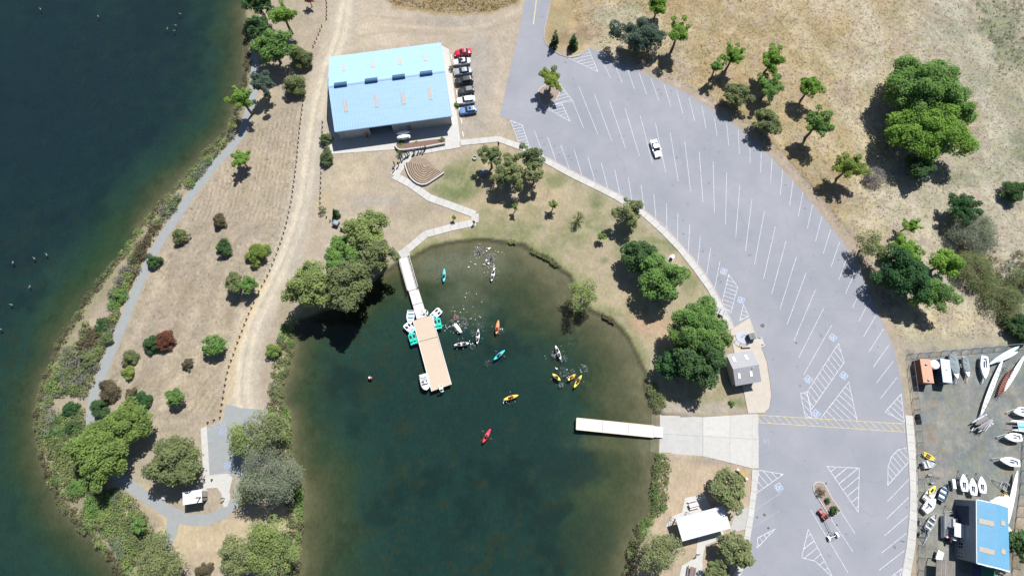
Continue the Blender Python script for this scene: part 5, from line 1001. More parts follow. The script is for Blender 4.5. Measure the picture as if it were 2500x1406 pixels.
c = P(2250, 1018, .8); bn = thing('storage_bin', (c[0], c[1], 0), R(3), 'dark slatted bin standing just inside the left yard fence', 'bin'); MB().box((0, 0, .65), (1.15, 1.35, 1.25)).build('body', mat('dark green grey bin', (.04, .055, .06), .7, .15, 3), bn)
for i in range(4): MB().box((-.42 + i * .28, 0, 1.3), (.22, 1.38, .05)).build('lid_slat', mat('grey slat', (.13, .16, .18), .6, .15, 3), bn)
c = P(2450, 1228, 1.2); tp = thing('tarpaulin', (c[0], c[1], 0), .4, 'white tarpaulin draped over gear at the corner of the shed', 'tarpaulin'); m_ = MB(); m_.loft([[(x, y, z + .12 * math.sin(3 * x + y * 4)) for y, z in ((-1.2, .2), (-.8, 1.2), (0, 1.5), (.8, 1.25), (1.1, .2))] for x in (-1.6, -1, -.4, .2, .8, 1.4, 1.7)], False, False); m_.build('sheet', mat('white canvas', (.7, .69, .68), .9, .06, 2), tp)
c = P(2455, 1285, 1.0); tp2 = thing('tarpaulin', (c[0], c[1], 0), -1.1, 'white folded sail lying beside the blue roof edge', 'tarpaulin'); MB().prism([(-1.4, -.5), (1.6, -.3), (1.3, .7), (-.9, .6)], .8, .9).build('sheet', mat('white canvas', 0), tp2)
c, a, ln = pose((2291, 1367), (2297, 1345), .8); ut = thing('utility_trailer', (c.x, c.y, 0), a, 'white flat topped trailer in front of the plank roofed shelter', 'trailer'); MB().box((0, 0, .75), (ln, 1.25, .12)).build('deck', M_wht, ut); MB().box((0, .63, .9), (ln, .05, .3)).build('side_board', M_wht, ut)
for s_ in (-1, 1): MB().tube([(-.2, s_ * .7, .3), (-.2, s_ * .5, .3)], .3, 12).build('wheel', M_black, ut)
c = P(2330, 1181, .9); ds = thing('dinghy_dolly', (c[0], c[1], 0), R(85), 'small white boxy boat hull left of the three dinghies', 'boat'); MB().box((0, 0, .75), (1.9, .62, .35), 0, .92).build('hull', M_wht, ds); 
for s_ in (-1, 1): MB().tube([(0, s_ * .45, .25), (0, s_ * .33, .25)], .25, 10).build('wheel', M_black, ds)

# ---- chain link fence round the yard
fe = thing('chain_link_fence', (0, 0, 0), 0, 'grey chain link fence enclosing the gravel boat yard', 'fence')
M_wire = mat('galvanised wire', (.20, .205, .20), .5, .1, 5, metal=.5)
def fence_run(px, h=1.9):
    p = [Vector((*q, 0)) for q in PP(px)]; pts = []
    for i in range(len(p) - 1):
        n = max(1, round((p[i + 1] - p[i]).length / 2.5)); pts += [p[i].lerp(p[i + 1], k / n) for k in range(n)]
    pts.append(p[-1]); m_ = MB()
    for q in pts: MB().tube([q, q + Vector((0, 0, h + .03))], .045, 6).build('post', M_wire, fe)
    up = Vector((0, 0, h)); m_.tube([q + up for q in pts], .04, 5); m_.tube([q + Vector((0, 0, .08)) for q in pts], .025, 4); m_.build('rail', M_wire, fe); w_ = MB()
    for i in range(len(pts) - 1):
        L_ = (pts[i + 1] - pts[i]); n = int(L_.length / .22)
        for k in range(n):
            for s_ in (0, 1):
                a = pts[i] + L_ * (k / n); b_ = pts[i] + L_ * min(1, (k + 6) / n); 
                if s_: a, b_ = b_, a
                a = a + Vector((0, 0, .1)); b_ = b_ + Vector((0, 0, h)); d = L_.normalized() * .008; w_.add([a - d, a + d, b_ + d, b_ - d], [(0, 1, 2, 3)])
    w_.build('wire_mesh', M_wire, fe, kind='stuff')
fence_run([(2243, 1420), (2243, 1330), (2242, 1200), (2239, 1080), (2232, 1000), (2222, 920), (2215, 866), (2300, 858), (2400, 850), (2520, 841)])
fence_run([(2498, 1060), (2492, 1180), (2478, 1290), (2470, 1420)])

# ================================================================ vehicles
M_tyre = M_black; M_rim = mat('alloy rim', (.45, .46, .47), .35, .1, 8, metal=.6)
def car(px_front, px_back, colr, label, L_=4.5, W_=1.78, H_=1.45, kind='sedan', roof=None, group='cars parked in the row by the boathouse', sunroof=False):
    a_, b_ = Vector(P(*px_back, .5)), Vector(P(*px_front, .5)); c = (a_ + b_) / 2; a = math.atan2((b_ - a_).y, (b_ - a_).x)
    rt = thing('parked_car', (c.x, c.y, .022), a, label, 'car', group); m = mat('car paint ' + label[:14], colr, .3, .04, 2, spec=.6); h = L_ / 2; w2 = W_ / 2
    bz = .62 * H_ if kind == 'sedan' else .60 * H_
    if kind == 'sedan': st_ = [(-h, .72, .42, .78), (-h + .12, .9, .3, .93), (-h + .8, 1, .22, .98), (-.5, 1.0, .2, .96), (.5, 1.0, .2, .95), (h - 1.2, 1, .22, .93), (h - .5, .95, .25, .84), (h - .1, .82, .32, .7), (h, .62, .4, .6)]
    else: st_ = [(-h, .8, .42, .95), (-h + .1, .93, .3, 1.02), (-h + .8, 1, .22, 1.02), (-.5, 1.0, .2, 1.0), (.5, 1.0, .2, .99), (h - 1.1, 1, .22, .98), (h - .5, .96, .25, .92), (h - .1, .85, .32, .8), (h, .68, .4, .68)]
    rg = []
    for x, wf, z0, zt in st_:
        b2 = w2 * wf; zt = zt * H_ / 1.45; rg.append([(x, -b2 * .86, z0), (x, -b2, z0 + .15), (x, -b2 * 1.0, zt * .72), (x, -b2 * .93, zt * .95), (x, -b2 * .7, zt), (x, 0, zt + .02), (x, b2 * .7, zt), (x, b2 * .93, zt * .95), (x, b2, zt * .72), (x, b2, z0 + .15), (x, b2 * .86, z0)])
    m_ = MB(); m_.loft(rg); m_.build('body', m, rt, True)
    xr, x1, x2, xf = (-h + .75, -h + 1.45, h - 2.15, h - 1.35) if kind == 'sedan' else (-h + .25, -h + .55, h - 2.05, h - 1.25)
    zb = .9 * H_ / 1.45; g = MB(); g.loft([[(x, -w2 * wf, zb), (x, -w2 * wt, z), (x, w2 * wt, z), (x, w2 * wf, zb)] for x, wf, wt, z in ((xr, .8, .78, zb + .03), (x1, .86, .68, H_ - .05), ((x1 + x2) / 2, .88, .72, H_ - .03), (x2, .87, .7, H_ - .06), (xf, .84, .82, zb + .03))]); g.build('cabin_glass', M_glass, rt)
    r_ = MB(); r_.loft([[(x, -w2 * wt, z - .04), (x, -w2 * wt * .9, z + .02), (x, w2 * wt * .9, z + .02), (x, w2 * wt, z - .04)] for x, wt, z in ((x1 - .06, .66, H_ - .06), (x1 + .25, .72, H_ - .01), ((x1 + x2) / 2, .74, H_), (x2 - .1, .72, H_ - .02), (x2 + .08, .69, H_ - .06))]); rf = r_.build('roof', roof or m, rt)
    if sunroof: MB().box(((x1 + x2) / 2 + .3, 0, H_ + .022), (.55, .75, .015)).build('sunroof', M_glass, rf)
    for x in (x1 + .05, (x1 + x2) / 2, x2):                         # pillars
        for s_ in (-1, 1): m_ = MB(); m_.add([(x - .04, s_ * w2 * .885, zb - .02), (x + .04, s_ * w2 * .885, zb - .02), (x + .04, s_ * w2 * .73, H_ - .05), (x - .04, s_ * w2 * .73, H_ - .05)], [(0, 1, 2, 3)]); m_.build('pillar', m, rt)
    for sx in (-h + .85, h - .85):
        for s_ in (-1, 1):
            wq = MB().tube([(sx, s_ * (w2 - .2), .31), (sx, s_ * (w2 + .01), .31)], .31, 14).build('wheel', M_tyre, rt); MB().tube([(sx, s_ * (w2 + .005), .31), (sx, s_ * (w2 + .02), .31)], .19, 10).build('rim', M_rim, wq)
    for s_ in (-1, 1):
        MB().box((h - .16, s_ * w2 * .66, .62), (.2, .34, .13)).build('headlight', mat('headlight lens', (.7, .72, .74), .15, .05, 3), rt); MB().box((-h + .07, s_ * w2 * .7, .78), (.12, .3, .16)).build('tail_light', mat('red lens', (.3, .01, .01), .2, .05, 3), rt)
        MB().box((x2 + .35, s_ * (w2 + .08), .95), (.14, .2, .12)).build('mirror', m, rt)
    MB().box((h - .04, 0, .42), (.12, 1.0, .14)).build('bumper_grille', M_black, rt); return rt
dirs = [((1110.5, 132.5), (1149.5, 127), (.42, .012, .035), 'red car at the top of the parked row', 4.4, 1.76, 1.42, 'sedan', False), ((1108, 154.5), (1147, 150), (.50, .52, .52), 'silver car with a black sunroof, second from the top', 4.5, 1.78, 1.45, 'sedan', True), ((1110, 178.5), (1151, 173), (.23, .26, .30), 'grey blue sedan, third from the top of the row', 4.7, 1.8, 1.42, 'sedan', False), ((1113.5, 202), (1153, 196), (.022, .025, .035), 'black sport utility car, fourth from the top of the row', 4.6, 1.85, 1.65, 'suv', False), ((1121, 225.5), (1156, 220), (.03, .035, .038), 'small charcoal car with a grey soft top, third from the bottom', 4.0, 1.72, 1.5, 'suv', False), ((1117.5, 249), (1157.5, 244), (.74, .75, .77), 'white hatchback between the charcoal and the blue car', 4.5, 1.8, 1.55, 'suv', False), ((1124, 274), (1162, 268.5), (.10, .20, .40), 'blue hatchback with a black sunroof at the bottom of the row', 4.2, 1.76, 1.5, 'suv', True)]
for f_, b_, cl, lab, L_, W_, H_, kd, sr in dirs: car(f_, b_, cl, lab, L_, W_, H_, kd, mat('grey soft top', (.16, .17, .17), .8, .1, 4) if 'soft top' in lab else None, sunroof=sr)
car((1607.5, 383), (1594.5, 345), (.76, .77, .78), 'lone white sedan standing in the middle of the car park', 4.6, 1.8, 1.45, 'sedan', group='cars in the car park')
# red ride-on tractor towing an empty trailer
c, a, ln = pose((2016, 1264), (2002, 1248), .5); tr_ = thing('ride_on_tractor', (c.x, c.y, .02), a, 'red ride-on tractor in the car park hitched to an empty trailer', 'tractor'); rd = plastic('tractor red', (.30, .065, .045))
m_ = MB(); m_.loft([[(x, -b_, z0), (x, -b_, z1 * .85), (x, -b_ * .7, z1), (x, b_ * .7, z1), (x, b_, z1 * .85), (x, b_, z0)] for x, b_, z0, z1 in ((.1, .36, .4, .85), (.5, .36, .4, .9), (.95, .33, .4, .82), (1.1, .22, .42, .68))]); m_.build('hood', rd, tr_)
m_ = MB(); m_.box((-.5, 0, .5), (1.0, 1.1, .12)); m_.box((-.1, 0, .4), (1.0, .7, .1)); m_.box((-.62, .48, .66), (.75, .2, .25), 0, .85); m_.box((-.62, -.48, .66), (.75, .2, .25), 0, .85); m_.build('chassis', rd, tr_)
m_ = MB(); m_.box((-.55, 0, .75), (.42, .45, .12)); m_.box((-.75, 0, .98), (.1, .45, .42)); m_.build('seat', M_black, tr_); m_ = MB(); m_.tube([(-.0, 0, .85), (-.18, 0, 1.05)], .025, 5); m_.tube([(-.18 + .05 * math.sin(q), .18 * math.cos(q), 1.05 + .17 * math.sin(q)) for q in np.linspace(0, 6.28, 11)], .02, 5); m_.build('steering_wheel', M_black, tr_)
for x, r_, w_ in ((-.6, .36, .28), (.75, .26, .2)):
    for s_ in (-1, 1): MB().tube([(x, s_ * .38, r_), (x, s_ * (.38 + w_), r_)], r_, 12).build('wheel', M_tyre, tr_)
c, a, ln = pose((2037, 1316), (2014, 1270), .4); et = thing('empty_trailer', (c.x, c.y, .02), a, 'long empty boat trailer with two white mudguards behind the red tractor', 'trailer'); m_ = MB(); h = ln / 2
m_.tube([(h, 0, .42), (-.1 * h, 0, .45)], .06, 6)
for s_ in (-1, 1): m_.tube([(-.1 * h, 0, .45), (-.35 * h, s_ * .55, .47), (-h, s_ * .7, .47)], .05, 6); m_.tube([(-.1 * h, 0, .45), (-h, s_ * .22, .42)], .045, 6)
m_.tube([(-.72 * h, -.75, .4), (-.72 * h, .75, .4)], .05, 6); m_.build('frame', M_galv, et)
for s_ in (-1, 1):
    MB().tube([(-.72 * h, s_ * .82, .3), (-.72 * h, s_ * 1.02, .3)], .3, 14).build('wheel', M_tyre, et); m_ = MB(); m_.loft([[(x, s_ * .92 - .17, z), (x, s_ * .92 + .17, z), (x, s_ * .92 + .17, z - .04), (x, s_ * .92 - .17, z - .04)] for x, z in ((-.72 * h - .5, .42), (-.72 * h - .3, .66), (-.72 * h, .73), (-.72 * h + .3, .66), (-.72 * h + .5, .42))]); m_.build('mudguard', M_wht, et)

# ================================================================ people on the path and small site furniture
folk = [(1039.7, 365, 'navy', 'black', 'person in navy at the front of the group, nearest the planter wall end'), (1036, 370, 'black', 'grey', 'person in black close beside the front walker on the path'), (1030, 369.5, 'grey', 'black', 'person in grey, third from the right in the walking group'), (1022.8, 372, 'black', 'black', 'person dressed all in black, fourth from the right in the walking group'), (1013, 375, 'navy', 'navy', 'person in navy waving both arms in the middle of the walking group'), (1010, 377, 'grey', 'navy', 'person in grey beside the waving person'), (1000, 379, 'navy', 'grey', 'person in a navy top where the path starts to bend'), (995.5, 381, 'black', 'navy', 'person in black one step behind the bend of the path'), (991, 384, 'grey', 'grey', 'person in grey clothes just below the bend of the path'), (984.5, 391, 'green', 'black', 'person in a green top on the sloping part of the path'), (979, 392.5, 'blue', 'black', 'person in a blue top beside the one in green'), (973.5, 406, 'black', 'grey', 'person in black on the right side of the sloping path'), (964, 404.5, 'navy', 'black', 'person in navy on the left edge of the sloping path'), (963.5, 416, 'grey', 'black', 'last person in grey at the bottom of the sloping path')]
for i, (x, y, s1, s2, lab) in enumerate(folk): c = P(x, y); person('stand', c[0], c[1], .11, random.uniform(0, 6.28) if i % 3 else R(200), s1, s2, lab, 'people walking on the lakeside path', random.uniform(.92, 1.04))
c = P(898, 336); person('stand', c[0], c[1], .07, R(-60), 'red', 'navy', 'person in red standing in the shade in front of the boathouse door')
c = P(1157.5, 547); person('stand', c[0], c[1], .11, R(-100), 'black', 'black', 'lone person in black at the corner of the path above the cove')
c = P(1217, 356); person('stand', c[0], c[1], .0, R(-130), 'black', 'navy', 'lone person in dark clothes beside the sidewalk bend'); 
# bollards: rows of short dark posts
def walk(px, step):
    p = [Vector(q) for q in PP(px)]; out = []; rest = 0.0
    for i in range(len(p) - 1):
        L_ = (p[i + 1] - p[i]).length; s_ = rest
        while s_ < L_: out.append(p[i].lerp(p[i + 1], s_ / L_)); s_ += step
        rest = s_ - L_
    return out
bo = None
for px, lab, grp in (([(797, -10), (798, 20), (797, 56)], 'short dark post in the zigzag row beside the dirt drive at the top', 'posts beside the dirt drive at the top'), ([(786, 66), (774, 95), (764, 118)], 'short dark post in the row curving past the tall shrubs', 'posts curving past the shrubs'), ([(741, 247), (733, 305), (729, 345), (725, 390), (719, 440), (713, 485), (706, 520), (697, 558), (685, 595), (672, 630), (657, 668), (642, 695), (628, 722), (618, 745), (606, 772), (593, 805), (580, 838), (570, 868), (560, 895), (553, 925), (547, 960), (541, 1000), (538, 1020), (508, 1031)], 'short dark post in the long row between the dry lawn and the dirt drive', 'posts between the dry lawn and the drive'), ([(788, 300), (787, 326)], 'short dark post beside the boathouse corner', 'posts beside the boathouse corner'), ([(785, 411), (783, 460), (782, 508)], 'short dark post in the row on the right side of the dirt drive', 'posts right of the drive'), ([(798, 531), (808, 541)], 'short dark post beside the dark bins near the willow', 'posts near the willow'), ([(519, 1170), (551, 1165)], 'short dark post on the small plaza by the toilet', 'posts on the small plaza')):
    for q in walk(px, 1.32 if len(px) != 2 or 'plaza' not in lab else 2.8):
        if bo is None:
            bo = link('bollard', MB().box((0, 0, .3), (.2, .2, .72)).box((0, 0, .69), (.19, .19, .06), 0, .4).mesh('bollard', M_wood), None, (q.x, q.y, 0), 0, lab, 'bollard', grp)
        else: o = bo.copy(); COL.objects.link(o); o.location = (q.x, q.y, 0); o.rotation_euler = (random.uniform(-.04, .04), random.uniform(-.04, .04), random.random()); o['label'] = lab; o['group'] = grp
# wheel stops
for i, (x, y) in enumerate(((1102, 140), (1105, 160), (1109, 184), (1112, 203), (1115, 227), (1122, 271), (1126, 296), (1130, 328))):
    c = P(x, y); me = MB().box((0, 0, .06), (1.75, .2, .14), 0, .8)
    if i == 0: ws = me.build('wheel_stop', mat('white concrete stop', (.6, .59, .56), .8, .06, 3)); ws.location = (c[0], c[1], 0); o = ws
    else: o = ws.copy(); COL.objects.link(o); o.location = (c[0], c[1], 0)
    o.rotation_euler = (0, 0, R(100)); tag(o, 'white concrete wheel stop ' + ('in front of the red car', 'in front of the silver car beside the brown shrub', 'in front of the grey blue sedan', 'in front of the black sport utility car', 'in front of the charcoal car', 'in front of the blue hatchback', 'just below the blue hatchback', 'at the lower empty end of the row')[i], 'wheel stop', 'wheel stops by the boathouse')
# planter and terraced garden by the boathouse
pl = thing('planter_bed', (0, 0, 0), 0, 'long mulched planter with a curved pale wall beside the boathouse apron', 'planter'); WALLP = PP([(966, 356), (969, 364), (976, 369), (988, 369), (1040, 362), (1087, 353)])
MB().sweep(WALLP, .32, -.2, .75).build('wall', M_conc, pl); MB().prism(WALLP + PP([(1087, 341), (1040, 346), (985, 354)]), -.2, .5).build('mulch', mat('red brown mulch', (.15, .095, .075), .95, .35, 3, .05), pl)
tg = thing('terraced_garden', (0, 0, 0), 0, 'fan shaped terraced bed of brown ridges behind a curved white wall', 'garden bed')
TW = [(990, 398), (990, 405), (993, 415), (998, 428), (1004, 437), (1011, 444), (1020, 450), (1030, 453), (1040, 452), (1048, 448), (1065, 437), (1084, 424)]
MB().sweep(PP(TW), .26, -.3, .6).build('wall', mat('white wall', (.42, .40, .385), .8, .06, 2), tg)
apex = Vector(P(1038, 403)); soilm = mat('brown bed soil', (.205, .16, .12), .95, .25, 2, .04); tw = [Vector(p) for p in PP(TW)]
MB().prism([apex + (p - apex) * .985 for p in tw] + PP([(1060, 408), (1040, 388), (1010, 384), (996, 388)]), -.2, .06).build('soil', soilm, tg)
for k in range(8):
    f_ = .92 - k * .108; MB().sweep([tuple(apex + (p - apex) * f_ + Vector((random.uniform(-.06, .06), random.uniform(-.06, .06)))) for p in tw[0:]], .30, .0, .13 + .06 * (8 - k) / 2).build('planting_row', mat('ridge of dark mulch', (.115, .08, .058), .95, .35, 4, .05), tg)
    MB().sweep([tuple(apex + (p - apex) * (f_ - .05)) for p in tw[0:]], .5, .0, .09 + .06 * (8 - k) / 2).build('terrace', mat('pale terrace soil', (.27, .215, .16), .95, .2, 3, .03), tg)
# boat rack in front of the boathouse
c = P(986, 333, 1.0); br = thing('boat_rack', (c[0], c[1], .07), R(9), 'dark rack in front of the boathouse holding white boats', 'rack'); m_ = MB()
for x in (-.9, .9):
    for y in (-1.0, 1.0): m_.tube([(x, y, 0), (x, y, 1.5)], .05, 5)
    m_.tube([(x, -1.1, .7), (x, 1.1, .7)], .05, 5); m_.tube([(x, -1.1, 1.45), (x, 1.1, 1.45)], .05, 5)
m_.build('frame', M_wood, br)
for y, z, lab in ((-.55, 1.55, 'white upturned boat on the rack, nearer the planter'), (.55, 1.55, 'white upturned boat on the rack, nearer the boathouse wall'), (-.4, .8, 'white boat on the lower shelf of the rack')):
    d = Matrix.Rotation(R(9), 2) @ Vector((0, y)); o = thing('stored_boat', (c[0] + d.x, c[1] + d.y, .07 + z + .3), R(9), lab, 'boat', 'white boats on the rack'); o.rotation_euler = (PI, 0, R(9)); m_ = MB(); hull_closed(m_, 3.3, .95, .32, st_pt=True, full=.5); m_.build('hull', M_wht, o, True)
# lake side furniture
def pic_table(px, rz, m, label, z=.0):
    c = P(*px); rt = thing('picnic_table', (c[0], c[1], z), rz, label, 'picnic table', 'picnic tables'); MB().box((0, 0, .75), (1.85, .75, .06)).build('table_top', m, rt)
    for s_ in (-1, 1): MB().box((0, s_ * .68, .45), (1.85, .26, .05)).build('bench', m, rt)
    for x in (-.6, .6):
        m_ = MB(); m_.tube([(x, -.72, .43), (x, .72, .43)], .035, 5)
        for s_ in (-1, 1): m_.tube([(x, s_ * .25, .74), (x, s_ * .6, 0)], .035, 5)
        m_.build('leg', M_galv, rt)
pic_table((1691, 1231), R(14), mat('pinkish pale table', (.5, .43, .43), .7, .08, 3), 'pale picnic table on the concrete pad above the white pavilion', .045)
pic_table((1686, 1394), R(75), mat('brown table', (.15, .11, .10), .7, .1, 3), 'brown picnic table at the bottom edge on the pale pad', .04)
pic_table((1766, 1388), R(-28), mat('dark brown table', (.10, .085, .08), .7, .1, 3), 'dark brown picnic table under the tree by the bottom of the car park')
pic_table((1181, 425), R(0), mat('blue grey table', (.16, .19, .24), .6, .1, 3), 'blue grey picnic table in the shade of the grove')
pic_table((1760, 762), R(60), mat('grey table', (.3, .31, .31), .6, .1, 3), 'grey picnic table half hidden by the pine near the sidewalk')
c = P(1159, 387); fr_ = thing('fire_ring', (c[0], c[1], 0), 0, 'round concrete ring with a dark rim on the bare ground left of the grove', 'fire ring'); m_ = MB(); m_.loft([[(r_ * math.cos(q * PI / 8), r_ * math.sin(q * PI / 8), z) for q in range(16)] for r_, z in ((.55, 0), (.55, .45), (.42, .45), (.42, .1))], False); m_.build('ring', M_concd, fr_); MB().tube([(0, 0, .02), (0, 0, .1)], .43, 14).build('ash', mat('pale ash', (.3, .29, .27), .9), fr_)
c = P(1638, 632); df = thing('drinking_fountain', (c[0], c[1], 0), R(60), 'grey and white drinking fountain on a bare round patch by the sidewalk', 'fountain'); MB().box((0, 0, .45), (.5, .5, .95)).build('pedestal', mat('dark stone', (.09, .09, .09), .8, .1, 4), df); MB().tube([(.3, 0, .85), (.3, 0, 1.0)], .42, 12).build('basin', M_wht, df); MB().box((0, 0, .04), (1.2, 1.2, .08)).build('base', M_conc, df)
c = P(822, 548); sk = thing('waste_skip', (c[0], c[1], 0), R(-20), 'small grey waste skip with a pale lid beside the willow', 'skip'); m_ = MB(); m_.box((0, 0, .5), (1.3, 1.0, .95), 0, 1.12); m_.build('body', mat('dark grey skip', (.08, .1, .11), .6, .1, 3), sk); MB().box((.1, .1, 1.02), (1.1, .9, .07)).build('lid', mat('pale lid', (.2, .25, .26), .5, .08, 3), sk)
for (x, y), lab in (((837, 562), 'dark timber box with an upright stake beside the willow'), ((844, 580), 'dark timber box nearest the willow trunk')):
    c = P(x, y); o = thing('timber_box', (c[0], c[1], 0), R(-20), lab, 'box'); MB().box((0, 0, .3), (.95, .5, .6)).build('body', mat('dark brown timber', (.03, .022, .018), .85, .2, 4), o); 
    if 'stake' in lab: MB().box((-.42, .1, .65), (.1, .1, 1.3)).build('stake', M_wood, o)
c = P(1834, 822, .8); du = thing('dumpster', (c[0], c[1], .115), R(14), 'dark dumpster with a two part lid on the cream apron', 'dumpster'); m_ = MB(); m_.box((0, 0, .65), (1.35, 1.25, 1.25), 0, 1.05); m_.build('body', mat('dumpster grey green', (.035, .045, .05), .6, .1, 3), du)
for s_ in (-1, 1): MB().box((s_ * .34, 0, 1.33), (.64, 1.3, .06)).build('lid', mat('dumpster lid', (.09, .11, .12), .5, .1, 3), du)
c = P(1813, 825); ks = thing('bike_station', (c[0], c[1], .115), 0, 'curved metal railing and posts around a pale paving circle on the apron', 'railing'); m_ = MB(); arc = [Vector((1.9 * math.cos(R(q)), 1.6 * math.sin(R(q)), 0)) for q in range(165, 325, 20)]; m_.tube([p + Vector((0, 0, .9)) for p in arc], .05, 6); m_.build('rail', M_wood, ks)
for p in arc[::2]: MB().tube([p, p + Vector((0, 0, .9))], .045, 5).build('post', M_wood, ks)
MB().prism([(1.7 * math.cos(q * PI / 8), 1.45 * math.sin(q * PI / 8)) for q in range(16)], .0, .006).build('paving_circle', mat('pale blue paving', (.33, .345, .39), .8, .06, 2), ks)
for x, y in ((.5, .9), (-.1, .5)): MB().tube([(x, y, 0), (x, y, .85), (x + .5, y + .25, .9)], .04, 5).build('bike_loop', M_galv, ks)
c = P(1820, 846); bc = thing('bench', (c[0], c[1], .115), R(3), 'pale backless bench between the curved railing and the restroom roof', 'bench'); MB().box((0, 0, .42), (2.0, .55, .1)).build('seat', M_conc, bc)
for x in (-.7, .7): MB().box((x, 0, .19), (.2, .45, .38)).build('leg', M_concd, bc)
struct('utility_pad', MB().prism(PP([(1848, 828), (1859, 822), (1868, 845), (1857, 848)]), -.2, .1), M_conc)
for x, y in ((1854, 826), (1861, 842)): MB().box((P(x, y)[0], P(x, y)[1], .11), (.5, .16, .04), R(10)).build('drain_grate', M_black, bpy.data.objects['utility_pad'])
c, a, ln = pose((1798, 1143), (1825, 1171), .4); yk = thing('kayak', (c.x, c.y, .35), a, 'yellow and red kayak with white ends lying by the sidewalk above the pavilion tree', 'kayak', 'kayaks on land'); h_ = MB(); hull_closed(h_, ln, .62, .3, st_pt=True, full=.6); h_.build('hull', mat('olive yellow hull', (.30, .23, .06), .6, .35, 2), yk, True)
for x in (-1, 1): MB().box((x * ln * .4, 0, .33), (ln * .14, .3, .04)).build('white_end', M_wht, yk)
MB().box((0, .3, .1), (ln * .6, .1, .16)).build('red_stripe', plastic('red', KCOL['red']), yk)
for x in (-.25, .25): MB().box((ln * x, 0, -.18), (.1, .8, .34)).build('stand', M_wood, yk)
for (x, y, lab) in ((549, 1216, 'dark signpost with an arrow board on the pointed end of the small plaza'), (1700, 1352, 'small dark grill post on the path below the white pavilion')):
    c = P(x, y); o = thing('signpost', (c[0], c[1], .05), R(20), lab, 'post'); MB().tube([(0, 0, 0), (0, 0, 1.5)], .06, 6).build('post', M_wood, o); MB().box((0, .06, 1.3), (.75, .05, .4)).build('board', M_wood, o)
for (x, y, lab) in ((398, 1218, 'pale grey boulder beside the trail in the tree shade'),):
    c = P(x + 114, y); 
for px, lab in (([(1632, 1284), (1637, 1262), (1653, 1270)], 'thin metal frame standing at the left end of the white pavilion'), ([(1669, 1262), (1674, 1249), (1686, 1256)], 'thin metal frame on the upper side of the white pavilion')):
    q = PP(px); c = q[0]; o = thing('pole_frame', (c[0], c[1], 0), 0, lab, 'frame'); m_ = MB(); m_.tube([(p[0] - c[0], p[1] - c[1], .85) for p in q], .05, 5); m_.build('rail', M_wood, o); m_ = MB()
    for p in q: m_.tube([(p[0] - c[0], p[1] - c[1], 0), (p[0] - c[0], p[1] - c[1], .86)], .045, 5)
    m_.build('post', M_wood, o)
c = P(515, 1206); bd = link('boulder', MB().dome((0, 0, .15), .55, 9, 5, .7).mesh('boulder', mat('pale boulder', (.42, .41, .42), .9, .2, 3, .05)), None, (P(402, 1214)[0], P(402, 1214)[1], 0), 0, 'pale grey boulder beside the trail in the shade of the left hand trees', 'boulder')
for (x, y, lab) in ((485, 1074, 'thin dark leaning stick in the dry grass left of the small car park'),):
    a, b_ = V3(475, 1066, .05), V3(471, 1081, .9); m_ = MB(); m_.tube([V3(473, 1080, 0) - V3(473, 1080, 0), Vector((-.1, .1, 1.0))], .06, 5); o = m_.build('stake', M_wood); o.location = V3(473, 1080, 0); tag(o, lab, 'stake')

# ================================================================ trees, shrubs, shore plants, grass
rs = np.random.RandomState(12)
def leaves(cent, rad, per, leaf, up=1.25, flat=.85, seed=0, wid=.62, rnd=.58, lowcut=-.45):
    """leaf clumps spread through the shells of many small lobes; cent (n,3), rad (n,), per (n,)"""
    g = np.random.RandomState(seed); k = np.repeat(np.arange(len(cent)), per); n = len(k)
    d = g.normal(size=(n, 3)); d /= np.linalg.norm(d, axis=1)[:, None]; low = d[:, 2] < lowcut; d[low, 2] *= -1
    r_ = rad[k] * (.5 + .55 * g.rand(n) ** .6 + .3 * (g.rand(n) > .9) * g.rand(n)); pos = cent[k] + d * r_[:, None] * np.array([1, 1, flat])
    nn = d * .75 + np.array([0, 0, up]) + g.normal(size=(n, 3)) * rnd; nn /= np.linalg.norm(nn, axis=1)[:, None]
    t_ = np.cross(nn, g.normal(size=(n, 3))); t_ /= np.linalg.norm(t_, axis=1)[:, None] + 1e-9; b_ = np.cross(nn, t_)
    s_ = leaf * (.6 + .8 * g.rand(n)); a = t_ * (s_ * .5)[:, None]; b2 = b_ * (s_ * .5 * wid)[:, None]; lift = nn * (s_ * .12)[:, None]
    Vn = np.stack([pos - a, pos - b2 + lift, pos + a, pos + b2 + lift], 1).reshape(-1, 3)
    return Vn, np.arange(4 * n).reshape(n, 4)
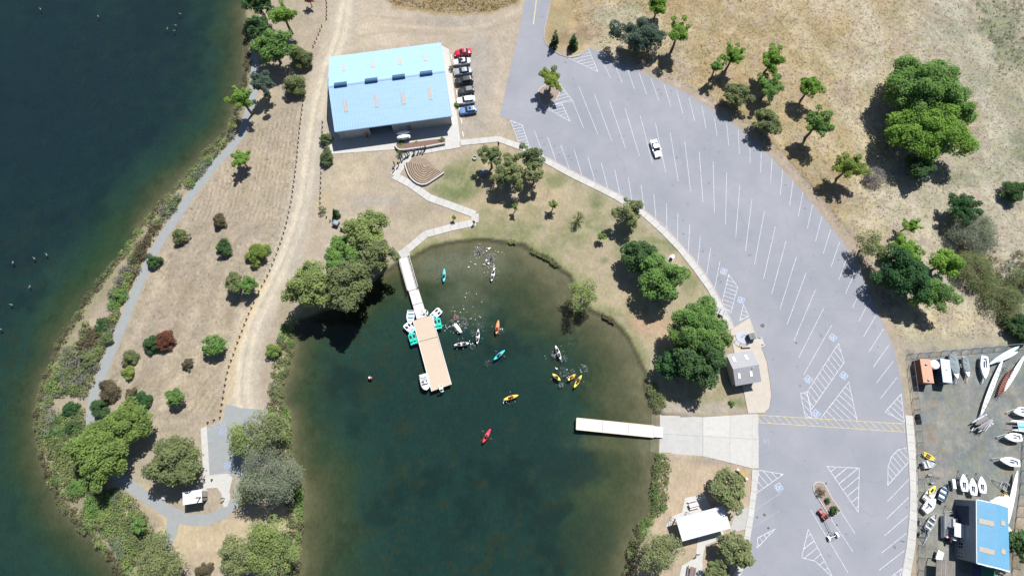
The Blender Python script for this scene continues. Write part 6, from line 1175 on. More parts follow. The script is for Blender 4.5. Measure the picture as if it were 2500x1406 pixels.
def crown(kind, Rr, H, seed):
    g = np.random.RandomState(seed); C_ = []; Ra = []; leaf = .5; cov = .95; limbs = []; wisp = kind == 'wisp'; kind = 'willow' if wisp else kind
    if kind in ('round', 'pine', 'willow'):
        b_ = min(.48 * H, .85 * Rr); zc = H - b_; n = {'round': int(24 + 9 * Rr), 'pine': int(22 + 8 * Rr), 'willow': int(20 + 7 * Rr)}[kind]; lf = {'round': .21, 'pine': .19, 'willow': .24}[kind] * (1 if Rr < 6 else (6 / Rr) ** .4)
        az0 = g.rand(5) * 6.28; am = g.rand(5) * .24
        for i in range(n):
            d = g.normal(size=3); d /= np.linalg.norm(d)
            if d[2] < -.25: d[2] *= -.6
            az = math.atan2(d[1], d[0]); w_ = 1 + sum(am[j] * math.sin((j + 1) * az + az0[j]) for j in range(5)) * (1.2 if kind != 'round' else .9)
            lr = Rr * lf * (.65 + .7 * g.rand()); rr = (.92 - lf * .75) * (.35 + .68 * g.rand() ** .45) * w_
            C_.append((d[0] * Rr * rr, d[1] * Rr * rr, zc + d[2] * b_ * rr)); Ra.append(lr)
        leaf = {'round': .44, 'pine': .34, 'willow': .4}[kind] * (1 if Rr > 2.5 else .75); cov = {'round': .9, 'pine': .95, 'willow': .6}[kind]
        limbs = [C_[i] for i in range(0, n, max(1, n // (12 if kind == 'willow' else 7)))]
    elif kind == 'star':
        n = g.randint(5, 11); zc = H * .62; ax_ = g.rand() * 3.14; el_ = .7 + .35 * g.rand()
        for i in range(n):
            az = 6.28 * (i + g.rand() * .7) / n; ln = Rr * (.62 + .45 * g.rand()); el = .15 + .75 * g.rand(); m = 4
            for j in range(1, m + 1):
                q = j / m; C_.append((math.cos(az) * ln * q * math.cos(el * .6), math.sin(az) * ln * q * math.cos(el * .6), zc - .1 * H + q * el * .38 * H + g.rand() * .3)); Ra.append(Rr * (.29 - .10 * q) * (.8 + .4 * g.rand()))
            limbs.append(C_[-1])
        C_ = [((x * math.cos(ax_) + y * math.sin(ax_)) * el_ * math.cos(ax_) - (-x * math.sin(ax_) + y * math.cos(ax_)) * math.sin(ax_) * 1.1, (x * math.cos(ax_) + y * math.sin(ax_)) * el_ * math.sin(ax_) + (-x * math.sin(ax_) + y * math.cos(ax_)) * math.cos(ax_) * 1.1, z + .12 * H * (g.rand() - .5)) for x, y, z in C_]; limbs = C_[3::4]
        for i in range(5): C_.append((g.normal() * .2 * Rr, g.normal() * .2 * Rr, H * (.62 + .25 * g.rand()))); Ra.append(Rr * .3)
        leaf = .36; cov = 1.05
    elif kind == 'bush':
        n = int(16 + 9 * Rr); az0 = g.rand(4) * 6.28; am = g.rand(4) * .22
        for i in range(n):
            d = g.normal(size=3); d /= np.linalg.norm(d); d[2] = abs(d[2]); az = math.atan2(d[1], d[0]); lr = Rr * .26 * (.5 + .9 * g.rand()); rr = .78 * (.35 + .65 * g.rand() ** .5) * (1 + sum(am[j] * math.sin((j + 1) * az + az0[j]) for j in range(4)))
            C_.append((d[0] * Rr * rr, d[1] * Rr * rr, .22 * H + d[2] * (H * .78 - lr * .6) * rr)); Ra.append(lr)
        leaf = .25; cov = 1.0
    elif kind == 'cone':
        for j in range(9):
            q = j / 8; rr = Rr * (1 - q) ** .8
            for i in range(max(1, int(7 * (1 - q)))): az = g.rand() * 6.28; C_.append((math.cos(az) * rr * .7, math.sin(az) * rr * .7, .35 + q * (H - .5))); Ra.append(.22 * Rr + .3 * rr * .5)
        leaf = .26; cov = 1.25
    elif kind == 'sparse':                                              # leafless, twiggy
        n = int(16 + 8 * Rr)
        for i in range(n):
            d = g.normal(size=3); d /= np.linalg.norm(d); d[2] = abs(d[2]); C_.append((d[0] * Rr * .75, d[1] * Rr * .75, .3 * H + d[2] * H * .6)); Ra.append(Rr * .3)
        leaf = .28; cov = .17; limbs = C_[:: 1]
    if wisp: cov = .36; leaf = .36; limbs = C_[::2]
    C_ = np.array(C_); Ra = np.array(Ra); area = leaf * leaf * .31
    per = np.maximum(6, (cov * 12.57 * Ra ** 2 / area * .62)).astype(int)
    Vn, Fn = leaves(C_, Ra, per, leaf, seed=seed + 1, wid=.38 if kind in ('willow', 'sparse', 'wisp') else .62)
    return Vn, Fn, limbs
def limb_mesh(H, limbs, seed, Rr, kind):
    g = random.Random(seed); m_ = MB(); tr_ = max(.05, .028 * H + .012 * Rr); zc = H * (.45 if kind not in ('sparse', 'bush') else .15); wv = [(0, 0, -.15), (g.uniform(-.1, .1), g.uniform(-.1, .1), zc * .5), (g.uniform(-.15, .15), g.uniform(-.15, .15), zc)]
    m_.tube(wv, [tr_ * 1.25, tr_, tr_ * .75], 7); top = Vector(wv[-1])
    for l_ in limbs:
        e = Vector([float(q) for q in l_]); e.z -= .15; mid = top.lerp(e, .5) + Vector((g.uniform(-.3, .3), g.uniform(-.3, .3), g.uniform(-.1, .3) * Rr * .25)); ex = e + (e - top) * (.12 if kind in ('willow', 'sparse', 'wisp') else 0)
        m_.tube([top, mid, ex], [tr_ * .5, tr_ * .3, tr_ * .08 + .012], 5)
        if kind in ('willow', 'sparse', 'wisp'):
            for q in range(3): s_ = mid.lerp(ex, .2 + .25 * q); m_.tube([s_, s_ + Vector((g.uniform(-1, 1), g.uniform(-1, 1), g.uniform(.0, .8))) * Rr * .25], [tr_ * .16, .012], 4)
    return m_
LC = {'bright': (0.168, 0.322, 0.080), 'mid': (0.144, 0.280, 0.100), 'dark': (0.076, 0.156, 0.078), 'deep': (0.052, 0.137, 0.067), 'olive': (0.178, 0.234, 0.129), 'grey': (0.216, 0.276, 0.158), 'greyd': (0.149, 0.215, 0.118), 'blue': (0.092, 0.151, 0.140), 'lime': (0.200, 0.295, 0.089), 'brown': (0.176, 0.156, 0.104), 'red': (0.239, 0.100, 0.077), 'pale': (0.230, 0.319, 0.144), 'silver': (0.264, 0.319, 0.207), 'twig': (0.276, 0.257, 0.260), 'yell': (0.181, 0.285, 0.101)}
LC2 = {'red': (.26, .12, .08), 'brown': (.19, .165, .10), 'twig': (.28, .26, .26), 'silver': (.27, .295, .215)}
TREES = [
 # crown pixel, radius px, height m, kind, colour, name, label
 (628, 8, 40, 9, 'round', 'dark', 'tree', 'dark green tree cut by the top edge beside the lake'),
 (690, 36, 38, 10, 'star', 'bright', 'tree', 'bright green spreading tree near the top between the lake and the dirt drive'),
 (630, 72, 34, 8.5, 'round', 'dark', 'tree', 'dark tree hanging over the lake edge just below the bright spreading one'),
 (662, 112, 48, 9.5, 'round', 'mid', 'tree', 'big dark crown with a mottled top beside the brownish shrubs'),
 (738, 141, 30, 5, 'bush', 'olive', 'shrub', 'tall brownish olive shrub beside the post row, upper of the pair'),
 (722, 207, 31, 4.6, 'bush', 'olive', 'shrub', 'tall brownish olive shrub beside the post row, lower of the pair'),
 (640, 206, 32, 7.5, 'pine', 'blue', 'pine_tree', 'blue grey pine beside the trail left of the olive shrubs'),
 (590, 243, 31, 9, 'star', 'bright', 'tree', 'vivid green tree leaning over the lake with a long shadow on the trail'),
 (588, 390, 25, 5.2, 'star', 'bright', 'tree', 'small bright green tree alone on the dry lawn by the trail bend'),
 (536, 539, 20, 2.6, 'bush', 'brown', 'shrub', 'small brownish shrub at the top of the lawn, right of the olive one'),
 (440, 577, 24, 2.8, 'bush', 'olive', 'shrub', 'round olive shrub close to the right edge of the trail'),
 (545, 605, 23, 3.0, 'bush', 'dark', 'shrub', 'round dark shrub left of the lime green one'),
 (629, 621, 31, 3.4, 'bush', 'lime', 'shrub', 'lime green round shrub beside the long post row'),
 (573, 684, 28, 5.0, 'round', 'olive', 'tree', 'left half of the small two crowned tree on the lawn'),
 (606, 692, 27, 4.8, 'round', 'mid', 'tree', 'right half of the small two crowned tree touching the post row'),
 (376, 641, 20, 2.6, 'bush', 'dark', 'shrub', 'round dark shrub overlapping the trail'),
 (402, 830, 27, 3.2, 'bush', 'red', 'shrub', 'round shrub with rust red leaves in the middle of the lawn'),
 (371, 842, 24, 2.8, 'bush', 'dark', 'shrub', 'dark green shrub grown against the rust red one'),
 (522, 844, 31, 4.2, 'round', 'mid', 'tree', 'compact green tree beside the posts right of the red shrub'),
 (316, 872, 22, 2.2, 'bush', 'olive', 'shrub', 'olive shrub below the red one, upper of two that touch'),
 (313, 910, 17, 1.9, 'bush', 'lime', 'shrub', 'pale green shrub, lower of two that touch near the trail'),
 (458, 886, 17, 2.0, 'bush', 'brown', 'shrub', 'small grey brown shrub alone left of the compact green tree'),
 (266, 952, 30, 2.8, 'bush', 'brown', 'shrub', 'wide brown green shrub covering the right edge of the trail'),
 (243, 996, 25, 2.6, 'bush', 'dark', 'shrub', 'dark shrub on the trail directly below the wide brown one'),
 (320, 963, 18, 2.0, 'bush', 'brown', 'shrub', 'small brown shrub left of the deep green round one'),
 (348, 977, 24, 2.8, 'bush', 'deep', 'shrub', 'deep green round shrub touching the big yellow green crowns'),
 (423, 967, 26, 3.8, 'round', 'mid', 'tree', 'small compact tree on open grass above the grey green crown'),
 (316, 1026, 58, 8.5, 'round', 'yell', 'tree', 'yellow green spreading tree, upper right of the big pair by the west shore'),
 (246, 1092, 84, 10, 'round', 'yell', 'tree', 'largest yellow green tree on the west shore above the trail junction'),
 (426, 1126, 70, 8.5, 'round', 'olive', 'tree', 'wide olive green tree beside the white roofed toilet'),
 (657, 1046, 54, 9.5, 'wisp', 'grey', 'willow_tree', 'pale willow with bare white branches beside the small car park, right crown'),
 (592, 1072, 50, 8.5, 'wisp', 'pale', 'willow_tree', 'thin yellow green willow overhanging the small car park'),
 (640, 1128, 56, 8, 'sparse', 'silver', 'willow_tree', 'mostly bare grey willow with twisted white limbs at the small car park'),
 (672, 1188, 70, 10, 'wisp', 'silver', 'willow_tree', 'broad silvery willow leaning over the cove below the bare limbs'),
 (602, 1196, 44, 7.5, 'wisp', 'grey', 'willow_tree', 'thin grey green willow crown beside the toilet plaza'),
 (655, 1335, 74, 9, 'willow', 'pale', 'willow_tree', 'pale green willow at the bottom of the peninsula on the cove side'),
 (580, 1360, 54, 8, 'willow', 'grey', 'willow_tree', 'grey green willow at the bottom edge left of the pale one'),
 (392, 1378, 66, 7.5, 'willow', 'grey', 'willow_tree', 'grey green willow at the bottom edge over the trail branch'),
 (340, 1288, 22, 3.6, 'round', 'mid', 'tree', 'small bright round tree among the grey shore brush'),
 (500, 1392, 24, 2.0, 'bush', 'brown', 'shrub', 'low brown shrub at the bottom edge of the peninsula'),
 (888, 568, 62, 11, 'round', 'pale', 'tree', 'pale green tree at the upper end of the grove beside the gangway'),
 (925, 622, 46, 11, 'round', 'olive', 'tree', 'olive green tree nearest the gangway on the cove bank'),
 (835, 598, 30, 6, 'round', 'mid', 'tree', 'smaller green tree on the left side of the grove by the gangway'),
 (762, 698, 64, 12, 'round', 'pale', 'tree', 'pale yellow green tree at the left end of the cove grove by the dirt drive'),
 (848, 690, 66, 12.5, 'round', 'olive', 'tree', 'broad olive tree in the middle of the cove grove casting shade on the water'),
 (830, 640, 46, 11, 'round', 'mid', 'tree', 'green tree behind the broad olive one in the cove grove'),
 (665, 856, 20, 2.6, 'bush', 'yell', 'shrub', 'bright yellow green shrub on the cove bank beside the dirt drive'),
 (796, 340, 17, 2.8, 'bush', 'greyd', 'shrub', 'grey green shrub at the boathouse corner, upper one'),
 (798, 382, 22, 3.2, 'bush', 'greyd', 'shrub', 'grey green shrub below the boathouse corner, lower one'),
 (787, 512, 10, 2.2, 'sparse', 'greyd', 'sapling', 'thin half bare sapling between the posts right of the drive'),
 (820, 520, 10, 3.0, 'cone', 'dark', 'conifer', 'tiny dark conifer just above the grey waste skip'),
 (1199, 383, 32, 7.5, 'pine', 'greyd', 'pine_tree', 'grey green pine at the upper left of the lawn grove'),
 (1240, 420, 46, 7.5, 'pine', 'grey', 'pine_tree', 'pale grey green pine in the middle of the lawn grove'),
 (1292, 384, 36, 8, 'pine', 'greyd', 'pine_tree', 'dark grey green pine touching the sidewalk in the lawn grove'),
 (1304, 424, 28, 7, 'pine', 'grey', 'pine_tree', 'pale pine at the lower right of the lawn grove'),
 (1258, 506, 9, 3.6, 'star', 'yell', 'sapling', 'slim yellow green sapling under the lawn grove, leftmost of four'),
 (1350, 500, 12, 3.8, 'star', 'yell', 'sapling', 'yellow green sapling, second from left of the four on the cove lawn'),
 (1412, 534, 17, 3.8, 'sparse', 'lime', 'sapling', 'thin yellowish sapling, second from right of the four on the cove lawn'),
 (1468, 578, 12, 2.6, 'star', 'yell', 'sapling', 'shortest yellow green sapling, nearest the grey green tree'),
 (1537, 517, 40, 7, 'pine', 'grey', 'tree', 'single pale grey green tree touching the inner sidewalk'),
 (1560, 622, 47, 7.5, 'round', 'dark', 'tree', 'dark green tree at the upper left of the pair by the drinking fountain'),
 (1592, 650, 40, 7.5, 'round', 'mid', 'tree', 'green crown filling the gap in the tree clump by the drinking fountain'),
 (1617, 688, 60, 8.5, 'round', 'mid', 'tree', 'broad green tree at the lower right of the pair by the drinking fountain'),
 (1424, 716, 44, 7, 'wisp', 'pale', 'willow_tree', 'pale willow bush leaning over the east bank of the cove'),
 (1704, 792, 78, 11, 'pine', 'mid', 'pine_tree', 'large olive pine shading the inner sidewalk above the restroom'),
 (1648, 885, 46, 6.5, 'round', 'deep', 'tree', 'low dark crown added as shade and branches, water side of the large dark restroom tree'),  # dark crown added to stand in for the large tree's shadow and branches
 (1708, 884, 72, 10, 'round', 'dark', 'tree', 'large dark tree beside the grey restroom roof'),
 (1560, 84, 58, 8, 'pine', 'blue', 'pine_tree', 'wide blue grey pine overhanging the top edge of the car park'),
 (1606, 16, 27, 6, 'round', 'bright', 'tree', 'bright round tree above the blue grey pine at the top edge'),
 (1656, 80, 34, 9.5, 'star', 'bright', 'tree', 'spiky bright tree right of the blue grey pine'),
 (1790, 136, 30, 8, 'star', 'bright', 'tree', 'bright tree in the field, right crown of the highest roadside pair'),
 (1750, 164, 22, 7, 'star', 'mid', 'tree', 'bright tree in the field, left crown of the highest roadside pair'),
 (1884, 150, 35, 9, 'star', 'bright', 'tree', 'spiky bright tree farthest into the field on the upper right'),
 (1800, 226, 39, 6, 'round', 'olive', 'tree', 'dense olive tree by the car park edge, upper of the two dense ones'),
 (1878, 212, 33, 7, 'star', 'mid', 'tree', 'spiky green tree between the two dense olive ones'),
 (1979, 214, 32, 7.5, 'round', 'bright', 'tree', 'round bright tree on a bare leaning trunk in the open field'),
 (1878, 298, 41, 6, 'round', 'olive', 'tree', 'dense olive tree by the car park edge, lower of the two dense ones'),
 (1998, 300, 38, 9.5, 'star', 'mid', 'tree', 'spiky green tree on a leaning trunk below the round bright one'),
 (2073, 408, 42, 8, 'star', 'lime', 'tree', 'loose pale green tree left of the big dark grove'),
 (2250, 205, 100, 12, 'round', 'mid', 'tree', 'huge dark green tree in the field, upper of the two joined crowns'),
 (2315, 250, 68, 11, 'round', 'mid', 'tree', 'right hand crown grown into the two huge field trees'),
 (2270, 305, 100, 11, 'round', 'bright', 'tree', 'huge bright green tree in the field, lower of the two joined crowns'),
 (2245, 405, 38, 6, 'round', 'dark', 'tree', 'dark lower tree at the foot of the two huge crowns'),
 (2350, 506, 38, 6, 'star', 'deep', 'tree', 'dark spiky tree alone in the dry field on the right'),
 (2474, 466, 32, 4, 'bush', 'dark', 'shrub', 'dark shrub at the right edge of the dry field'),
 (2128, 594, 40, 7, 'willow', 'grey', 'tree', 'loose grey green tree whose shadow falls on the car park edge'),
 (2222, 550, 22, 5, 'star', 'bright', 'tree', 'small bright tree above the dark dense crown'),
 (2212, 612, 40, 7.5, 'star', 'bright', 'tree', 'bright tree touching the top of the dark dense crown'),
 (2314, 640, 44, 7.5, 'round', 'bright', 'tree', 'bright round tree right of the dark dense crown'),
 (2210, 668, 72, 9, 'round', 'deep', 'tree', 'very dark dense tree beside the car park above the boat yard'),
 (2272, 712, 54, 8, 'star', 'mid', 'tree', 'green tree at the lower right of the very dark dense one'),
 (2368, 566, 62, 3.4, 'sparse', 'silver', 'shrub', 'bare grey thicket in the field right of the dense crowns'),
 (2372, 660, 52, 3, 'sparse', 'olive', 'shrub', 'thin dull green thicket below the bare grey one'),
 (2445, 735, 52, 3.0, 'sparse', 'olive', 'shrub', 'wide thin dull shrub at the right edge above the yard fence'),
 (2488, 800, 36, 4, 'bush', 'dark', 'shrub', 'dark shrub at the top right corner of the yard fence'),
 (2490, 690, 40, 3, 'sparse', 'greyd', 'shrub', 'thin grey green shrub at the right edge above the wide thin one'),
 (1355, 99, 12, 5.5, 'cone', 'deep', 'conifer', 'small dark conifer by the curved kerb, left of the pair'),
 (1400, 104, 13, 4.5, 'cone', 'dark', 'conifer', 'small dark conifer by the curved kerb, right of the pair'),
 (1345, 192, 34, 7, 'star', 'lime', 'tree', 'small forked tree growing from the hatched traffic island'),
 (2038, 1245, 12, 1.9, 'bush', 'dark', 'shrub', 'green shrub at the lower end of the long traffic island'),
 (2021, 1221, 8, 1.0, 'sparse', 'dark', 'shrub', 'tiny dark shrub in the middle of the long traffic island'),
 (2003, 1200, 12, 1.3, 'sparse', 'brown', 'shrub', 'bare brown shrub at the upper end of the long traffic island'),
 (1780, 1200, 54, 6.2, 'round', 'grey', 'tree', 'grey green tree whose shadow falls on the white pavilion roof'),
 (1796, 1336, 48, 6.5, 'round', 'grey', 'tree', 'grey green tree below the pavilion overhanging the car park'),
 (1612, 1338, 60, 8, 'wisp', 'grey', 'willow_tree', 'grey green willow with white limbs on the bank left of the pavilion'),
 (1745, 1394, 30, 5, 'round', 'olive', 'tree', 'small olive tree at the bottom edge by the brown tables'),
 (2492, 1330, 38, 7, 'round', 'dark', 'tree', 'dark tree behind the blue roofed yard shed at the right edge'),
 (979, 350, 9, .9, 'bush', 'bright', 'shrub', 'bright small shrub at the left end of the planter'),
 (1078, 343, 9, .9, 'bush', 'olive', 'shrub', 'olive shrub at the right end of the planter'),
 (1017, 349, 6, .7, 'bush', 'bright', 'shrub', 'tiny green shrub in the middle of the planter'),
 (975, 376, 9, 1.3, 'sparse', 'dark', 'shrub', 'spiky dark shrub at the curved end of the planter wall'),
 (1103, 168, 8, 1.1, 'sparse', 'brown', 'shrub', 'thin brown shrub between the wheel stops, upper one'),
 (1115, 257, 8, .9, 'bush', 'yell', 'shrub', 'yellowish shrub between the wheel stops, lower one'),
 (1108, 532, 6, 1.8, 'star', 'yell', 'sapling', 'lone yellowish sapling inside the bend of the path'),
 (1787, 984, 8, .9, 'bush', 'mid', 'shrub', 'low green shrub on the small patch of lawn below the restroom'),
 (290, 722, 17, 2.2, 'bush', 'mid', 'shrub', 'green shrub on the west shore left of the trail, highest of the shore shrubs'),
 (252, 793, 22, 2.4, 'bush', 'dark', 'shrub', 'dark shrub on the west shore where the trail runs straight'),
 (258, 824, 17, 2.0, 'bush', 'greyd', 'shrub', 'grey green shrub touching the trail just below the dark one'),
 (218, 876, 24, 2.6, 'bush', 'olive', 'shrub', 'olive shrub on the west shore left of the trail'),
 (172, 1000, 22, 2.4, 'bush', 'deep', 'shrub', 'deep green shrub in the grey brush above the largest yellow green tree'),
 (178, 1040, 20, 2.2, 'bush', 'dark', 'shrub', 'dark shrub half under the largest yellow green tree'),
 (190, 1190, 20, 2.0, 'bush', 'mid', 'shrub', 'green shrub by the lake below the largest yellow green tree'),
 (755, 0, 12, 3.5, 'star', 'red', 'tree', 'reddish leaved small tree cut by the top edge beside the dirt drive'),
 (2135, 432, 28, 2.6, 'sparse', 'twig', 'shrub', 'bare grey twigs between the pale loose tree and the huge grove'),
]
for i, (cx, cy, rp, H, kind, colr, name, lab) in enumerate(TREES):
    low = kind in ('bush', 'cone') or (kind == 'sparse' and H < 5); zc = H * (.4 if low else .66); p = P(cx, cy, zc); Rr = rp * mpp(cx, cy) * (1 - zc / CAM_H)
    rt = thing(name, (p[0], p[1], 0), 0, lab, {'pine_tree': 'pine', 'willow_tree': 'willow'}.get(name, name), None)
    Vn, Fn, limbs = crown(kind, Rr, H, 100 + i * 7); me = np_mesh('crown', Vn, Fn, leaf_mat(LC[colr], LC2.get(colr))); link('crown', me, rt)
    limb_mesh(H, limbs, i, Rr, kind).build('trunk' if not low else 'stem', M_barkp if colr in ('silver', 'pale', 'twig') or kind == 'wisp' or 'white' in lab else M_bark, rt)

def scatter(px, n, seed, inner=None):
    q = np.array(PP(px)); g = np.random.RandomState(seed); lo, hi = q.min(0), q.max(0); out = np.zeros((0, 2))
    while len(out) < n:
        p = lo + g.rand(n, 2) * (hi - lo); k = inside(p[:, 0], p[:, 1], [tuple(a) for a in q])
        if inner is not None: k &= inner(p[:, 0], p[:, 1])
        out = np.concatenate([out, p[k]])
    return out[:n]
def brush(name, pts, rmin, rmax, cols, label, cat, seed, z0=0.0, leaf=.27, per=46, up=1.1):
    g = np.random.RandomState(seed); n = len(pts); r_ = rmin + (rmax - rmin) * g.rand(n) ** 2; sel = np.clip((fbm(pts[:, 0], pts[:, 1], 10, seed + 3) * 2.2 - .6 + g.normal(size=n) * .07) * len(cols), 0, len(cols) - 1).astype(int)
    for k, c_ in enumerate(cols):
        s_ = sel == k
        if not s_.any(): continue
        zz = z0 if np.isscalar(z0) else z0[s_]; ce = np.stack([pts[s_, 0], pts[s_, 1], np.zeros(s_.sum()) + zz + r_[s_] * .35], 1)
        Vn, Fn = leaves(ce, r_[s_], np.maximum(10, per * (r_[s_] / .8) ** 2).astype(int), leaf, up=up, seed=seed + k, lowcut=-.1)
        link(name, np_mesh(name, Vn, Fn, leaf_mat(LC[c_], LC2.get(c_))), None, None, 0, label, cat, None, 'stuff')
def shoreband(poly, a, b_):
    def f(x, y): d = -sdf(x, y, poly); return (d > a) & (d < b_)
    return f
def trailfree(x, y): return dist_line(x, y, PP(TRAIL)) > 1.5
WSH = [(600, 300), (560, 330), (480, 425), (395, 520), (330, 620), (280, 700), (225, 770), (180, 830), (140, 900), (105, 980), (100, 1080), (130, 1160), (180, 1250), (250, 1320), (305, 1420), (420, 1420), (395, 1340), (330, 1220), (260, 1180), (225, 1080), (205, 1000), (222, 950), (265, 830), (330, 680), (400, 555), (500, 415), (590, 315)]
pts = scatter(WSH, 1900, 5, lambda x, y: shoreband(LAKE, .3, 14)(x, y) & trailfree(x, y) & (vnoise(x, y, 4.5, 171) > .3)); dsh = -sdf(pts[:, 0], pts[:, 1], LAKE)
brush('shore_brush', pts[dsh > 1.6], .35, 1.25, ['olive', 'pale', 'mid', 'silver', 'olive', 'twig', 'pale', 'brown'], 'mixed green and grey brush along the west lake shore', 'brush', 21, leaf=.3, per=40)
pts = scatter([(570, 60), (625, 60), (620, 200), (600, 300), (500, 430), (395, 550), (300, 690), (200, 830), (130, 960), (120, 1100), (210, 1260), (330, 1430), (260, 1430), (90, 1180), (70, 1000), (120, 850), (260, 640), (400, 470), (520, 330), (570, 260)], 1100, 9, shoreband(LAKE, -.45, 1.3))
brush('shore_reeds', pts, .25, .7, ['brown', 'olive', 'brown', 'pale'], 'brown reeds along the west waterline', 'reeds', 31, -.25, .26, 46)
def notramp(x, y): return (~inside(x, y, RAMP)) & (dist_line(x, y, PP([(975, 614), (990, 640), (1000, 660)])) > 2.2)
cl = COVE[:len(COVE_PX)]
pts = scatter([(1180, 560), (1290, 570), (1420, 660), (1520, 770), (1600, 900), (1625, 1008), (1560, 1008), (1530, 860), (1380, 760), (1290, 640), (1180, 605), (1010, 660), (1000, 600)], 430, 15, lambda x, y: shoreband(COVE, -.1, 1.0)(x, y) & notramp(x, y) & (vnoise(x, y, 3.5, 71) > np.where((x > 4) & (y > 44), .35, np.where(x > 4, .7, .8))))
brush('bank_reeds', pts, .10, .30, ['pale', 'brown', 'olive', 'brown'], 'low reeds along the north and east banks of the cove', 'reeds', 41, -.2, .24, 40)
pts = scatter([(690, 790), (730, 800), (715, 1000), (725, 1130), (760, 1240), (740, 1410), (690, 1410), (700, 1240), (670, 1130), (655, 1000), (670, 880)], 640, 17, shoreband(COVE, -.4, 3.0))
brush('bank_brush', pts, .3, .85, ['olive', 'brown', 'mid', 'pale'], 'dense low brush along the west bank of the cove', 'brush', 51, -.2, .26, 42)
pts = scatter([(1590, 1108), (1650, 1112), (1640, 1180), (1620, 1240), (1595, 1260), (1560, 1330), (1530, 1406), (1510, 1400), (1560, 1260)], 240, 19, shoreband(COVE, -.4, 2.2))
brush('bank_brush', pts, .3, .9, ['olive', 'mid', 'brown', 'pale'], 'green and brown brush on the bank below the boat ramp', 'brush', 61, -.2, .26, 42)
pts = scatter([(1580, 940), (1600, 930), (1620, 990), (1612, 1004), (1596, 1000)], 60, 23, None); brush('bank_brush', pts, .35, .9, ['olive', 'olive', 'mid'], 'olive brush on the bank above the boat ramp', 'brush', 71, -.1, .26, 42)
pts = scatter([(2335, 580), (2400, 540), (2440, 640), (2510, 600), (2510, 835), (2455, 815), (2400, 720), (2345, 700)], 260, 25, None); brush('field_brush', pts, .3, 1.3, ['twig', 'silver', 'brown', 'greyd'], 'dull brush in the field corner above the boat yard', 'brush', 81, 0, .3, 40)
pts = scatter([(2370, 0), (2510, 0), (2510, 200), (2440, 180), (2400, 90)], 120, 27, None); brush('field_brush', pts, .25, .7, ['greyd', 'silver'], 'grey green weeds in the top right corner of the field', 'weeds', 91, 0, .26, 36)
# dry grass tussocks: leaning blades, one mass per field
def tussocks(name, pts, hmin, hmax, m, label, seed, spread=.34):
    g = np.random.RandomState(seed); n = len(pts); Vs = []; Fs = []; lean = 6.28 * fbm(pts[:, 0], pts[:, 1], 4.5, seed + 9) * 2
    for k in range(5):
        az = lean + g.normal(size=n) * .7; h_ = hmin + (hmax - hmin) * g.rand(n); ox = pts + g.normal(size=(n, 2)) * .16; tip = h_ * (.5 + .9 * g.rand(n)); wd = .05 + .07 * g.rand(n)
        bx, by = np.cos(az), np.sin(az); z0 = np.zeros(n) - .03
        a = np.stack([ox[:, 0] - by * wd, ox[:, 1] + bx * wd, z0], 1); b_ = np.stack([ox[:, 0] + by * wd, ox[:, 1] - bx * wd, z0], 1); c_ = np.stack([ox[:, 0] + bx * tip + by * wd * .5, ox[:, 1] + by * tip - bx * wd * .5, h_ * .8], 1); d_ = np.stack([ox[:, 0] + bx * tip * 1.3, ox[:, 1] + by * tip * 1.3, h_ * .62], 1)
        Vs.append(np.stack([a, b_, c_, d_], 1).reshape(-1, 3)); Fs.append(np.arange(4 * n).reshape(n, 4) + 4 * n * k)
    link(name, np_mesh(name, np.concatenate(Vs), np.concatenate(Fs), m), None, None, 0, label, 'grass', None, 'stuff')
def straw(name, c, c2):
    m = leaf_mat(c, c2, .25); return m
clear = lambda x, y: (sdf(x, y, LOTW) < -1.6) & (~inside(x, y, PP(YARD)))
NEF = [(1440, 112), (1380, 0), (1350, -20), (2520, -20), (2520, 820), (2440, 822), (2190, 832), (2130, 700), (2000, 500), (1860, 350), (1640, 200)]
pts = scatter(NEF, 22000, 101, clear); eastw = sm(pts[:, 0] - .32 * (pts[:, 1] - 60) + 30 * (fbm(pts[:, 0], pts[:, 1], 9, 55) - .5), 70, 96) > rs.rand(len(pts))
tussocks('dry_grass', pts[~eastw], .04, .13, straw('gold', (.30, .23, .13), (.38, .31, .19)), 'golden dry grass covering the slope beside the car park', 103)
tussocks('dry_grass', pts[eastw], .04, .12, straw('beige', (.27, .25, .195), (.37, .35, .285)), 'pale grey beige dry grass on the right side of the field', 107)
WLN = [(590, 340), (625, 300), (735, 240), (715, 450), (680, 600), (620, 730), (570, 850), (540, 1000), (500, 1030), (380, 1080), (300, 960), (260, 930), (300, 820), (350, 690), (420, 560), (500, 440)]
tussocks('dry_grass', scatter(WLN, 9000, 111, lambda x, y: trailfree(x, y)), .02, .06, straw('lawn', (.265, .21, .145), (.31, .255, .185)), 'short dry mown grass on the west lawn', 113)
tussocks('dry_grass', scatter([(905, -20), (960, 12), (1100, 32), (1200, 28), (1262, 6), (1285, -20)], 1500, 115), .06, .18, straw('gold2', (.2, .15, .07), (.29, .22, .12)), 'dry grass between the dirt tracks at the top', 117)
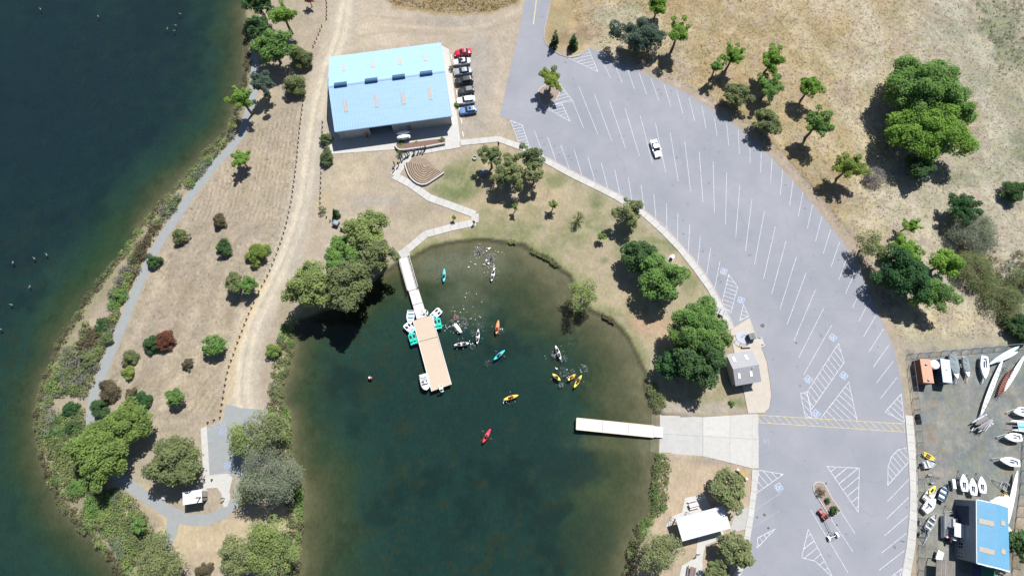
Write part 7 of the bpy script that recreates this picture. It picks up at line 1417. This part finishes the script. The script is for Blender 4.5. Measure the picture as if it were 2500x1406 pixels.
# white flecks painted as sun glints, with grey ripples, round swimmers and kayaks
M_glint = mat('painted sun glint', (.62, .64, .66), .4, .1, 5, spec=.6); M_rip = mat('stirred water', (.13, .14, .165), .25, .4, 4, spec=.8)
def glint_flecks(cl, label, seed):
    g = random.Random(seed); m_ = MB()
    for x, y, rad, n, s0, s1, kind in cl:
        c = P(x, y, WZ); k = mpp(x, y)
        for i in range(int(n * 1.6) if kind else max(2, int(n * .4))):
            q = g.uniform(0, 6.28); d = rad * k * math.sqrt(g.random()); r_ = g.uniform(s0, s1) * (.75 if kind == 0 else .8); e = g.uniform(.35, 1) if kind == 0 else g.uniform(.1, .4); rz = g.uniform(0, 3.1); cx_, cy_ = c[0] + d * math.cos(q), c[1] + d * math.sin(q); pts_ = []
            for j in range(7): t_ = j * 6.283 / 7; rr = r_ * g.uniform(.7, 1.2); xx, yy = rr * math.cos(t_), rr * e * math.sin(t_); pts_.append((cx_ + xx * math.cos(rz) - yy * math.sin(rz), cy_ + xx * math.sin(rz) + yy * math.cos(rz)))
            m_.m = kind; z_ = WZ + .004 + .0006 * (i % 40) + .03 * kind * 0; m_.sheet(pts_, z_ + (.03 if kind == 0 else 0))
    m_.build('glint_flecks', [M_glint, M_rip], None, label=label, cat='glint_flecks', kind='stuff')
glint_flecks([(1170, 613, 14, 60, .06, .28, 1), (1166, 624, 9, 14, .08, .22, 0), (1167, 600, 8, 14, .06, .18, 0), (1200, 630, 13, 60, .06, .26, 1), (1186, 641, 8, 22, .1, .35, 0), (1194, 611, 9, 12, .12, .3, 0), (1215, 612, 20, 14, .06, .16, 0), (1155, 650, 14, 8, .08, .3, 0), (1195, 660, 16, 16, .06, .16, 0), (1203, 648, 5, 10, .08, .2, 0)], 'white flecks painted as sun glints and ripples round the swimmers near the north bank', 3)
glint_flecks([(1122, 790, 22, 150, .06, .26, 1), (1115, 795, 26, 50, .05, .17, 0), (1120, 765, 25, 28, .05, .14, 0), (1092, 800, 14, 16, .07, .19, 0), (1150, 745, 34, 26, .05, .16, 0), (1160, 775, 18, 20, .05, .13, 0), (1172, 795, 10, 36, .05, .16, 1), (1155, 846, 8, 26, .06, .2, 1), (1150, 835, 6, 8, .08, .22, 0), (1155, 812, 7, 16, .05, .17, 1)], 'white flecks painted as sun glints and ripples round the capsized kayak', 4)
glint_flecks([(1222, 808, 9, 36, .05, .17, 1), (1222, 800, 12, 9, .06, .18, 0), (1191, 886, 8, 12, .06, .2, 1), (1234, 982, 8, 8, .08, .22, 0), (1245, 978, 10, 12, .06, .18, 1)], 'small painted glint flecks behind the orange, teal and yellow kayaks', 5)
glint_flecks([(1352, 868, 6, 22, .08, .24, 1), (1376, 875, 9, 26, .07, .22, 1), (1375, 908, 12, 30, .06, .2, 1), (1378, 912, 13, 9, .06, .15, 0), (1398, 905, 6, 14, .07, .2, 1), (1424, 900, 11, 34, .08, .24, 1), (1370, 940, 6, 24, .06, .2, 1), (1358, 900, 3, 4, .1, .22, 0), (1400, 933, 10, 12, .06, .2, 1), (1330, 876, 10, 4, .08, .2, 0), (1395, 835, 10, 8, .05, .15, 1)], 'trails of painted glints and ripples round the yellow kayak cluster', 6)
